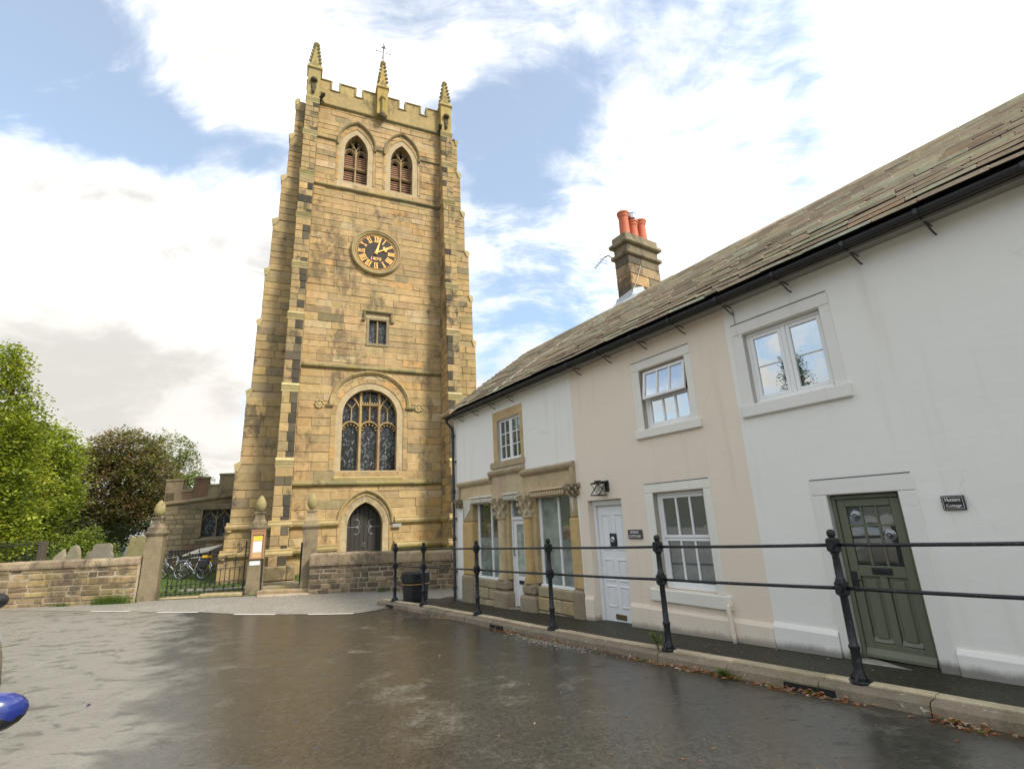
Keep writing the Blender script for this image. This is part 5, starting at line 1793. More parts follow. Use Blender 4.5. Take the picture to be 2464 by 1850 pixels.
# white door
f = MB()
f.cbox(-7.44, -7.365, NF + .12, NF + .2, -1.9, .215, .01); f.cbox(-6.60, -6.54, NF + .12, NF + .2, -1.9, .215, .01)
f.cbox(-7.44, -6.54, NF + .10, NF + .2, .175, .275, .012); f.cbox(-7.42, -6.56, NF + .085, NF + .2, .20, .225, .01)
f.build('door_frame', M_FRAME, cream)
d = MB(); d.cbox(-7.36, -6.605, NF + .165, NF + .2, -1.86, .17, .004)
dc_ = d.build('door', M_WDOOR, cream)
for (a0, a1, b0, b1) in [(-7.27, -7.03, -.62, .02), (-6.93, -6.69, -.62, .02), (-7.27, -7.03, -1.16, -.78), (-6.93, -6.69, -1.16, -.78), (-7.27, -7.03, -1.60, -1.24), (-6.93, -6.69, -1.60, -1.24)]:
    p = MB()
    p.cbox(a0, a1, NF + .148, NF + .17, b0, b0 + .028, .006); p.cbox(a0, a1, NF + .148, NF + .17, b1 - .028, b1, .006)
    p.cbox(a0, a0 + .028, NF + .148, NF + .17, b0 + .028, b1 - .028, .006); p.cbox(a1 - .028, a1, NF + .148, NF + .17, b0 + .028, b1 - .028, .006)
    p.cbox(a0 + .05, a1 - .05, NF + .155, NF + .17, b0 + .05, b1 - .05, .006)
    p.build('door_panel', M_WDOOR, dc_)
p = MB(); p.cbox(-7.06, -6.90, NF + .135, NF + .17, -.56, -.33, .008)
p.build('door_viewer', M_IRON, dc_)
p = MB(); p.lathe((-6.98, NF + .14, -.44), [(.055, 0), (.055, -.01), (.03, -.02), (.028, -.008)], 14, 'y'); p.build('knocker', M_STEEL, dc_)
p = MB(); p.cbox(-7.10, -6.84, NF + .150, NF + .17, -1.80, -1.71, .006); p.build('letterbox', M_BRASS, dc_)
p = MB(); p.tint = (.40, .34, .25); p.cbox(-7.48, -6.50, NF - .06, NF + .22, -2.3, -1.865, .02); p.build('doorstep', M_KERB, cream)
for a0, a1 in ((-7.685, -7.45), (-6.53, -4.035)):
    p = MB(); p.extr([(-.02, -2.5), (.045, -2.5), (.045, -1.50), (.02, -1.455), (-.02, -1.455)], a0, a1, MC); p.build('plinth', M_CREAM, cream)
p = MB(); p.tube([(-4.62, NF - .03, -1.28), (-4.62, NF - .085, -1.30), (-4.61, NF - .09, -1.38), (-4.58, NF - .09, -1.82)], .030, 8); p.lathe((-4.62, NF - .03, -1.28), [(.05, 0), (.05, -.03)], 8, 'y')
p.build('waste_pipe', M_CREAM, cream)
for u in (-7.34, -6.46, -5.58, -4.76): bracket(u, gutC)

# ---- white cottage
holes = [(-3.78, -2.71, 1.41, 2.45, .16), (-3.08, -2.335, -2.4, .11, .14)]
white, roofW, gutW = house('white_cottage', 'white painted cottage with an olive green half glazed door', BN[2], BN[3], holes, M_WHITE, [.11, 1.41, 2.45], 1)
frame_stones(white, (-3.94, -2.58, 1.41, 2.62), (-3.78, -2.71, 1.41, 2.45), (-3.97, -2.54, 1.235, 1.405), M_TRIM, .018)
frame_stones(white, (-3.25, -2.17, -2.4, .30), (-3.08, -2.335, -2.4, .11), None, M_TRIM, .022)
f = MB()
f.cbox(-3.78, -3.735, NF + .08, NF + .15, 1.415, 2.445, .006); f.cbox(-2.755, -2.71, NF + .08, NF + .15, 1.415, 2.445, .006)
f.cbox(-3.735, -2.755, NF + .08, NF + .15, 2.40, 2.445, .006); f.cbox(-3.735, -2.755, NF + .07, NF + .15, 1.415, 1.465, .006)
f.cbox(-3.275, -3.215, NF + .08, NF + .15, 1.465, 2.40, .006)
f.build('window_frame', M_FRAME, white)
casement(white, -3.735, -3.278, 1.467, 2.398, NF + .085, 1, 2, .05, .016)
casement(white, -3.212, -2.755, 1.467, 2.398, NF + .085, 1, 2, .05, .016)
f = MB()
f.cbox(-3.08, -3.035, NF + .07, NF + .14, -1.68, .10, .006); f.cbox(-2.38, -2.335, NF + .07, NF + .14, -1.68, .10, .006); f.cbox(-3.035, -2.38, NF + .07, NF + .14, .055, .10, .006)
f.build('door_frame', M_GREEN, white)
d = MB()
ND = NF + .09
for a0, a1, b0, b1 in [(-3.03, -2.94, -1.675, .05), (-2.475, -2.385, -1.675, .05), (-2.94, -2.475, -.035, .05), (-2.94, -2.475, -.81, -.69), (-2.94, -2.475, -1.675, -1.51), (-2.745, -2.67, -1.51, -.81)]:
    d.cbox(a0, a1, ND, ND + .045, b0, b1, .005)
us = [-2.94, -2.785, -2.63, -2.475]; zs = [-.69, -.47, -.25, -.035]
for x in us[1:-1]: d.cbox(x - .012, x + .012, ND + .005, ND + .04, -.69, -.035, .004)
for z in zs[1:-1]: d.cbox(-2.94, -2.475, ND + .007, ND + .04, z - .012, z + .012, .004)
dg_ = d.build('door', M_GREEN, white)
for i in range(3):
    for j in range(3):
        p = MB(); p.box(us[i] + .008, us[i + 1] - .008, ND + .02, ND + .026, zs[j] + .008, zs[j + 1] - .008)
        if (i, j) in ((0, 2), (2, 1)):
            cx, cz = (us[i] + us[i + 1]) / 2, (zs[j] + zs[j + 1]) / 2
            p.lathe((cx, ND + .02, cz), [(.066, 0), (.055, -.006), (.05, -.002), (.03, -.008), (.024, -.003), (.014, -.016), (.003, -.018)], 18, 'y')
        p.build('pane', M_GLASSD, dg_, True, angle=radians(30))
for a0, a1 in ((-2.935, -2.75), (-2.665, -2.48)):
    p = MB(); p.cbox(a0 + .0, a1 - .0, ND + .025, ND + .035, -1.51, -.81, .002)
    p.extr([(-.03, -1.51), (-.0, -1.50), (-.025, -1.45), (-.03, -1.45)], a0, a1, lambda a, z, d: (a, ND - d, z))
    p.cbox(a0 + .035, a1 - .035, ND + .008, ND + .03, -1.46, -.85, .012)
    p.build('door_panel', M_GREEN, dg_)
p = MB(); p.extr([(-.02, -1.66), (.03, -1.66), (.028, -1.63), (.0, -1.57), (-.02, -1.57)], -3.03, -2.385, lambda a, z, d: (a, ND - d, z)); p.build('weather_board', M_GREEN, dg_)
p = MB(); p.cbox(-2.80, -2.60, ND - .014, ND + .005, -.782, -.712, .006); p.cbox(-2.775, -2.625, ND - .02, ND + .0, -.765, -.728, .004); p.build('letterbox', M_IRON, dg_)
p = MB(); p.cbox(-3.02, -2.965, ND - .012, ND + .005, -.98, -.76, .008); p.tube([(-2.99, ND - .01, -.84), (-2.99, ND - .045, -.84), (-2.91, ND - .045, -.85)], .010, 6); p.build('handle', M_IRON, dg_)
p = MB(); p.tint = (.38, .35, .30); p.cbox(-3.10, -2.30, NF - .10, NF + .13, -2.3, -1.685, .02); p.build('doorstep', M_KERB, white)
for a0, a1 in ((-4.03, -3.255), (-2.165, 3.2)):
    p = MB(); p.extr([(-.02, -2.5), (.045, -2.5), (.045, -1.475), (.02, -1.43), (-.02, -1.43)], a0, a1, MC); p.build('plinth', M_WHITE, white)
for u in (-3.89, -3.03, -2.17, -1.44, -.6, .25, 1.1, 1.95, 2.8): bracket(u, gutW)
p = MB(); p.tube([(-3.86, NF - .01, 2.86), (-3.85, NF - .012, 2.62), (-3.84, NF - .014, 2.42), (-3.79, NF - .014, 2.40), (-3.77, NF - .0, 2.43)], .006, 5); p.build('cable', mat_plain('grey cable', (0.35, 0.34, 0.32), .6), white)


def plaque(name, label, u0, u1, z0, z1, lines, mat, lw, border=False):
    t = thing(name, label, 'house sign', ((u0 + u1) / 2, NF, z0), FC)
    m = MB(); m.cbox(u0, u1, NF - .028, NF - .001, z0, z1, .005); m.build('board', mat, t)
    n = len(lines)
    h = (z1 - z0) / (n + .45)
    for i, tx in enumerate(lines):
        zc_ = z1 - (z1 - z0) * (i + .62) / (n + .24)
        text_mesh(tx, (u1 - u0) * lw[i], h * .66, lambda x, y, d, zc_=zc_: ((u0 + u1) / 2 + x, NF - .0285 - d, zc_ + y), 'lettering', M_LETTER, t, .003)
    if border:
        m = MB(); e = .012
        for a0, a1, b0, b1 in ((u0 + e, u1 - e, z0 + e, z0 + e + .003), (u0 + e, u1 - e, z1 - e - .003, z1 - e), (u0 + e, u0 + e + .003, z0 + e, z1 - e), (u1 - e - .003, u1 - e, z0 + e, z1 - e)):
            m.box(a0, a1, NF - .030, NF - .028, b0, b1)
        m.build('border_line', M_LETTER, t)


plaque('spring_cottage_sign', 'brown plaque reading SPRING COTTAGE between the white door and lower sash window', -6.43, -6.11, -.41, -.262, ['SPRING', 'COTTAGE'], M_PLAQUE, (.60, .84))
plaque('hunters_cottage_sign', 'black bordered plaque reading Hunters Cottage beside the green door', -1.972, -1.785, -.108, .034, ['Hunters', 'Cottage'], mat_plain('black plaque', (0.02, 0.022, 0.024), .35), (.66, .66), True)

# ---- wall lamp
lp = thing('wall_lamp', 'black cross braced lantern on the cream wall above the white door', 'wall lamp', (-6.95, NF, .38), FC)
m = MB(); m.cbox(-6.90, -6.80, NF - .03, NF, .42, .62, .01); m.cbox(-6.90, -6.83, NF - .12, NF - .02, .57, .61, .01); m.build('wall_plate', M_IRON, lp)
m = MB()
cx, cy = -6.95, NF - .14
m.cbox(cx - .05, cx + .05, cy - .05, cy + .05, .60, .625, .008)
m.squareshaft((cx, cy, 0), [(.10, .565), (.105, .575), (.05, .60)])
top = [(cx + sx * .095, cy + sy * .095, .57) for sx, sy in ((-1, -1), (1, -1), (1, 1), (-1, 1))]
bot = [(cx + sx * .105, cy + sy * .105, .36) for sx, sy in ((-1, -1), (1, -1), (1, 1), (-1, 1))]
for i in range(4):
    j = (i + 1) % 4
    m.tube([top[i], top[j]], .008, 4); m.tube([bot[i], bot[j]], .009, 4)
    m.tube([top[i], bot[j]], .007, 4); m.tube([top[j], bot[i]], .007, 4)
m.build('cage', M_IRON, lp)
m = MB(); m.lathe((cx, cy, .43), [(.008, 0), (.035, .03), (.04, .07), (.02, .11), (.018, .16)], 10); m.build('bulb', mat_plain('bulb glass', (0.6, 0.58, 0.5), .1), lp, True)


# ------------------------------------------------------------------ ground, road, pavement
random.seed(21)
g = MB(); g.box(-900, 900, -900, 900, -3.0, -2.6)
struct('ground', g, M_HILL)


def grid_sheet(name, xs, ys, zf, mat, keep=None):
    mb = MB()
    V = [(x, y, zf(x, y)) for y in ys for x in xs]
    nx = len(xs)
    F = []
    for j in range(len(ys) - 1):
        for i in range(nx - 1):
            if keep is None or keep((xs[i] + xs[i + 1]) / 2, (ys[j] + ys[j + 1]) / 2): F.append((j * nx + i, j * nx + i + 1, (j + 1) * nx + i + 1, (j + 1) * nx + i))
    mb.poly(V, F)
    return struct(name, mb, mat, smooth=True)


fr = lambda a, b, s: [a + (b - a) * i / max(1, round((b - a) / s)) for i in range(max(1, round((b - a) / s)) + 1)]
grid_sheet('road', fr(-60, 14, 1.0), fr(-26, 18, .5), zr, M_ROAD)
# lighter carriageway of the street that crosses in front of the church, beyond the give way line
LINE = [(-60, 20.0), (-22.0, 18.4), (-16.0, 16.95), (-12.9, 15.98), (-11.4, 15.58), (-10.3, 15.13), (-8.9, 14.76), (-7.5, 14.03), (-6.25, 13.66), (-5.3, 13.40), (-4.05, 13.20), (-3.55, 13.75), (-3.3, 14.35), (-2.35, 15.2), (-1.9, 15.7), (8, 19.0)]


def line_y(x):
    for (a, b), (c, d) in zip(LINE[:-1], LINE[1:]):
        if x <= c: return b + (d - b) * (x - a) / (c - a)
    return LINE[-1][1]


mb = MB()
xs = fr(-24, -1.6, .35)
V, F = [], []
for x in xs:
    y0, y1 = line_y(x), 18.0
    for k in range(7):
        y = y0 + (y1 - y0) * k / 6
        V.append((x, y, zr(x, y) + .006))
for i in range(len(xs) - 1):
    for k in range(6):
        F.append((i * 7 + k, (i + 1) * 7 + k, (i + 1) * 7 + k + 1, i * 7 + k + 1))
mb.poly(V, F)
struct('church_street', mb, M_LANE, smooth=True)
for (x0, y0), (x1, y1) in [((-12.95, 15.93), (-11.45, 15.53)), ((-10.35, 15.08), (-8.95, 14.71)), ((-7.55, 13.98), (-6.30, 13.61)), ((-5.35, 13.36), (-4.15, 13.14))]:
    mb = MB()
    dx, dy = x1 - x0, y1 - y0
    l = math.hypot(dx, dy); nx, ny = -dy / l * .038, dx / l * .038
    n = 5
    for i in range(n):
        a, b = i / n, (i + 1) / n
        mb.face([(x0 + dx * a - nx, y0 + dy * a - ny, zr(0, y0 + dy * a) + .011), (x0 + dx * b - nx, y0 + dy * b - ny, zr(0, y0 + dy * b) + .011),
                 (x0 + dx * b + nx, y0 + dy * b + ny, zr(0, y0 + dy * b) + .011), (x0 + dx * a + nx, y0 + dy * a + ny, zr(0, y0 + dy * a) + .011)])
    struct('road_marking', mb, M_WHITEPAINT)
# pavement
us = fr(-14.15, 5.0, .4)
V, F = [], []
for u in us:
    nk = rail_n(u) - .02
    nw = NF + .25 if u > UG else NF - .1
    for k in range(6):
        t = k / 5
        n = nk + (nw - nk) * t
        z = zrail(u) * (1 - t) + max(zwall(u), -2.085) * t - .004
        V.append(cw(u, n, z))
for i in range(len(us) - 1):
    for k in range(5): F.append((i * 6 + k, (i + 1) * 6 + k, (i + 1) * 6 + k + 1, i * 6 + k + 1))
mb = MB(); mb.poly(V, F)
struct('pavement', mb, M_PAVE, smooth=True)
# kerb: granite faced stones towards the road, worn concrete edging behind
kerb = MB()
kerb.tint = (.1, .1, .1)
kb = bpy.data.objects.new('kerb', None); COL.objects.link(kb); kb['kind'] = 'structure'; ORI['kerb'] = (0, 0, 0)
u = -14.30
P_K = [(3, (0.30, 0.235, 0.165)), (2, (0.25, 0.20, 0.14)), (1, (0.35, 0.275, 0.195))]
gully = [(-9.0, -8.55), (-3.45, -2.95), (-13.75, -13.35)]
while u < 5.0:
    L = random.uniform(.8, 1.05)
    u1 = u + L
    mb = MB(); mb.tint = pick(P_K)
    pts = []
    for uu in (u + .006, u1 - .006):
        n0, n1 = rail_n(uu) - .20, rail_n(uu) - .055
        zt = zrail(uu)
        dz = random.uniform(-.006, .006)
        wx = cw(uu, n0)
        zb = zr(wx[0], wx[1]) - .12
        pts.append([cw(uu, n1, zb), cw(uu, n0 - .01, zb), cw(uu, n0, zt - .035 + dz), cw(uu, n0 + .03, zt - .004 + dz), cw(uu, n1, zt + dz)])
    V = pts[0] + pts[1]
    mb.poly(V, [(0, 1, 2, 3, 4), (9, 8, 7, 6, 5)] + [(i, (i + 1) % 5, (i + 1) % 5 + 5, i + 5) for i in range(5)])
    mb.build('kerb_stone', M_KERB, kb)
    mb = MB(); mb.tint = pick([(1, (0.62, 0.51, 0.335)), (1, (0.55, 0.45, 0.295))])
    pts = []
    for uu in (u + .003, u1 - .003):
        n0, n1 = rail_n(uu) - .050, rail_n(uu) + .075
        zt = zrail(uu) + random.uniform(-.004, .004)
        pts.append([cw(uu, n1, zt - .1), cw(uu, n0, zt - .1), cw(uu, n0, zt + .014), cw(uu, n0 + .02, zt + .022), cw(uu, n1 - .02, zt + .024), cw(uu, n1, zt + .008)])
    V = pts[0] + pts[1]
    mb.poly(V, [(0, 1, 2, 3, 4, 5), (11, 10, 9, 8, 7, 6)] + [(i, (i + 1) % 6, (i + 1) % 6 + 6, i + 6) for i in range(6)])
    mb.build('edging_stone', M_KERB, kb)
    u = u1
for a, b in gully:                                   # dark kerb inlets
    mb = MB()
    mb.tint = (.01, .01, .01)
    q = []
    for uu in (a, b):
        n0 = rail_n(uu) - .20
        w0 = cw(uu, n0 - .014)
        zt = zrail(uu)
        q.append([cw(uu, n0 - .016, zt - .115), cw(uu, n0 - .013, zt - .055), cw(uu, n0 + .02, zt - .05), cw(uu, n0 + .02, zt - .12)])
    mb.poly(q[0] + q[1], [(0, 1, 2, 3), (7, 6, 5, 4)] + [(i, (i + 1) % 4, (i + 1) % 4 + 4, i + 4) for i in range(4)])
    mb.build('kerb_inlet', M_DARKVOID, kb)

# ------------------------------------------------------------------ pavement railing
ra = thing('pavement_railing', 'black cast iron two bar railing along the kerb before the cottages', 'railing', cw(-5.0, 5.7, -1.80), 0.0)
ra.location = cw(-5.0, 5.7, -1.80)
ORI[ra.name] = cw(-5.0, 5.7, -1.80)
HP = 1.44


def post(u, n):
    x, y, _ = cw(u, n)
    z = zrail(u) + .015
    m = MB()
    a = FC
    m.lathe((x, y, z), [(.105, -.05), (.105, .014), (.10, .02), (.03, .021)], 8, a0=FC + pi / 8)
    for q in range(4):
        a_ = FC + q * pi / 2
        m.tube([(x + .09 * cos(a_), y + .09 * sin(a_), z + .02), (x + .05 * cos(a_), y + .05 * sin(a_), z + .075)], .014, 5)
    m.lathe((x, y, z), [(.066, .02), (.066, .05), (.056, .06), (.050, .10), (.045, .115), (.043, .29), (.051, .305), (.051, .33), (.040, .345),
                        (.038, .58), (.037, .80), (.045, .815), (.045, .83), (.038, .84)], 8 if False else 12)
    # square bosses that hold the bars
    for zz in (.875, 1.305):
        ca, sa = cos(a), sin(a)
        e = .050
        V = []
        for dz in (-.055, .055):
            for p, q in ((-e, -e), (e, -e), (e, e), (-e, e)): V.append((x + p * ca - q * sa, y + p * sa + q * ca, z + zz + dz))
        m.poly(V, [(3, 2, 1, 0), (4, 5, 6, 7), (0, 1, 5, 4), (1, 2, 6, 5), (2, 3, 7, 6), (3, 0, 4, 7)])
        m.lathe((x, y, z + zz), [(.045, -.075), (.062, -.06), (.062, -.055)], 10)
        m.lathe((x, y, z + zz), [(.062, .055), (.062, .06), (.045, .075)], 10)
        for s in (-1, 1):
            m.tube([(x - sa * s * .05, y + ca * s * .05, z + zz), (x - sa * s * .075, y + ca * s * .075, z + zz)], .036, 8)
    m.lathe((x, y, z), [(.040, .93), (.050, .945), (.050, .96), (.038, .98), (.034, 1.20), (.044, 1.22), (.042, 1.25)], 12)
    m.lathe((x, y, z), [(.03, 1.36), (.024, 1.375), (.028, 1.385), (.038, 1.395), (.044, 1.422), (.038, 1.449), (.022, 1.463), (.004, 1.467)], 14)
    p = m.build('post', M_IRON, ra, True, angle=radians(35))
    return Vector((x, y, z))


pp = [post(u, n) for u, n in RAIL[:8]]
for h, r in ((1.305, .0185), (.875, .0185)):
    for a, b in zip(pp[:-1], pp[1:]):
        m = MB()
        A, B = a + Vector((0, 0, h)), b + Vector((0, 0, h))
        m.tube([A.lerp(B, t) + Vector((0, 0, -.006 * sin(pi * t))) for t in (0, .25, .5, .75, 1)], r, 8)
        m.build('rail', M_IRON, ra, True)

# ------------------------------------------------------------------ litter bin
bx, by, bz = -2.86, 14.28, -1.97
bn = thing('litter_bin', 'squat black litter bin with square mouths between the end railing posts', 'litter bin', (bx, by, bz))
BR = 1.28
m = MB()
m.lathe((bx, by, bz), [(.25 * BR, 0), (.262 * BR, .03), (.28 * BR, .40), (.30 * BR, .415), (.30 * BR, .44), (.285 * BR, .455)], 8, a0=pi / 8 + .35)
m.build('body', M_BLACK, bn)
m = MB()
m.lathe((bx, by, bz), [(.285 * BR, .46), (.30 * BR, .48), (.30 * BR, .70), (.285 * BR, .72), (.22 * BR, .76), (.02, .78)], 8, a0=pi / 8 + .35)
m.build('hood', M_BLACK, bn)
for k in range(8):
    a = k * pi / 4 + .35
    ap = .30 * BR * cos(pi / 8)
    m = MB()
    c_, s_ = cos(a), sin(a)
    P = lambda u, v, d: (bx + (ap + d) * c_ - u * s_, by + (ap + d) * s_ + u * c_, bz + v)
    if k % 2 == 0:
        m.prism([(-.075, .53), (.075, .53), (.075, .66), (-.075, .66)], -.01, .003, lambda u, v, d: P(u, v, d)); m.build('mouth', M_DARKVOID, bn)
m = MB(); m.tube([(bx + .305 * BR * cos(a), by + .305 * BR * sin(a), bz + .43) for a in [pi / 8 + .35 + i * pi / 4 for i in range(9)]], .006, 4)
m.build('gold_band', M_GOLD, bn)

# ------------------------------------------------------------------ churchyard walls, piers, gates, steps
def dry_wall(name, label, x0, x1, yf, z0, ztop, thick=.45, yslope=0.0, courses=(.15, .24), lens=(.28, .72), pal=P_WALL):
    t = thing(name, label, 'wall', ((x0 + x1) / 2, yf, z0))
    M = lambda a, z, d: (a, yf + yslope * (a - x0) - d, z)
    c = MB(); c.tint = (0.50, 0.42, 0.30) if pal is P_WALL else (0.37, 0.30, 0.215)
    c.extr([(-.022, z0 - .3), (-.022, ztop(x0) - .24), (-thick, ztop(x0) - .24), (-thick, z0 - .3)], x0, x1, M)
    c.build('core', M_MORTAR, t)
    S = Stones()
    z = z0 - .12
    top = min(ztop(x0), ztop(x1)) - .24
    while z < top - .02:
        h = random.uniform(*courses)
        if top - z - h < .09: h = top - z
        S.row([(x0, x0, x1, x1)], z, z + h, lens, -.14, 0.0, M, pal, ch=.016, gap=.010, jit=.020, rough=.018)
        z += h
    S.build(t, M_WALL, 'stone', 300)
    x = x0
    while x < x1 - .02:
        b = min(x1, x + random.uniform(.45, 1.1))
        if x1 - b < .3: b = x1
        m = MB(); m.tint = pick(P_COPING)
        dz = random.uniform(-.015, .015)
        zt = ztop((x + b) / 2) + dz
        zb = top if True else 0
        pr = [(-thick - .03, zb), (.035, zb), (.04, zb + .06), (.02, zt - .05), (-.02, zt - .01), (-thick * .5, zt + .02), (-thick, zt - .03), (-thick - .03, zb + .06)]
        m.extr(pr, x + .006, b - .006, M)
        m.build('coping_stone', M_WALL, t)
        x = b
    return t


dry_wall('churchyard_wall', 'low sandstone churchyard wall with heavy coping running from the egg topped gate pier', -24.5, -12.93, 17.62, -2.1, lambda x: -.66, courses=(.15, .25), lens=(.3, .8))
dry_wall('churchyard_wall', 'darker low stone wall below the tower door beside the litter bin', -7.08, -1.0, 17.55, -2.1, lambda x: -.80 - (x + 7) * .028, courses=(.12, .18), lens=(.24, .5), yslope=-.045, pal=P_WALLD)

# small plants at the foot of the wall
def grass_tuft(name, label, cx, cy, z, w, n, h, cat='grass tuft'):
    mb = MB()
    for i in range(n):
        x, y = cx + random.gauss(0, w * .4), cy + random.uniform(-.10, .02)
        a = random.uniform(0, 2 * pi)
        hh = h * random.uniform(.4, 1.0)
        dx, dy = cos(a) * hh * .45, sin(a) * hh * .35 - .03
        k = random.uniform(.7, 1.3)
        mb.tint = (0.09 * k, 0.16 * k, 0.02)
        b = .007
        mb.poly([(x - b, y, z), (x + b, y, z), (x + dx * .4 + b * .7, y + dy * .4, z + hh * .65), (x + dx * .4 - b * .7, y + dy * .4, z + hh * .65), (x + dx, y + dy, z + hh)], [(0, 1, 2, 3), (3, 2, 4)])
    o = mb.build(name, M_LEAF, None, origin=(cx, cy, z))
    o.location = (cx, cy, z)
    return tag(o, label, cat)


grass_tuft('grass_tuft', 'bright green grass tuft at the wall foot beside the egg topped pier', -13.55, 17.52, -2.11, .85, 420, .34)
grass_tuft('grass_tuft', 'little green weed patch at the foot of the churchyard wall', -15.2, 17.52, -2.11, .34, 110, .16)
grass_tuft('grass_tuft', 'thin pale weeds at the foot of the wall below the tower door', -4.55, 17.38, -2.11, .10, 14, .38)


def pier(name, label, cx, cy, hw, z0, zc, lean=0.0, tn=(0.25, 0.20, 0.125)):
    t = thing(name, label, 'gate pier', (cx, cy, z0))
    t.rotation_euler = (0, 0, FT)
    m = MB(); m.tint = tn
    m.squareshaft((cx, cy, 0), [(hw * 1.06, z0 - .3), (hw * 1.05, z0 + .3), (hw, z0 + .5), (hw * .97, zc - .06)])
    m.build('shaft', M_PIER, t)
    m = MB(); m.tint = (0.24, 0.195, 0.12)
    m.squareshaft((cx, cy, 0), [(hw * .98, zc - .06), (hw * 1.12, zc - .02), (hw * 1.22, zc + .03), (hw * 1.22, zc + .07), (hw * 1.05, zc + .11)])
    m.build('cap', M_PIER, t)
    m = MB(); m.tint = (0.36, 0.28, 0.165)
    m.squareshaft((cx, cy, 0), [(hw * .96, zc + .11), (hw * .96, zc + .24), (hw * .80, zc + .27), (hw * .62, zc + .36), (hw * .56, zc + .47), (hw * .62, zc + .52), (hw * .72, zc + .55), (hw * .72, zc + .59), (hw * .3, zc + .61)])
    m.build('pedestal', M_PIER, t)
    m = MB(); m.tint = (0.34, 0.28, 0.13)
    r = hw * .70
    m.lathe((cx, cy, zc + .60), [(r * .25, 0), (r * .62, .05), (r * .92, .15), (r, .24), (r * .93, .33), (r * .72, .43), (r * .42, .52), (r * .15, .57), (r * .02, .585)], 18)
    m.build('egg_finial', M_LICHEN, t, True)
    return t


P1X, P2X, P3X = -12.72, -9.30, -7.33
pier('gate_pier', 'stone gate pier with large egg finial at the end of the long wall', P1X, 18.0, .255, -2.1, .05)
pier('gate_pier', 'middle stone gate pier with an egg finial carrying the framed notice board', P2X, 18.36, .25, -2.1, .07)
pier('gate_pier', 'stone gate pier with a rounder egg finial beside the steps and dark wall', P3X, 18.1, .24, -2.1, .05)

# driveway gate
gt_ = thing('driveway_gate', 'low black wrought iron gate with spiked bars and scrolls between two piers', 'gate', (-11.0, 18.2, -2.05))
GX0, GX1, GY = -12.26, -9.62, 18.2
gz0 = lambda x: -2.04 + (x - GX0) * .045
n = 16
sag = lambda x: -.80 + .02 * 0
bars = MB()
for i, nm in ((0, 'hanging_stile'), (n, 'meeting_stile')):
    x = GX0 + (GX1 - GX0) * i / n
    m = MB(); m.tube([(x, GY, gz0(x) - .02), (x, GY, -.55 if i == 0 else -.42)], .022, 6)
    m.lathe((x, GY, -.55 if i == 0 else -.42), [(.022, 0), (.035, .03), (.02, .07), (.004, .13)], 6); m.build(nm, M_IRON, gt_)
for i in range(1, n):
    x = GX0 + (GX1 - GX0) * i / n
    m = MB()
    tall = i % 2 == 0
    if x < -10.6: ztop_ = -1.30 if not tall else -.55 - .16 * abs(sin(i))
    else: ztop_ = -1.28 if not tall else -.85
    zb = gz0(x) if tall else gz0(x) + .28
    m.tube([(x, GY, zb), (x, GY, ztop_)], .0125, 5)
    m.lathe((x, GY, ztop_), [(.0125, 0), (.03, .02), (.016, .05), (.003, .12)], 6)
    if not tall: m.lathe((x, GY, zb), [(.003, -.09), (.035, -.02), (.05, .0), (.014, .03)], 6)
    m.build('bar', M_IRON, gt_)
for dz, nm in ((.06, 'bottom_rail'), (.34, 'lock_rail'), (.76, 'middle_rail')):
    m = MB(); m.tube([(GX0, GY, gz0(GX0) + dz), (GX1, GY, gz0(GX1) + dz)], .013, 5); m.build(nm, M_IRON, gt_)
m = MB(); m.tube([(GX0, GY, -.83), (-11.3, GY, -.82), (-10.6, GY, -.86)], .013, 5); m.build('top_rail', M_IRON, gt_)
for i in range(0, n + 1, 2):
    x = GX0 + (GX1 - GX0) * i / n
    m = MB()
    zc = gz0(x) + .17
    m.ball((x, GY, zc), .042, 8)
    for k in range(8):
        a = k * pi / 4 + pi / 8
        m.tube([(x, GY, zc), (x + .13 * cos(a), GY, zc + .13 * sin(a))], .009, 4, True, .003)
    m.build('star_boss', M_IRON, gt_)
for i in range(1, n, 2):
    x = GX0 + (GX1 - GX0) * i / n
    m = MB(); m.lathe((x, GY, gz0(x) + .02), [(.03, 0), (.05, .02), (.016, .05), (.004, .12)], 6); m.build('floor_spike', M_IRON, gt_)


def scroll(cx, cz, r, s, a0=0.0, turns=1.6):
    pts = []
    N = 22
    for i in range(N + 1):
        t = i / N
        a = a0 + s * t * turns * 2 * pi
        rr = r * (1 - .82 * t)
        pts.append((cx + rr * cos(a), GY, cz + rr * sin(a)))
    return pts


for cx, cz, r, s, a0 in [(-10.32, -1.02, .12, 1, -pi / 2), (-9.92, -.98, .12, -1, -pi / 2), (-9.84, -.62, .10, 1, 0), (-10.72, -.98, .11, 1, -pi / 2), (-9.9, -.35 - .1, .07, 1, 0)]:
    m = MB(); m.tube(scroll(cx, cz, r, s, a0), .011, 5); m.build('scroll', M_IRON, gt_)
m = MB(); m.tube([(-10.62, GY, -1.12), (-10.5, GY, -.9), (-10.3, GY, -.78), (-10.0, GY, -.74), (-9.75, GY, -.6), (-9.64, GY, -.45)], .012, 5); m.build('curved_brace', M_IRON, gt_)
m = MB(); m.tint = (0.44, 0.34, 0.2)
for a, b in ((-12.35, -11.0), (-10.99, -9.55)): m.cbox(a, b, 17.98, 18.42, -2.3, gz0((a + b) / 2) - .03, .03)
o = m.build('gate_sill', M_KERB, None, origin=(-11, 18.2, -2.1)); o.location = (-11, 18.2, -2.1); tag(o, 'worn pale stone sill under the driveway gate', 'stone sill')

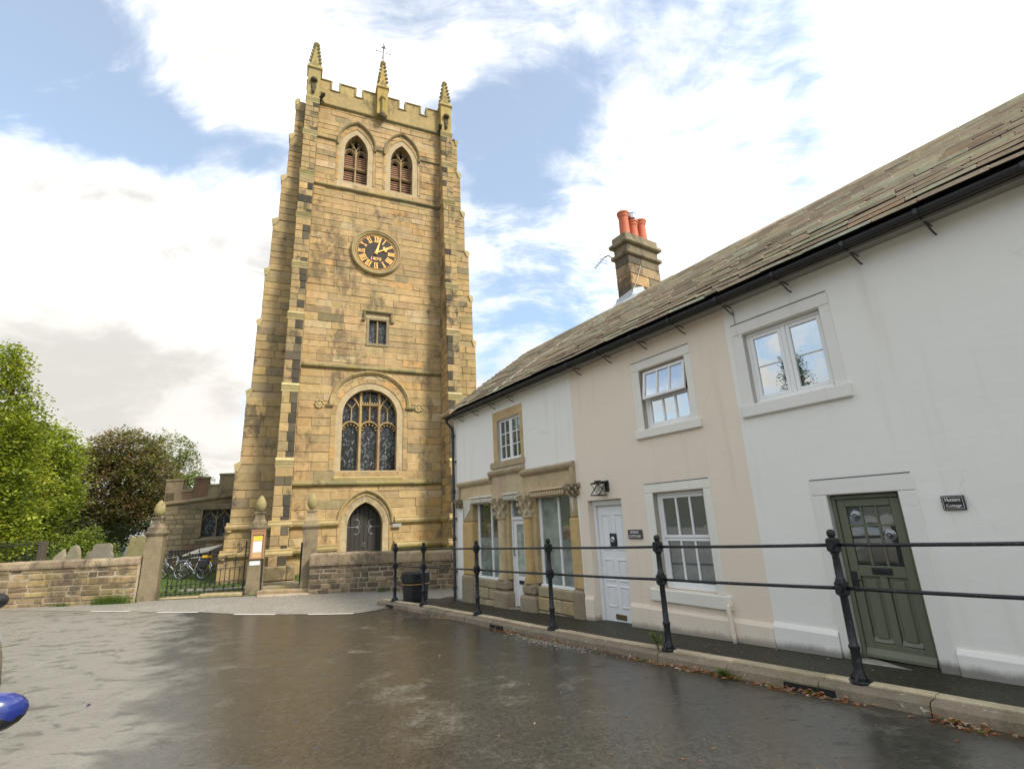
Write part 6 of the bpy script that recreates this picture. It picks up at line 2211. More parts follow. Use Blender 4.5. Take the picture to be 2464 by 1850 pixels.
# side gate folded back against its pier, seen edge-on
sgx = thing('side_gate', 'narrow black iron gate standing open edge-on at the stone steps', 'gate', (-7.72, 18.5, -1.85))
m = MB(); m.tube([(-7.70, 18.30, -1.9), (-7.70, 18.30, -.45)], .03, 6); m.build('hinge_stile', M_IRON, sgx)
for i in range(1, 8):
    m = MB(); y = 18.30 + i * .14; x = -7.70 - i * .008
    m.tube([(x, y, -1.85), (x, y, -.62 if i < 7 else -.5)], .013, 5); m.build('bar', M_IRON, sgx)
for z in (-1.78, -1.2, -.72):
    m = MB(); m.tube([(-7.70, 18.30, z), (-7.76, 19.28, z)], .015, 5); m.build('rail', M_IRON, sgx)
m = MB(); m.tube([(-9.0, 18.2, -1.95), (-9.0, 18.2, -.95)], .028, 6)
o = m.build('gate_stop', M_IRON, None, origin=(-9.0, 18.2, -1.95)); o.location = (-9.0, 18.2, -1.95); tag(o, 'upright black iron gate stop against the notice board pier', 'gate stop')

# steps between the piers
for nm, lb, x0, x1, y0, y1, z0, z1, tn in [('stone_step', 'upper worn stone step in the narrow gateway', -8.90, -7.12, 17.72, 18.25, -2.2, -1.93, (0.38, 0.285, 0.175)), ('stone_step', 'lowest long pale stone step at the narrow gateway', -8.72, -7.06, 17.38, 17.715, -2.3, -2.04, (0.46, 0.37, 0.27))]:
    m = MB(); m.tint = tn
    xm = (x0 + x1) / 2 + .05
    o = tag(bpy.data.objects.new(nm, None), lb, 'step'); COL.objects.link(o); o.location = (xm, y0, z0); ORI[o.name] = (xm, y0, z0)
    for a, b in (((x0, xm), (xm, x1)) if z1 > -2 else ((x0, x1),)):
        m = MB(); m.tint = tn; m.cbox(a + .004, b - .004, y0, y1, z0, z1, .03); m.build('slab', M_WALL, o)
m = MB(); m.tint = (0.32, 0.27, 0.17); m.cbox(-9.05, -7.6, 18.25, 19.6, -2.2, -1.86, .02)
struct('path', m, M_WALL)

# notice board on the middle pier
nt_, nn_ = P2X * cos(FT) + 18.36 * sin(FT), -P2X * sin(FT) + 18.36 * cos(FT)
yb = nn_ - .245
nb = thing('notice_board', 'narrow wooden framed notice board with yellow and white papers on the middle pier', 'notice board', (nt_, yb, -.95), FT)
bx0, bx1 = nt_ - .215, nt_ + .235
m = MB()
m.cbox(bx0 - .01, bx1 + .01, yb - .07, yb - .005, .0, .055, .01); m.cbox(bx0, bx0 + .06, yb - .06, yb - .005, -.93, .0, .008); m.cbox(bx1 - .06, bx1, yb - .06, yb - .005, -.93, .0, .008)
m.cbox(bx0 + .06, bx1 - .06, yb - .06, yb - .005, -.93, -.87, .008); m.cbox(bx0 + .06, bx1 - .06, yb - .06, yb - .005, -.12, .0, .008)
m.build('frame', M_WOOD, nb)
m = MB(); m.box(bx0 + .06, bx1 - .06, yb - .02, yb - .006, -.87, -.12); m.build('backboard', mat_plain('pin board', (0.55, 0.36, 0.17), .6), nb)
m = MB(); m.box(bx0 + .085, bx1 - .085, yb - .026, yb - .021, -.31, -.155); m.build('yellow_notice', mat_plain('yellow paper', (0.75, 0.55, 0.06), .5), nb)
m = MB(); m.box(bx0 + .085, bx1 - .095, yb - .026, yb - .021, -.70, -.34); m.build('white_notice', M_PAPER, nb)
m = MB(); m.box(bx0 + .02, bx1 - .11, yb - .02, yb - .004, -1.13, -.99)
o = m.build('pier_notice', M_PAPER, None, origin=(nt_, yb, -1.1)); o.location = Matrix.Rotation(FT, 3, 'Z') @ Vector((nt_, yb, -1.1)); o.rotation_euler = (0, 0, FT); tag(o, 'small white notice below the wooden notice board', 'notice')

# ------------------------------------------------------------------ churchyard
def zc_(x, y):
    t = max(0.0, y - 17.9)
    base = -2.08 + min(1.15, t * .075) + .05 * sin(x * .7) * min(1, t)
    return base


grid_sheet('churchyard_lawn', fr(-70, 10, 1.2), fr(17.9, 30, .6) + fr(30.6, 90, 3.0), zc_, M_GRASS)
m = MB()
for i in range(14):
    a, b = -12.6 + i * .25, -12.6 + (i + 1) * .25
    m.face([(a, 19.35, zc_(a, 19.35) + .012), (b, 19.35, zc_(b, 19.35) + .012), (b, 19.75, zc_(b, 19.75) + .012), (a, 19.75, zc_(a, 19.75) + .012)])
struct('footpath', m, M_LANE)
mb = MB()
for i in range(9000):
    x, y = random.uniform(-16.5, -8.8), 18.45 + abs(random.gauss(0, 1.0)) * 2.6
    if 19.3 < y < 19.8: continue
    z = zc_(x, y)
    h = random.uniform(.03, .10); a = random.uniform(0, 6.28); k = random.uniform(.7, 1.35)
    mb.tint = (0.085 * k, 0.135 * k, 0.02)
    mb.face([(x - .006, y, z), (x + .006, y, z), (x + cos(a) * h * .4, y + sin(a) * h * .4, z + h)])
struct('lawn_grass', mb, M_LEAF, kind='stuff')


def headstone(label, cx, cy, w, ztop_, shape, tn, tilt=0.0, th=.12):
    z0 = zc_(cx, cy)
    t = tag(bpy.data.objects.new('headstone', None), label, 'headstone', 'headstones behind the churchyard wall'); COL.objects.link(t)
    t.location = (cx, cy, z0); t.rotation_euler = (radians(-3), radians(tilt), 0); ORI[t.name] = (0, 0, 0)
    h = ztop_ - z0
    hw = w / 2
    if shape == 'round': P = [(-hw, -.2), (hw, -.2), (hw, h * .55)] + [(hw * cos(a), h * .55 + (h * .45) * sin(a)) for a in [i * pi / 12 for i in range(1, 12)]] + [(-hw, h * .55)]
    elif shape == 'ogee': P = [(-hw, -.2), (hw, -.2), (hw, h - .06)] + [(hw * (1 - i / 6), h - .05 + .05 * sin(i / 6 * pi * 2.2)) for i in range(1, 12)] + [(-hw, h - .06)]
    elif shape == 'shoulder': P = [(-hw, -.2), (hw, -.2), (hw, h * .72), (hw * .82, h * .80), (hw * .80, h * .93), (hw * .6, h), (-hw * .6, h), (-hw * .8, h * .93), (-hw * .82, h * .84), (-hw, h * .74)]
    else: P = [(-hw, -.2), (hw, -.2), (hw, h * .8), (hw * .5, h * .86), (hw * .2, h), (-hw * .3, h * .92), (-hw, h * .80)]
    m = MB(); m.tint = tn
    m.prism(P, -th / 2, th / 2)
    inner = [(x * .94, z * .985 + .0) for x, z in P]
    m.build('slab', M_GRAVE, t)
    m = MB(); m.tint = tuple(c * .93 for c in tn)
    m.prism([(x * .86, max(-.2, z * .93)) for x, z in P], -th / 2 - .012, -th / 2 + .002); m.build('inscribed_face', M_GRAVE, t)


headstone('broad greenish headstone with a wavy top beside the gate pier', -15.45, 21.0, 1.05, .05, 'ogee', (0.30, 0.26, 0.125), 1.5, .16)
headstone('grey shouldered headstone under the leafy bush', -17.05, 21.0, .92, -.20, 'shoulder', (0.28, 0.245, 0.185), 1)
headstone('round topped headstone with a pale streak', -18.15, 21.0, .56, -.21, 'round', (0.30, 0.26, 0.19), -1)
headstone('low grey headstone half hidden between two taller stones', -17.75, 21.4, .5, -.46, 'shoulder', (0.26, 0.23, 0.18))
headstone('small broken topped pale headstone near the iron fence', -18.72, 21.0, .52, -.34, 'jag', (0.36, 0.31, 0.225), 2)
headstone('tiny far grey stone with grass at its foot', -19.2, 25.5, .65, -.30, 'round', (0.36, 0.34, 0.30))

fe = thing('iron_fence', 'dark iron churchyard fence under the green trees', 'fence', (-22.5, 22.0, -1.8))
m = MB(); m.tint = (.1, .08, .06); m.cbox(-20.52, -20.28, 21.9, 22.14, -1.9, .0, .02); m.build('post', M_BARK, fe)
for z in (-.12, -1.2):
    m = MB(); m.tube([(-30, 22, z), (-20.4, 22, z)], .018, 5); m.build('rail', M_IRON, fe)
for i in range(56):
    m = MB(); x = -20.6 - i * .16
    m.tube([(x, 22, -1.85), (x, 22, -.02)], .010, 4); m.lathe((x, 22, -.02), [(.012, 0), (.02, .02), (.002, .08)], 5); m.build('bar', M_IRON, fe)


# ------------------------------------------------------------------ trees and bushes
def leafy(name, label, base, blobs, n, size, pal, trunk=None, cat='tree', mat=None, droop=0.0, branches=8, clump=26, group=None):
    """blobs: (x,y,z,rx,ry,rz,weight) crown volumes; leaves gather in clumps through the outer part of each"""
    t = thing(name, label, cat, base, 0.0, group)
    crown = MB()
    tot = sum(b[6] for b in blobs)
    centres = []
    for b in blobs:
        k = int(n * b[6] / tot / clump) + 1
        for _ in range(k):
            while True:
                x, y, z = (random.uniform(-1, 1) for _ in range(3))
                r = sqrt(x * x + y * y + z * z)
                if .30 < r < 1.0 and random.random() < r ** 1.5: break
            cx, cy, cz = b[0] + x * b[3], b[1] + y * b[4], b[2] + z * b[5]
            centres.append((cx, cy, cz))
            cr = random.uniform(.5, 1.25) * size * 3.6
            c0 = pick(pal)
            v = random.uniform(.62, 1.32)
            for _ in range(clump):
                px_, py_, pz_ = random.gauss(0, cr * .5), random.gauss(0, cr * .5), random.gauss(0, cr * .30)
                pz_ -= droop * (px_ * px_ + py_ * py_) / max(cr, .1)
                k2 = v * random.uniform(.75, 1.25)
                crown.tint = tuple(min(.6, q * k2) for q in c0)
                a, e = random.uniform(0, 2 * pi), random.gauss(0.35, .55)
                s = size * random.uniform(.6, 1.25)
                d = Vector((cos(a) * cos(e), sin(a) * cos(e), -sin(e) * .6))
                w_ = d.cross(Vector((random.gauss(0, .4), random.gauss(0, .4), 1))).normalized() * s * .36
                p = Vector((cx + px_, cy + py_, cz + pz_))
                up = Vector((0, 0, s * .10))
                crown.poly([tuple(p - d * s * .5), tuple(p + w_ + up), tuple(p + d * s * .55), tuple(p - w_ + up)], [(0, 1, 2, 3)])
    crown.build('crown', mat or M_LEAF, t)
    if trunk:
        tr = MB()
        r0, zt = trunk
        b = Vector(base)
        top = Vector((b.x + random.uniform(-.3, .3), b.y, zt))
        tr.tube([tuple(b - Vector((0, 0, .3))), tuple(b + Vector((0, 0, .5))), tuple(b.lerp(top, .5) + Vector((random.uniform(-.2, .2), 0, 0))), tuple(top)], r0, 9, True, r0 * .35)
        for _ in range(branches):
            c = Vector(random.choice(centres))
            s = b.lerp(top, random.uniform(.35, .95))
            mid = s.lerp(c, .5) + Vector((0, 0, random.uniform(-.2, .5)))
            tr.tube([tuple(s), tuple(mid), tuple(c)], r0 * .32, 5, False, r0 * .06)
        tr.build('trunk', M_BARK, t, True)
    return t


G_YEW = [(4, (0.287, 0.317, 0.041)), (3, (0.207, 0.256, 0.037)), (2, (0.378, 0.390, 0.051)), (1, (0.073, 0.116, 0.029))]
G_LIME = [(4, (0.294, 0.330, 0.050)), (3, (0.228, 0.276, 0.043)), (2, (0.372, 0.396, 0.060)), (1, (0.096, 0.144, 0.031))]
G_BEECH = [(4, (0.203, 0.158, 0.078)), (3, (0.158, 0.143, 0.063)), (2, (0.262, 0.158, 0.084)), (2, (0.203, 0.195, 0.069)), (1, (0.090, 0.102, 0.045))]
G_BIRCH = [(3, (0.195, 0.215, 0.058)), (2, (0.143, 0.169, 0.046)), (1, (0.247, 0.247, 0.078))]
G_BUSH = [(3, (0.247, 0.280, 0.042)), (2, (0.182, 0.240, 0.036)), (1, (0.130, 0.182, 0.033))]
leafy('yew_tree', 'tall light green yew like tree at the edge of the churchyard', (-27.0, 24.5, -1.6),
      [(-27.2, 24.5, 2.2, 3.7, 3.0, 4.2, 5), (-26.9, 24.5, 6.0, 2.2, 2.0, 3.2, 2.4), (-26.7, 24.5, 8.7, .9, .9, 1.6, .7), (-25.0, 24.3, 4.6, 1.0, 1.2, 2.4, .9), (-25.0, 24.0, 1.0, 1.3, 1.4, 2.0, 1.0), (-29.5, 24.5, 4.0, 2.2, 2, 4, 1.2)],
      46000, .19, G_YEW, (.35, 8.0), droop=.25)
leafy('lime_tree', 'bright green broadleaf tree behind the iron fence', (-31.5, 32.0, -1.2),
      [(-31.2, 32, 3.6, 2.6, 2.6, 3.9, 3), (-30.1, 31.5, 5.4, 1.5, 1.8, 2.0, 1.2), (-33.5, 32.5, 4.5, 2.4, 2, 3.6, 2), (-29.7, 31.5, 2.4, 1.4, 1.6, 2.0, 1.1), (-31, 31.2, .6, 2.4, 1.5, 1.4, 1.2)],
      34000, .23, G_LIME, (.35, 6.5), droop=.15)
leafy('copper_beech', 'dark purple brown copper beech with a wide domed crown', (-33.6, 42.0, -1.0),
      [(-33.5, 42, 3.9, 4.4, 4.0, 3.7, 5), (-33.4, 42, 7.0, 2.9, 2.6, 2.0, 2.4), (-36.6, 41, 5.2, 2.0, 2.2, 2.4, 1.4), (-30.6, 41.5, 4.4, 1.9, 2, 2.4, 1.5), (-36.5, 41, 2.0, 2.6, 2, 1.8, 1.3), (-31.5, 40.5, 1.8, 2.6, 2, 1.6, 1.4), (-33.8, 40, .4, 3.6, 1.5, 1.2, 1.2)],
      52000, .235, G_BEECH, (.5, 7.0), droop=.2, branches=14)
leafy('birch_tree', 'feathery pale birch rising behind the copper beech', (-34.2, 50.0, -1.0),
      [(-35.2, 50, 8.2, 2.2, 2, 2.2, 1.6), (-33.4, 50, 6.4, 1.3, 1.5, 2.2, 1.2), (-32.0, 50, 4.6, 1.6, 1.2, 1.6, .8), (-36, 50, 5, 3, 2, 3.5, 1.2)],
      9000, .22, G_BIRCH, (.22, 8.5), droop=.9)
leafy('young_tree', 'yellow green sapling showing through the aisle battlements', (-25.0, 38.0, -1.0),
      [(-25.0, 38, 3.2, .55, .5, 1.5, 1), (-25.1, 38, 1.4, .7, .6, 1.0, .7)], 2600, .16, G_BUSH, (.06, 4.0), droop=.1)
leafy('garden_bush', 'yellow green bush behind the headstones', (-19.8, 23.4, -1.7),
      [(-19.9, 23.4, -.55, 1.1, .7, .75, 2), (-19.55, 23.3, .15, .5, .4, .45, .8), (-19.0, 23.2, -.45, .6, .5, .5, .7), (-20.5, 23.3, -.25, .4, .4, .4, .5)], 3600, .105, G_BUSH, (.05, .2), 'bush', droop=.1)
leafy('laurel_hedge', 'dark leafy undergrowth below the copper beech', (-34.0, 36.0, -1.3),
      [(-38, 36, .2, 4, 1.5, 1.9, 2), (-32, 36.5, -.1, 3.5, 1.5, 1.5, 2), (-27.5, 36.5, -.4, 2.2, 1.2, 1.2, 1)], 9000, .22, [(3, (0.040, 0.056, 0.020)), (2, (0.055, 0.075, 0.022)), (1, (0.03, 0.04, 0.018))], None, 'hedge', droop=.1)
leafy('field_tree', 'distant round tree low behind the churchyard', (-46.0, 48.0, -1.0),
      [(-46, 48, 2.5, 5, 4, 3.6, 3), (-52, 46, 3, 5, 4, 4, 2)], 10000, .32, G_LIME, (.4, 5.0))
leafy('conifer_tree', 'tall dark conifer across the road mirrored in the upper window of the white cottage', (-17.0, 3.4, -1.8),
      [(-17, 3.4, .6, 1.9, 1.9, 1.6, 2), (-17, 3.4, 2.6, 1.4, 1.4, 1.6, 1.6), (-17, 3.4, 4.6, .95, .95, 1.5, 1), (-17, 3.4, 6.4, .45, .45, 1.3, .5)], 26000, .13, [(2, (0.04, 0.06, 0.025)), (1, (0.06, 0.085, 0.03))], (.2, 6.5), droop=.5)
hl = MB()
for k in range(48):
    a0, a1 = radians(150 + k * 150 / 48), radians(150 + (k + 1) * 150 / 48)
    h = lambda a: 46 + 10 * sin(a * 5.0) + 5 * sin(a * 11 + 1)
    R0, R1 = 180, 320
    q = lambda a, r, z: (r * cos(a), r * sin(a), z)
    hl.face([q(a0, R0, -2.7), q(a1, R0, -2.7), q(a1, R1, h(a1)), q(a0, R1, h(a0))])
    hl.face([q(a0, R1, h(a0)), q(a1, R1, h(a1)), q(a1, 480, -2.7), q(a0, 480, -2.7)])
struct('hills', hl, M_HILL, smooth=True)


# ------------------------------------------------------------------ bicycles, bench, board
def bicycle(label, x, y, z, yaw, lean, fcol, pannier=False):
    t = tag(bpy.data.objects.new('bicycle', None), label, 'bicycle', 'bicycles propped on the churchyard grass'); COL.objects.link(t)
    t.location = (x, y, z); t.rotation_euler = (radians(lean), 0, yaw); ORI[t.name] = (0, 0, 0)
    R = .34
    fm = mat_plain('bicycle frame paint', fcol, .3, .05)
    for wx in (-.53, .53):
        m = MB(); m.tube([(wx + R * cos(a), 0, R + R * sin(a)) for a in [2 * pi * i / 28 for i in range(29)]], .024, 6)
        wh = m.build('tyre', M_BLACK, t, True)
        m = MB(); m.tube([(wx + .305 * cos(a), 0, R + .305 * sin(a)) for a in [2 * pi * i / 28 for i in range(29)]], .014, 5)
        for k in range(14):
            a = 2 * pi * k / 14
            m.tube([(wx, (-1) ** k * .03, R), (wx + .305 * cos(a + .25 * (-1) ** k), 0, R + .305 * sin(a + .25 * (-1) ** k))], .003, 3, False)
        m.lathe((wx, 0, R), [(.03, -.05), (.03, .05)], 8, 'y')
        m.build('rim', M_STEEL, wh)
        m = MB(); m.tube([(wx + .37 * cos(a), 0, R + .37 * sin(a)) for a in [radians(20) + radians(140) * i / 12 for i in range(13)]], .016, 5); m.build('mudguard', M_STEEL, t)
    bb, seat, head, hb = (-.09, 0, .30), (-.24, 0, .86), (.34, 0, .80), (.37, 0, .66)
    m = MB()
    for p, q, r in ((bb, seat, .018), (seat, head, .018), (bb, hb, .021), (hb, head, .02), (bb, (-.53, .05, R), .012), (bb, (-.53, -.05, R), .012), ((-.22, 0, .80), (-.53, .05, R), .010), ((-.22, 0, .80), (-.53, -.05, R), .010)):
        m.tube([p, q], r, 7)
    m.build('frame', fm, t, True)
    m = MB()
    for s in (-.055, .055): m.tube([(hb[0], s * .8, .64), (.45, s, .5), (.53, s, R)], .014, 6)
    m.build('fork', M_STEEL, t, True)
    m = MB(); m.tube([head, (.32, 0, .96)], .014, 6); m.tube([(.22, -.30, 1.0), (.30, -.2, 1.0), (.34, 0, .97), (.30, .2, 1.0), (.22, .30, 1.0)], .013, 6); m.build('handlebar', M_IRON, t, True)
    m = MB(); m.tube([seat, (-.27, 0, .97)], .013, 6); m.prism([(-.42, .97), (-.40, 1.02), (-.2, 1.0), (-.1, .99), (-.1, .97)], -.06, .06); m.build('saddle', M_BLACK, t)
    m = MB(); m.lathe((bb[0], -.05, .30), [(.09, -.01), (.09, .01)], 16, 'y'); m.tube([(bb[0], -.08, .30), (bb[0] + .12, -.08, .19)], .010, 5); m.tube([(bb[0], .08, .30), (bb[0] - .12, .08, .41)], .010, 5)
    m.build('crankset', M_STEEL, t)
    m = MB(); m.tube([(-.30, -.06, .76), (-.78, -.06, .76)], .008, 5); m.tube([(-.30, .06, .76), (-.78, .06, .76)], .008, 5); m.tube([(-.7, .06, .76), (-.53, .06, R)], .008, 5); m.tube([(-.7, -.06, .76), (-.53, -.06, R)], .008, 5); m.build('carrier', M_IRON, t)
    if pannier:
        for s in (-.13, .13):
            m = MB(); m.cbox(-.74, -.40, s - .07, s + .07, .40, .74, .04); m.build('pannier', M_YELLOW if s < 0 else M_BLACK, t)
        m = MB(); m.cbox(-.72, -.42, -.16, .16, .78, .90, .04); m.build('bag', M_YELLOW, t)


zc0 = zc_(-14, 22)
bicycle('silver bicycle nearest the large gate pier behind the gate', -14.55, 21.9, zc_(-14.55, 21.9) + .02, radians(172), -8, (0.50, 0.51, 0.52))
bicycle('silver and black bicycle with yellow panniers behind the iron gate', -13.55, 21.5, zc_(-13.5, 21.5) + .04, radians(170), 8, (0.45, 0.46, 0.47), True)
be = thing('bench', 'slatted wooden bench behind the bicycles', 'bench', (-15.0, 23.2, zc_(-15, 23.2)))
zb = zc_(-15, 23.2)
for x in (-15.9, -14.1):
    m = MB(); m.cbox(x - .035, x + .035, 23.05, 23.12, zb, zb + .62, .008); m.cbox(x - .035, x + .035, 23.5, 23.57, zb, zb + .95, .008); m.cbox(x - .04, x + .04, 23.0, 23.57, zb + .60, zb + .64, .008); m.build('end_frame', M_OAK, be)
for i in range(4):
    m = MB(); m.cbox(-15.95, -14.05, 23.05 + i * .115, 23.14 + i * .115, zb + .41, zb + .44, .006); m.build('seat_slat', M_OAK, be)
for i in range(13):
    m = MB(); x = -15.8 + i * .135; m.cbox(x, x + .05, 23.5, 23.53, zb + .5, zb + .90, .005); m.build('back_slat', M_OAK, be)
m = MB(); m.cbox(-15.95, -14.05, 23.48, 23.55, zb + .90, zb + .97, .01); m.build('top_rail', M_OAK, be)
bo = thing('information_board', 'tilted pale information board on a post above the bicycles', 'information board', (-14.1, 22.9, zc_(-14, 22.9)))
m = MB(); m.tube([(-14.1, 22.9, zc_(-14, 22.9) - .1), (-14.1, 22.9, -.85)], .04, 8); m.build('post', M_IRON, bo)
m = MB(); m.poly([(-14.75, 22.65, -.86), (-13.62, 22.65, -.72), (-13.38, 23.25, -.50), (-14.45, 23.25, -.64), (-14.75, 22.65, -.90), (-13.62, 22.65, -.76), (-13.38, 23.25, -.54), (-14.45, 23.25, -.68)], [(0, 1, 2, 3), (7, 6, 5, 4), (0, 4, 5, 1), (1, 5, 6, 2), (2, 6, 7, 3), (3, 7, 4, 0)])
m.build('panel', mat_plain('board face', (0.74, 0.68, 0.56), .5), bo)


# ------------------------------------------------------------------ parked cars at the edge of the road
def car(name, label, x, y, yaw, paint, mirror_mat, k=1.0, mh=1.03):
    zg = zr(x, y)
    t = tag(bpy.data.objects.new(name, None), label, 'car'); COL.objects.link(t)
    t.location = (x, y, zg); t.rotation_euler = (radians(-1.2), 0, yaw); t.scale = (k, k, k); ORI[t.name] = (0, 0, 0)
    L = 2.0
    st = [(-2.02, .62, .38, .62, .70, .72), (-1.95, .78, .30, .80, .86, .90), (-1.72, .84, .22, .86, 1.02, 1.10), (-1.35, .86, .20, .88, 1.38, 1.42), (-.7, .87, .20, .90, 1.46, 1.48), (0.1, .87, .20, .90, 1.46, 1.47),
          (.62, .87, .20, .90, 1.20, 1.24), (1.02, .87, .20, .90, .98, 1.00), (1.5, .85, .20, .86, .90, .92), (1.88, .74, .26, .74, .78, .80), (2.03, .55, .36, .60, .64, .66)]
    rings = []
    for yy, w, zl, zw, zs_, zt in st:
        cab = zs_ > 1.1
        wr = w * (.70 if cab else .80)
        half = [(0.0, zl), (w * .86, zl), (w * .99, zl + .12), (w * 1.0, (zl + zw) / 2 + .05), (w * .965, zw), (wr * 1.03 if cab else w * .90, zs_ - .05 if cab else (zw + zs_) / 2), (wr * .90, zt - .01), (0.0, zt)]
        rings.append([(a, yy, b) for a, b in half] + [(-a, yy, b) for a, b in half[-2:0:-1]])
    n = len(rings[0])
    m = MB()
    V = [p for r in rings for p in r]
    F, Gl = [], []
    for i in range(len(rings) - 1):
        for k in range(n):
            q = (i * n + k, i * n + (k + 1) % n, (i + 1) * n + (k + 1) % n, (i + 1) * n + k)
            side = k in (4, n - 5) and 3 <= i <= 6
            if side: Gl.append(q)
            F.append(q)
    F += [tuple(range(n - 1, -1, -1)), tuple((len(rings) - 1) * n + k for k in range(n))]
    m.poly(V, F)
    body = m.build('body', paint, t, True, angle=radians(38))
    for q in Gl:
        g = MB()
        P = [Vector(V[i]) for i in q]
        c = sum(P, Vector()) / 4
        nrm = (P[1] - P[0]).cross(P[3] - P[0]).normalized()
        if nrm.x * c.x < 0: nrm = -nrm
        g.face([tuple(c + (p - c) * .86 + nrm * .006) for p in P]); g.build('side_window', M_GLASSD, body)
    for i0, i1, nm in ((5, 7, 'windscreen'), (2, 3, 'rear_window')):
        g = MB()
        A, B = rings[i0], rings[i1]
        a0, a1, b0, b1 = Vector(A[6]), Vector(A[n - 6]), Vector(B[6]), Vector(B[n - 6])
        c = (a0 + a1 + b0 + b1) / 4
        g.face([tuple(c + (p - c) * .9 + Vector((0, .012 if i0 == 5 else -.012, .03))) for p in (a0, a1, b1, b0)]); g.build(nm, M_GLASSD, body)
    for sx in (-1, 1):
        for wy in (-1.28, 1.28):
            w_ = MB(); w_.lathe((sx * .78, wy, .31), [(.20, -.09), (.29, -.10), (.315, -.06), (.315, .06), (.29, .10), (.20, .09)], 24, 'x'); wo = w_.build('wheel', M_BLACK, t, True, angle=radians(35))
            w_ = MB(); w_.lathe((sx * .84, wy, .31), [(.205, -.02), (.205, .035), (.15, .02), (.05, .03), (.02, .04)], 10, 'x'); w_.build('rim', M_STEEL, wo)
        h = MB(); h.ball((sx * .56, 1.86, .66), .10, 12); h.build('headlight', M_STEEL, t, True)
        h = MB(); h.cbox(sx * .60, sx * .80, -1.93, -1.80, .72, .98, .03); h.build('tail_light', mat_plain('tail light', (0.35, 0.01, 0.01), .2), t)
        mi = MB()
        mx, my, mz = sx * 1.02, .70, mh
        mi.tube([(sx * .86, .66, .98), (sx * .95, .69, 1.0)], .035, 8)
        mv = []
        prof = [(-.055, .25), (-.04, .75), (.0, 1.0), (.05, .92), (.09, .6), (.115, .08)]
        for dy, k in prof:
            mv.append([(mx + .125 * k * cos(a) * (1.0 if cos(a) * sx > 0 else .9), my + dy, mz + .085 * k * sin(a)) for a in [2 * pi * i / 18 for i in range(18)]])
        V2 = [p for r in mv for p in r]
        F2 = [(i * 18 + k, i * 18 + (k + 1) % 18, (i + 1) * 18 + (k + 1) % 18, (i + 1) * 18 + k) for i in range(5) for k in range(18)]
        F2 += [tuple(range(17, -1, -1)), tuple(90 + k for k in range(18))]
        nv = len(mi.v)
        for f_ in F2:
            zc2 = sum(V2[q][2] for q in f_) / len(f_)
            mi.mi = 1 if zc2 < mz - .028 else 0
            mi.f.append(tuple(q + nv for q in f_)); mi.c.append(mi.tint); mi.m.append(mi.mi)
        mi.v.extend(V2)
        mi.build('door_mirror', [mirror_mat, M_BLACK], t, True, angle=radians(50))
        h = MB(); h.cbox(sx * .885, sx * .905, -.62, -.40, .83, .86, .008); h.build('door_handle', paint, t)
    pl = MB(); pl.cbox(-.26, .26, -2.035, -2.02, .50, .61, .003); pl.build('number_plate', M_PAPER, t)
    return t


car('parked_car', 'blue parked car with only its rounded door mirror in view', -2.79, 1.38, radians(45.0), M_CAR_BLUE, M_CAR_BLUE, 1.05, .92)
car('parked_car', 'bronze grey parked car with a black mirror further along the road', -7.215, 5.12, radians(246.0), M_CAR_GREY, M_BLACK, 1.2)

# ------------------------------------------------------------------ leaves, weeds and litter along the gutter
mb = MB()
P_LF = [(3, (0.42, 0.15, 0.06)), (2, (0.50, 0.24, 0.10)), (2, (0.55, 0.33, 0.22)), (1.5, (0.14, 0.22, 0.03)), (1.5, (0.62, 0.46, 0.42)), (1, (0.25, 0.10, 0.04))]
heaps = [(-8.3, .35, 90), (-7.6, .3, 50), (-6.8, .5, 60), (-5.2, .4, 70), (-4.6, .3, 60), (-4.1, .18, 90), (-3.4, .2, 60), (-2.95, .2, 40), (-2.05, .10, 40), (-1.75, .2, 24), (-12.0, .5, 30), (-10.7, .3, 50), (-1.0, .4, 60), (-13, .5, 20)]
for hu, sp, n in heaps:
    for _ in range(n):
        u = random.gauss(hu, sp)
        off = abs(random.gauss(0, .055))
        nn = rail_n(u) - .225 - off
        x, y, _z = cw(u, nn)
        z = zr(x, y) + .006 + max(0, .04 - off) * random.random()
        a = random.uniform(0, 6.28); s = random.uniform(.012, .042)
        mb.tint = pick(P_LF)
        dx, dy = cos(a) * s, sin(a) * s
        mb.poly([(x - dx, y - dy, z), (x + dy * .55, y - dx * .55, z + random.uniform(.0, .014)), (x + dx, y + dy, z + .003), (x - dy * .55, y + dx * .55, z + random.uniform(0, .014))], [(0, 1, 2, 3)])
for _ in range(220):
    u = random.uniform(-12.5, .5); nn = rail_n(u) + random.uniform(.1, .75)
    if nn > NF - .03: continue
    x, y, _z = cw(u, nn)
    t = (nn - rail_n(u)) / (NF + .25 - rail_n(u))
    z = zrail(u) * (1 - t) + max(zwall(u), -2.085) * t + .004
    a = random.uniform(0, 6.28); s = random.uniform(.006, .018); mb.tint = pick(P_LF)
    dx, dy = cos(a) * s, sin(a) * s
    mb.face([(x - dx, y - dy, z), (x + dy * .6, y - dx * .6, z + .004), (x + dx, y + dy, z), (x - dy * .6, y + dx * .6, z + .003)])
for _ in range(150):
    u = random.uniform(-13, 0); nn = rail_n(u) - random.uniform(.4, 3.6)
    x, y, _z = cw(u, nn)
    z = zr(x, y) + .005
    a = random.uniform(0, 6.28); s = random.uniform(.005, .014) * (2 if random.random() < .1 else 1); mb.tint = pick(P_LF)
    dx, dy = cos(a) * s, sin(a) * s
    mb.face([(x - dx, y - dy, z), (x + dy * .6, y - dx * .6, z + .004), (x + dx, y + dy, z), (x - dy * .6, y + dx * .6, z + .003)])
struct('fallen_leaves', mb, M_LEAF, kind='stuff')
mb = MB()
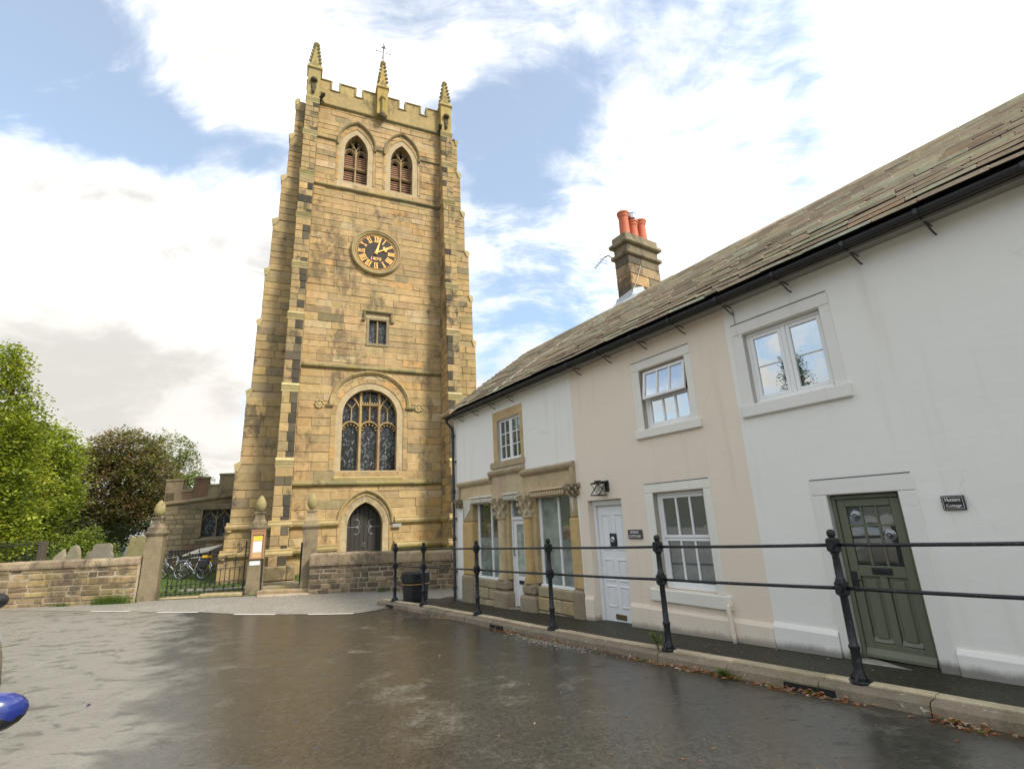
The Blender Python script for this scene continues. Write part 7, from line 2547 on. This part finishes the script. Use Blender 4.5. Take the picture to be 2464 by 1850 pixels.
for _ in range(900):
    u = random.gauss(-7.2, .55); nn = rail_n(u) - .26 - abs(random.gauss(0, .14))
    x, y, _z = cw(u, nn); z = zr(x, y) + .004
    s = random.uniform(.004, .011); mb.tint = pick([(2, (.42, .38, .32)), (1, (.25, .22, .18)), (1, (.55, .5, .45))])
    mb.poly([(x - s, y - s, z), (x + s, y - s * .8, z), (x + s * .7, y + s, z), (x - s, y + s * .8, z), (x, y, z + s)], [(0, 1, 4), (1, 2, 4), (2, 3, 4), (3, 0, 4)])
struct('gravel', mb, M_LEAF, kind='stuff')


def weed(label, cx, cy, z, n, h, s):
    t = thing('weed', label, 'weed', (cx, cy, z))
    st = MB(); st.tint = (.12, .16, .04); lf = MB()
    for i in range(n):
        a = random.uniform(0, 6.28); hh = h * random.uniform(.5, 1)
        top = Vector((cx + cos(a) * hh * .35, cy + sin(a) * hh * .35, z + hh))
        st.tube([(cx, cy, z), tuple(Vector((cx, cy, z)).lerp(top, .6) + Vector((0, 0, .02))), tuple(top)], .003, 4)
        for k in range(9):
            p = Vector((cx, cy, z)).lerp(top, random.uniform(.3, 1.05))
            b = random.uniform(0, 6.28); q = s * random.uniform(.6, 1.2)
            d = Vector((cos(b), sin(b), random.uniform(-.2, .5))) * q
            w_ = d.cross(Vector((0, 0, 1))).normalized() * q * .4
            kk = random.uniform(.7, 1.3); lf.tint = (.15 * kk, .22 * kk, .03)
            lf.poly([tuple(p), tuple(p + d * .5 + w_), tuple(p + d), tuple(p + d * .5 - w_)], [(0, 1, 2, 3)])
    st.build('stem', M_LEAF, t); lf.build('leaves', M_LEAF, t)


px_, py_, _ = cw(-5.13, 5.60)
weed('leafy weed growing at the foot of a railing post before the sash window', px_, py_, zrail(-5.1), 8, .30, .05)
px_, py_, _ = cw(-4.12, 5.52)
weed('green weed sprouting among fallen leaves in the gutter', px_, py_, zr(px_, py_), 6, .10, .055)
m = MB(); m.poly([(-5.13, 6.48, 0), (-5.085, 6.487, .008), (-5.095, 6.49, .024), (-5.125, 6.49, .02), (-5.115, 6.465, .004)], [(0, 1, 2, 3), (0, 4, 1)])
z0 = zr(-5.1, 6.5) + .006
o = m.build('wrapper', mat_plain('violet foil', (0.05, 0.02, 0.14), .4), None, origin=(-5.1, 6.48, 0)); o.location = (-5.1, 6.48, z0); tag(o, 'scrap of violet wrapper on the wet road', 'litter')
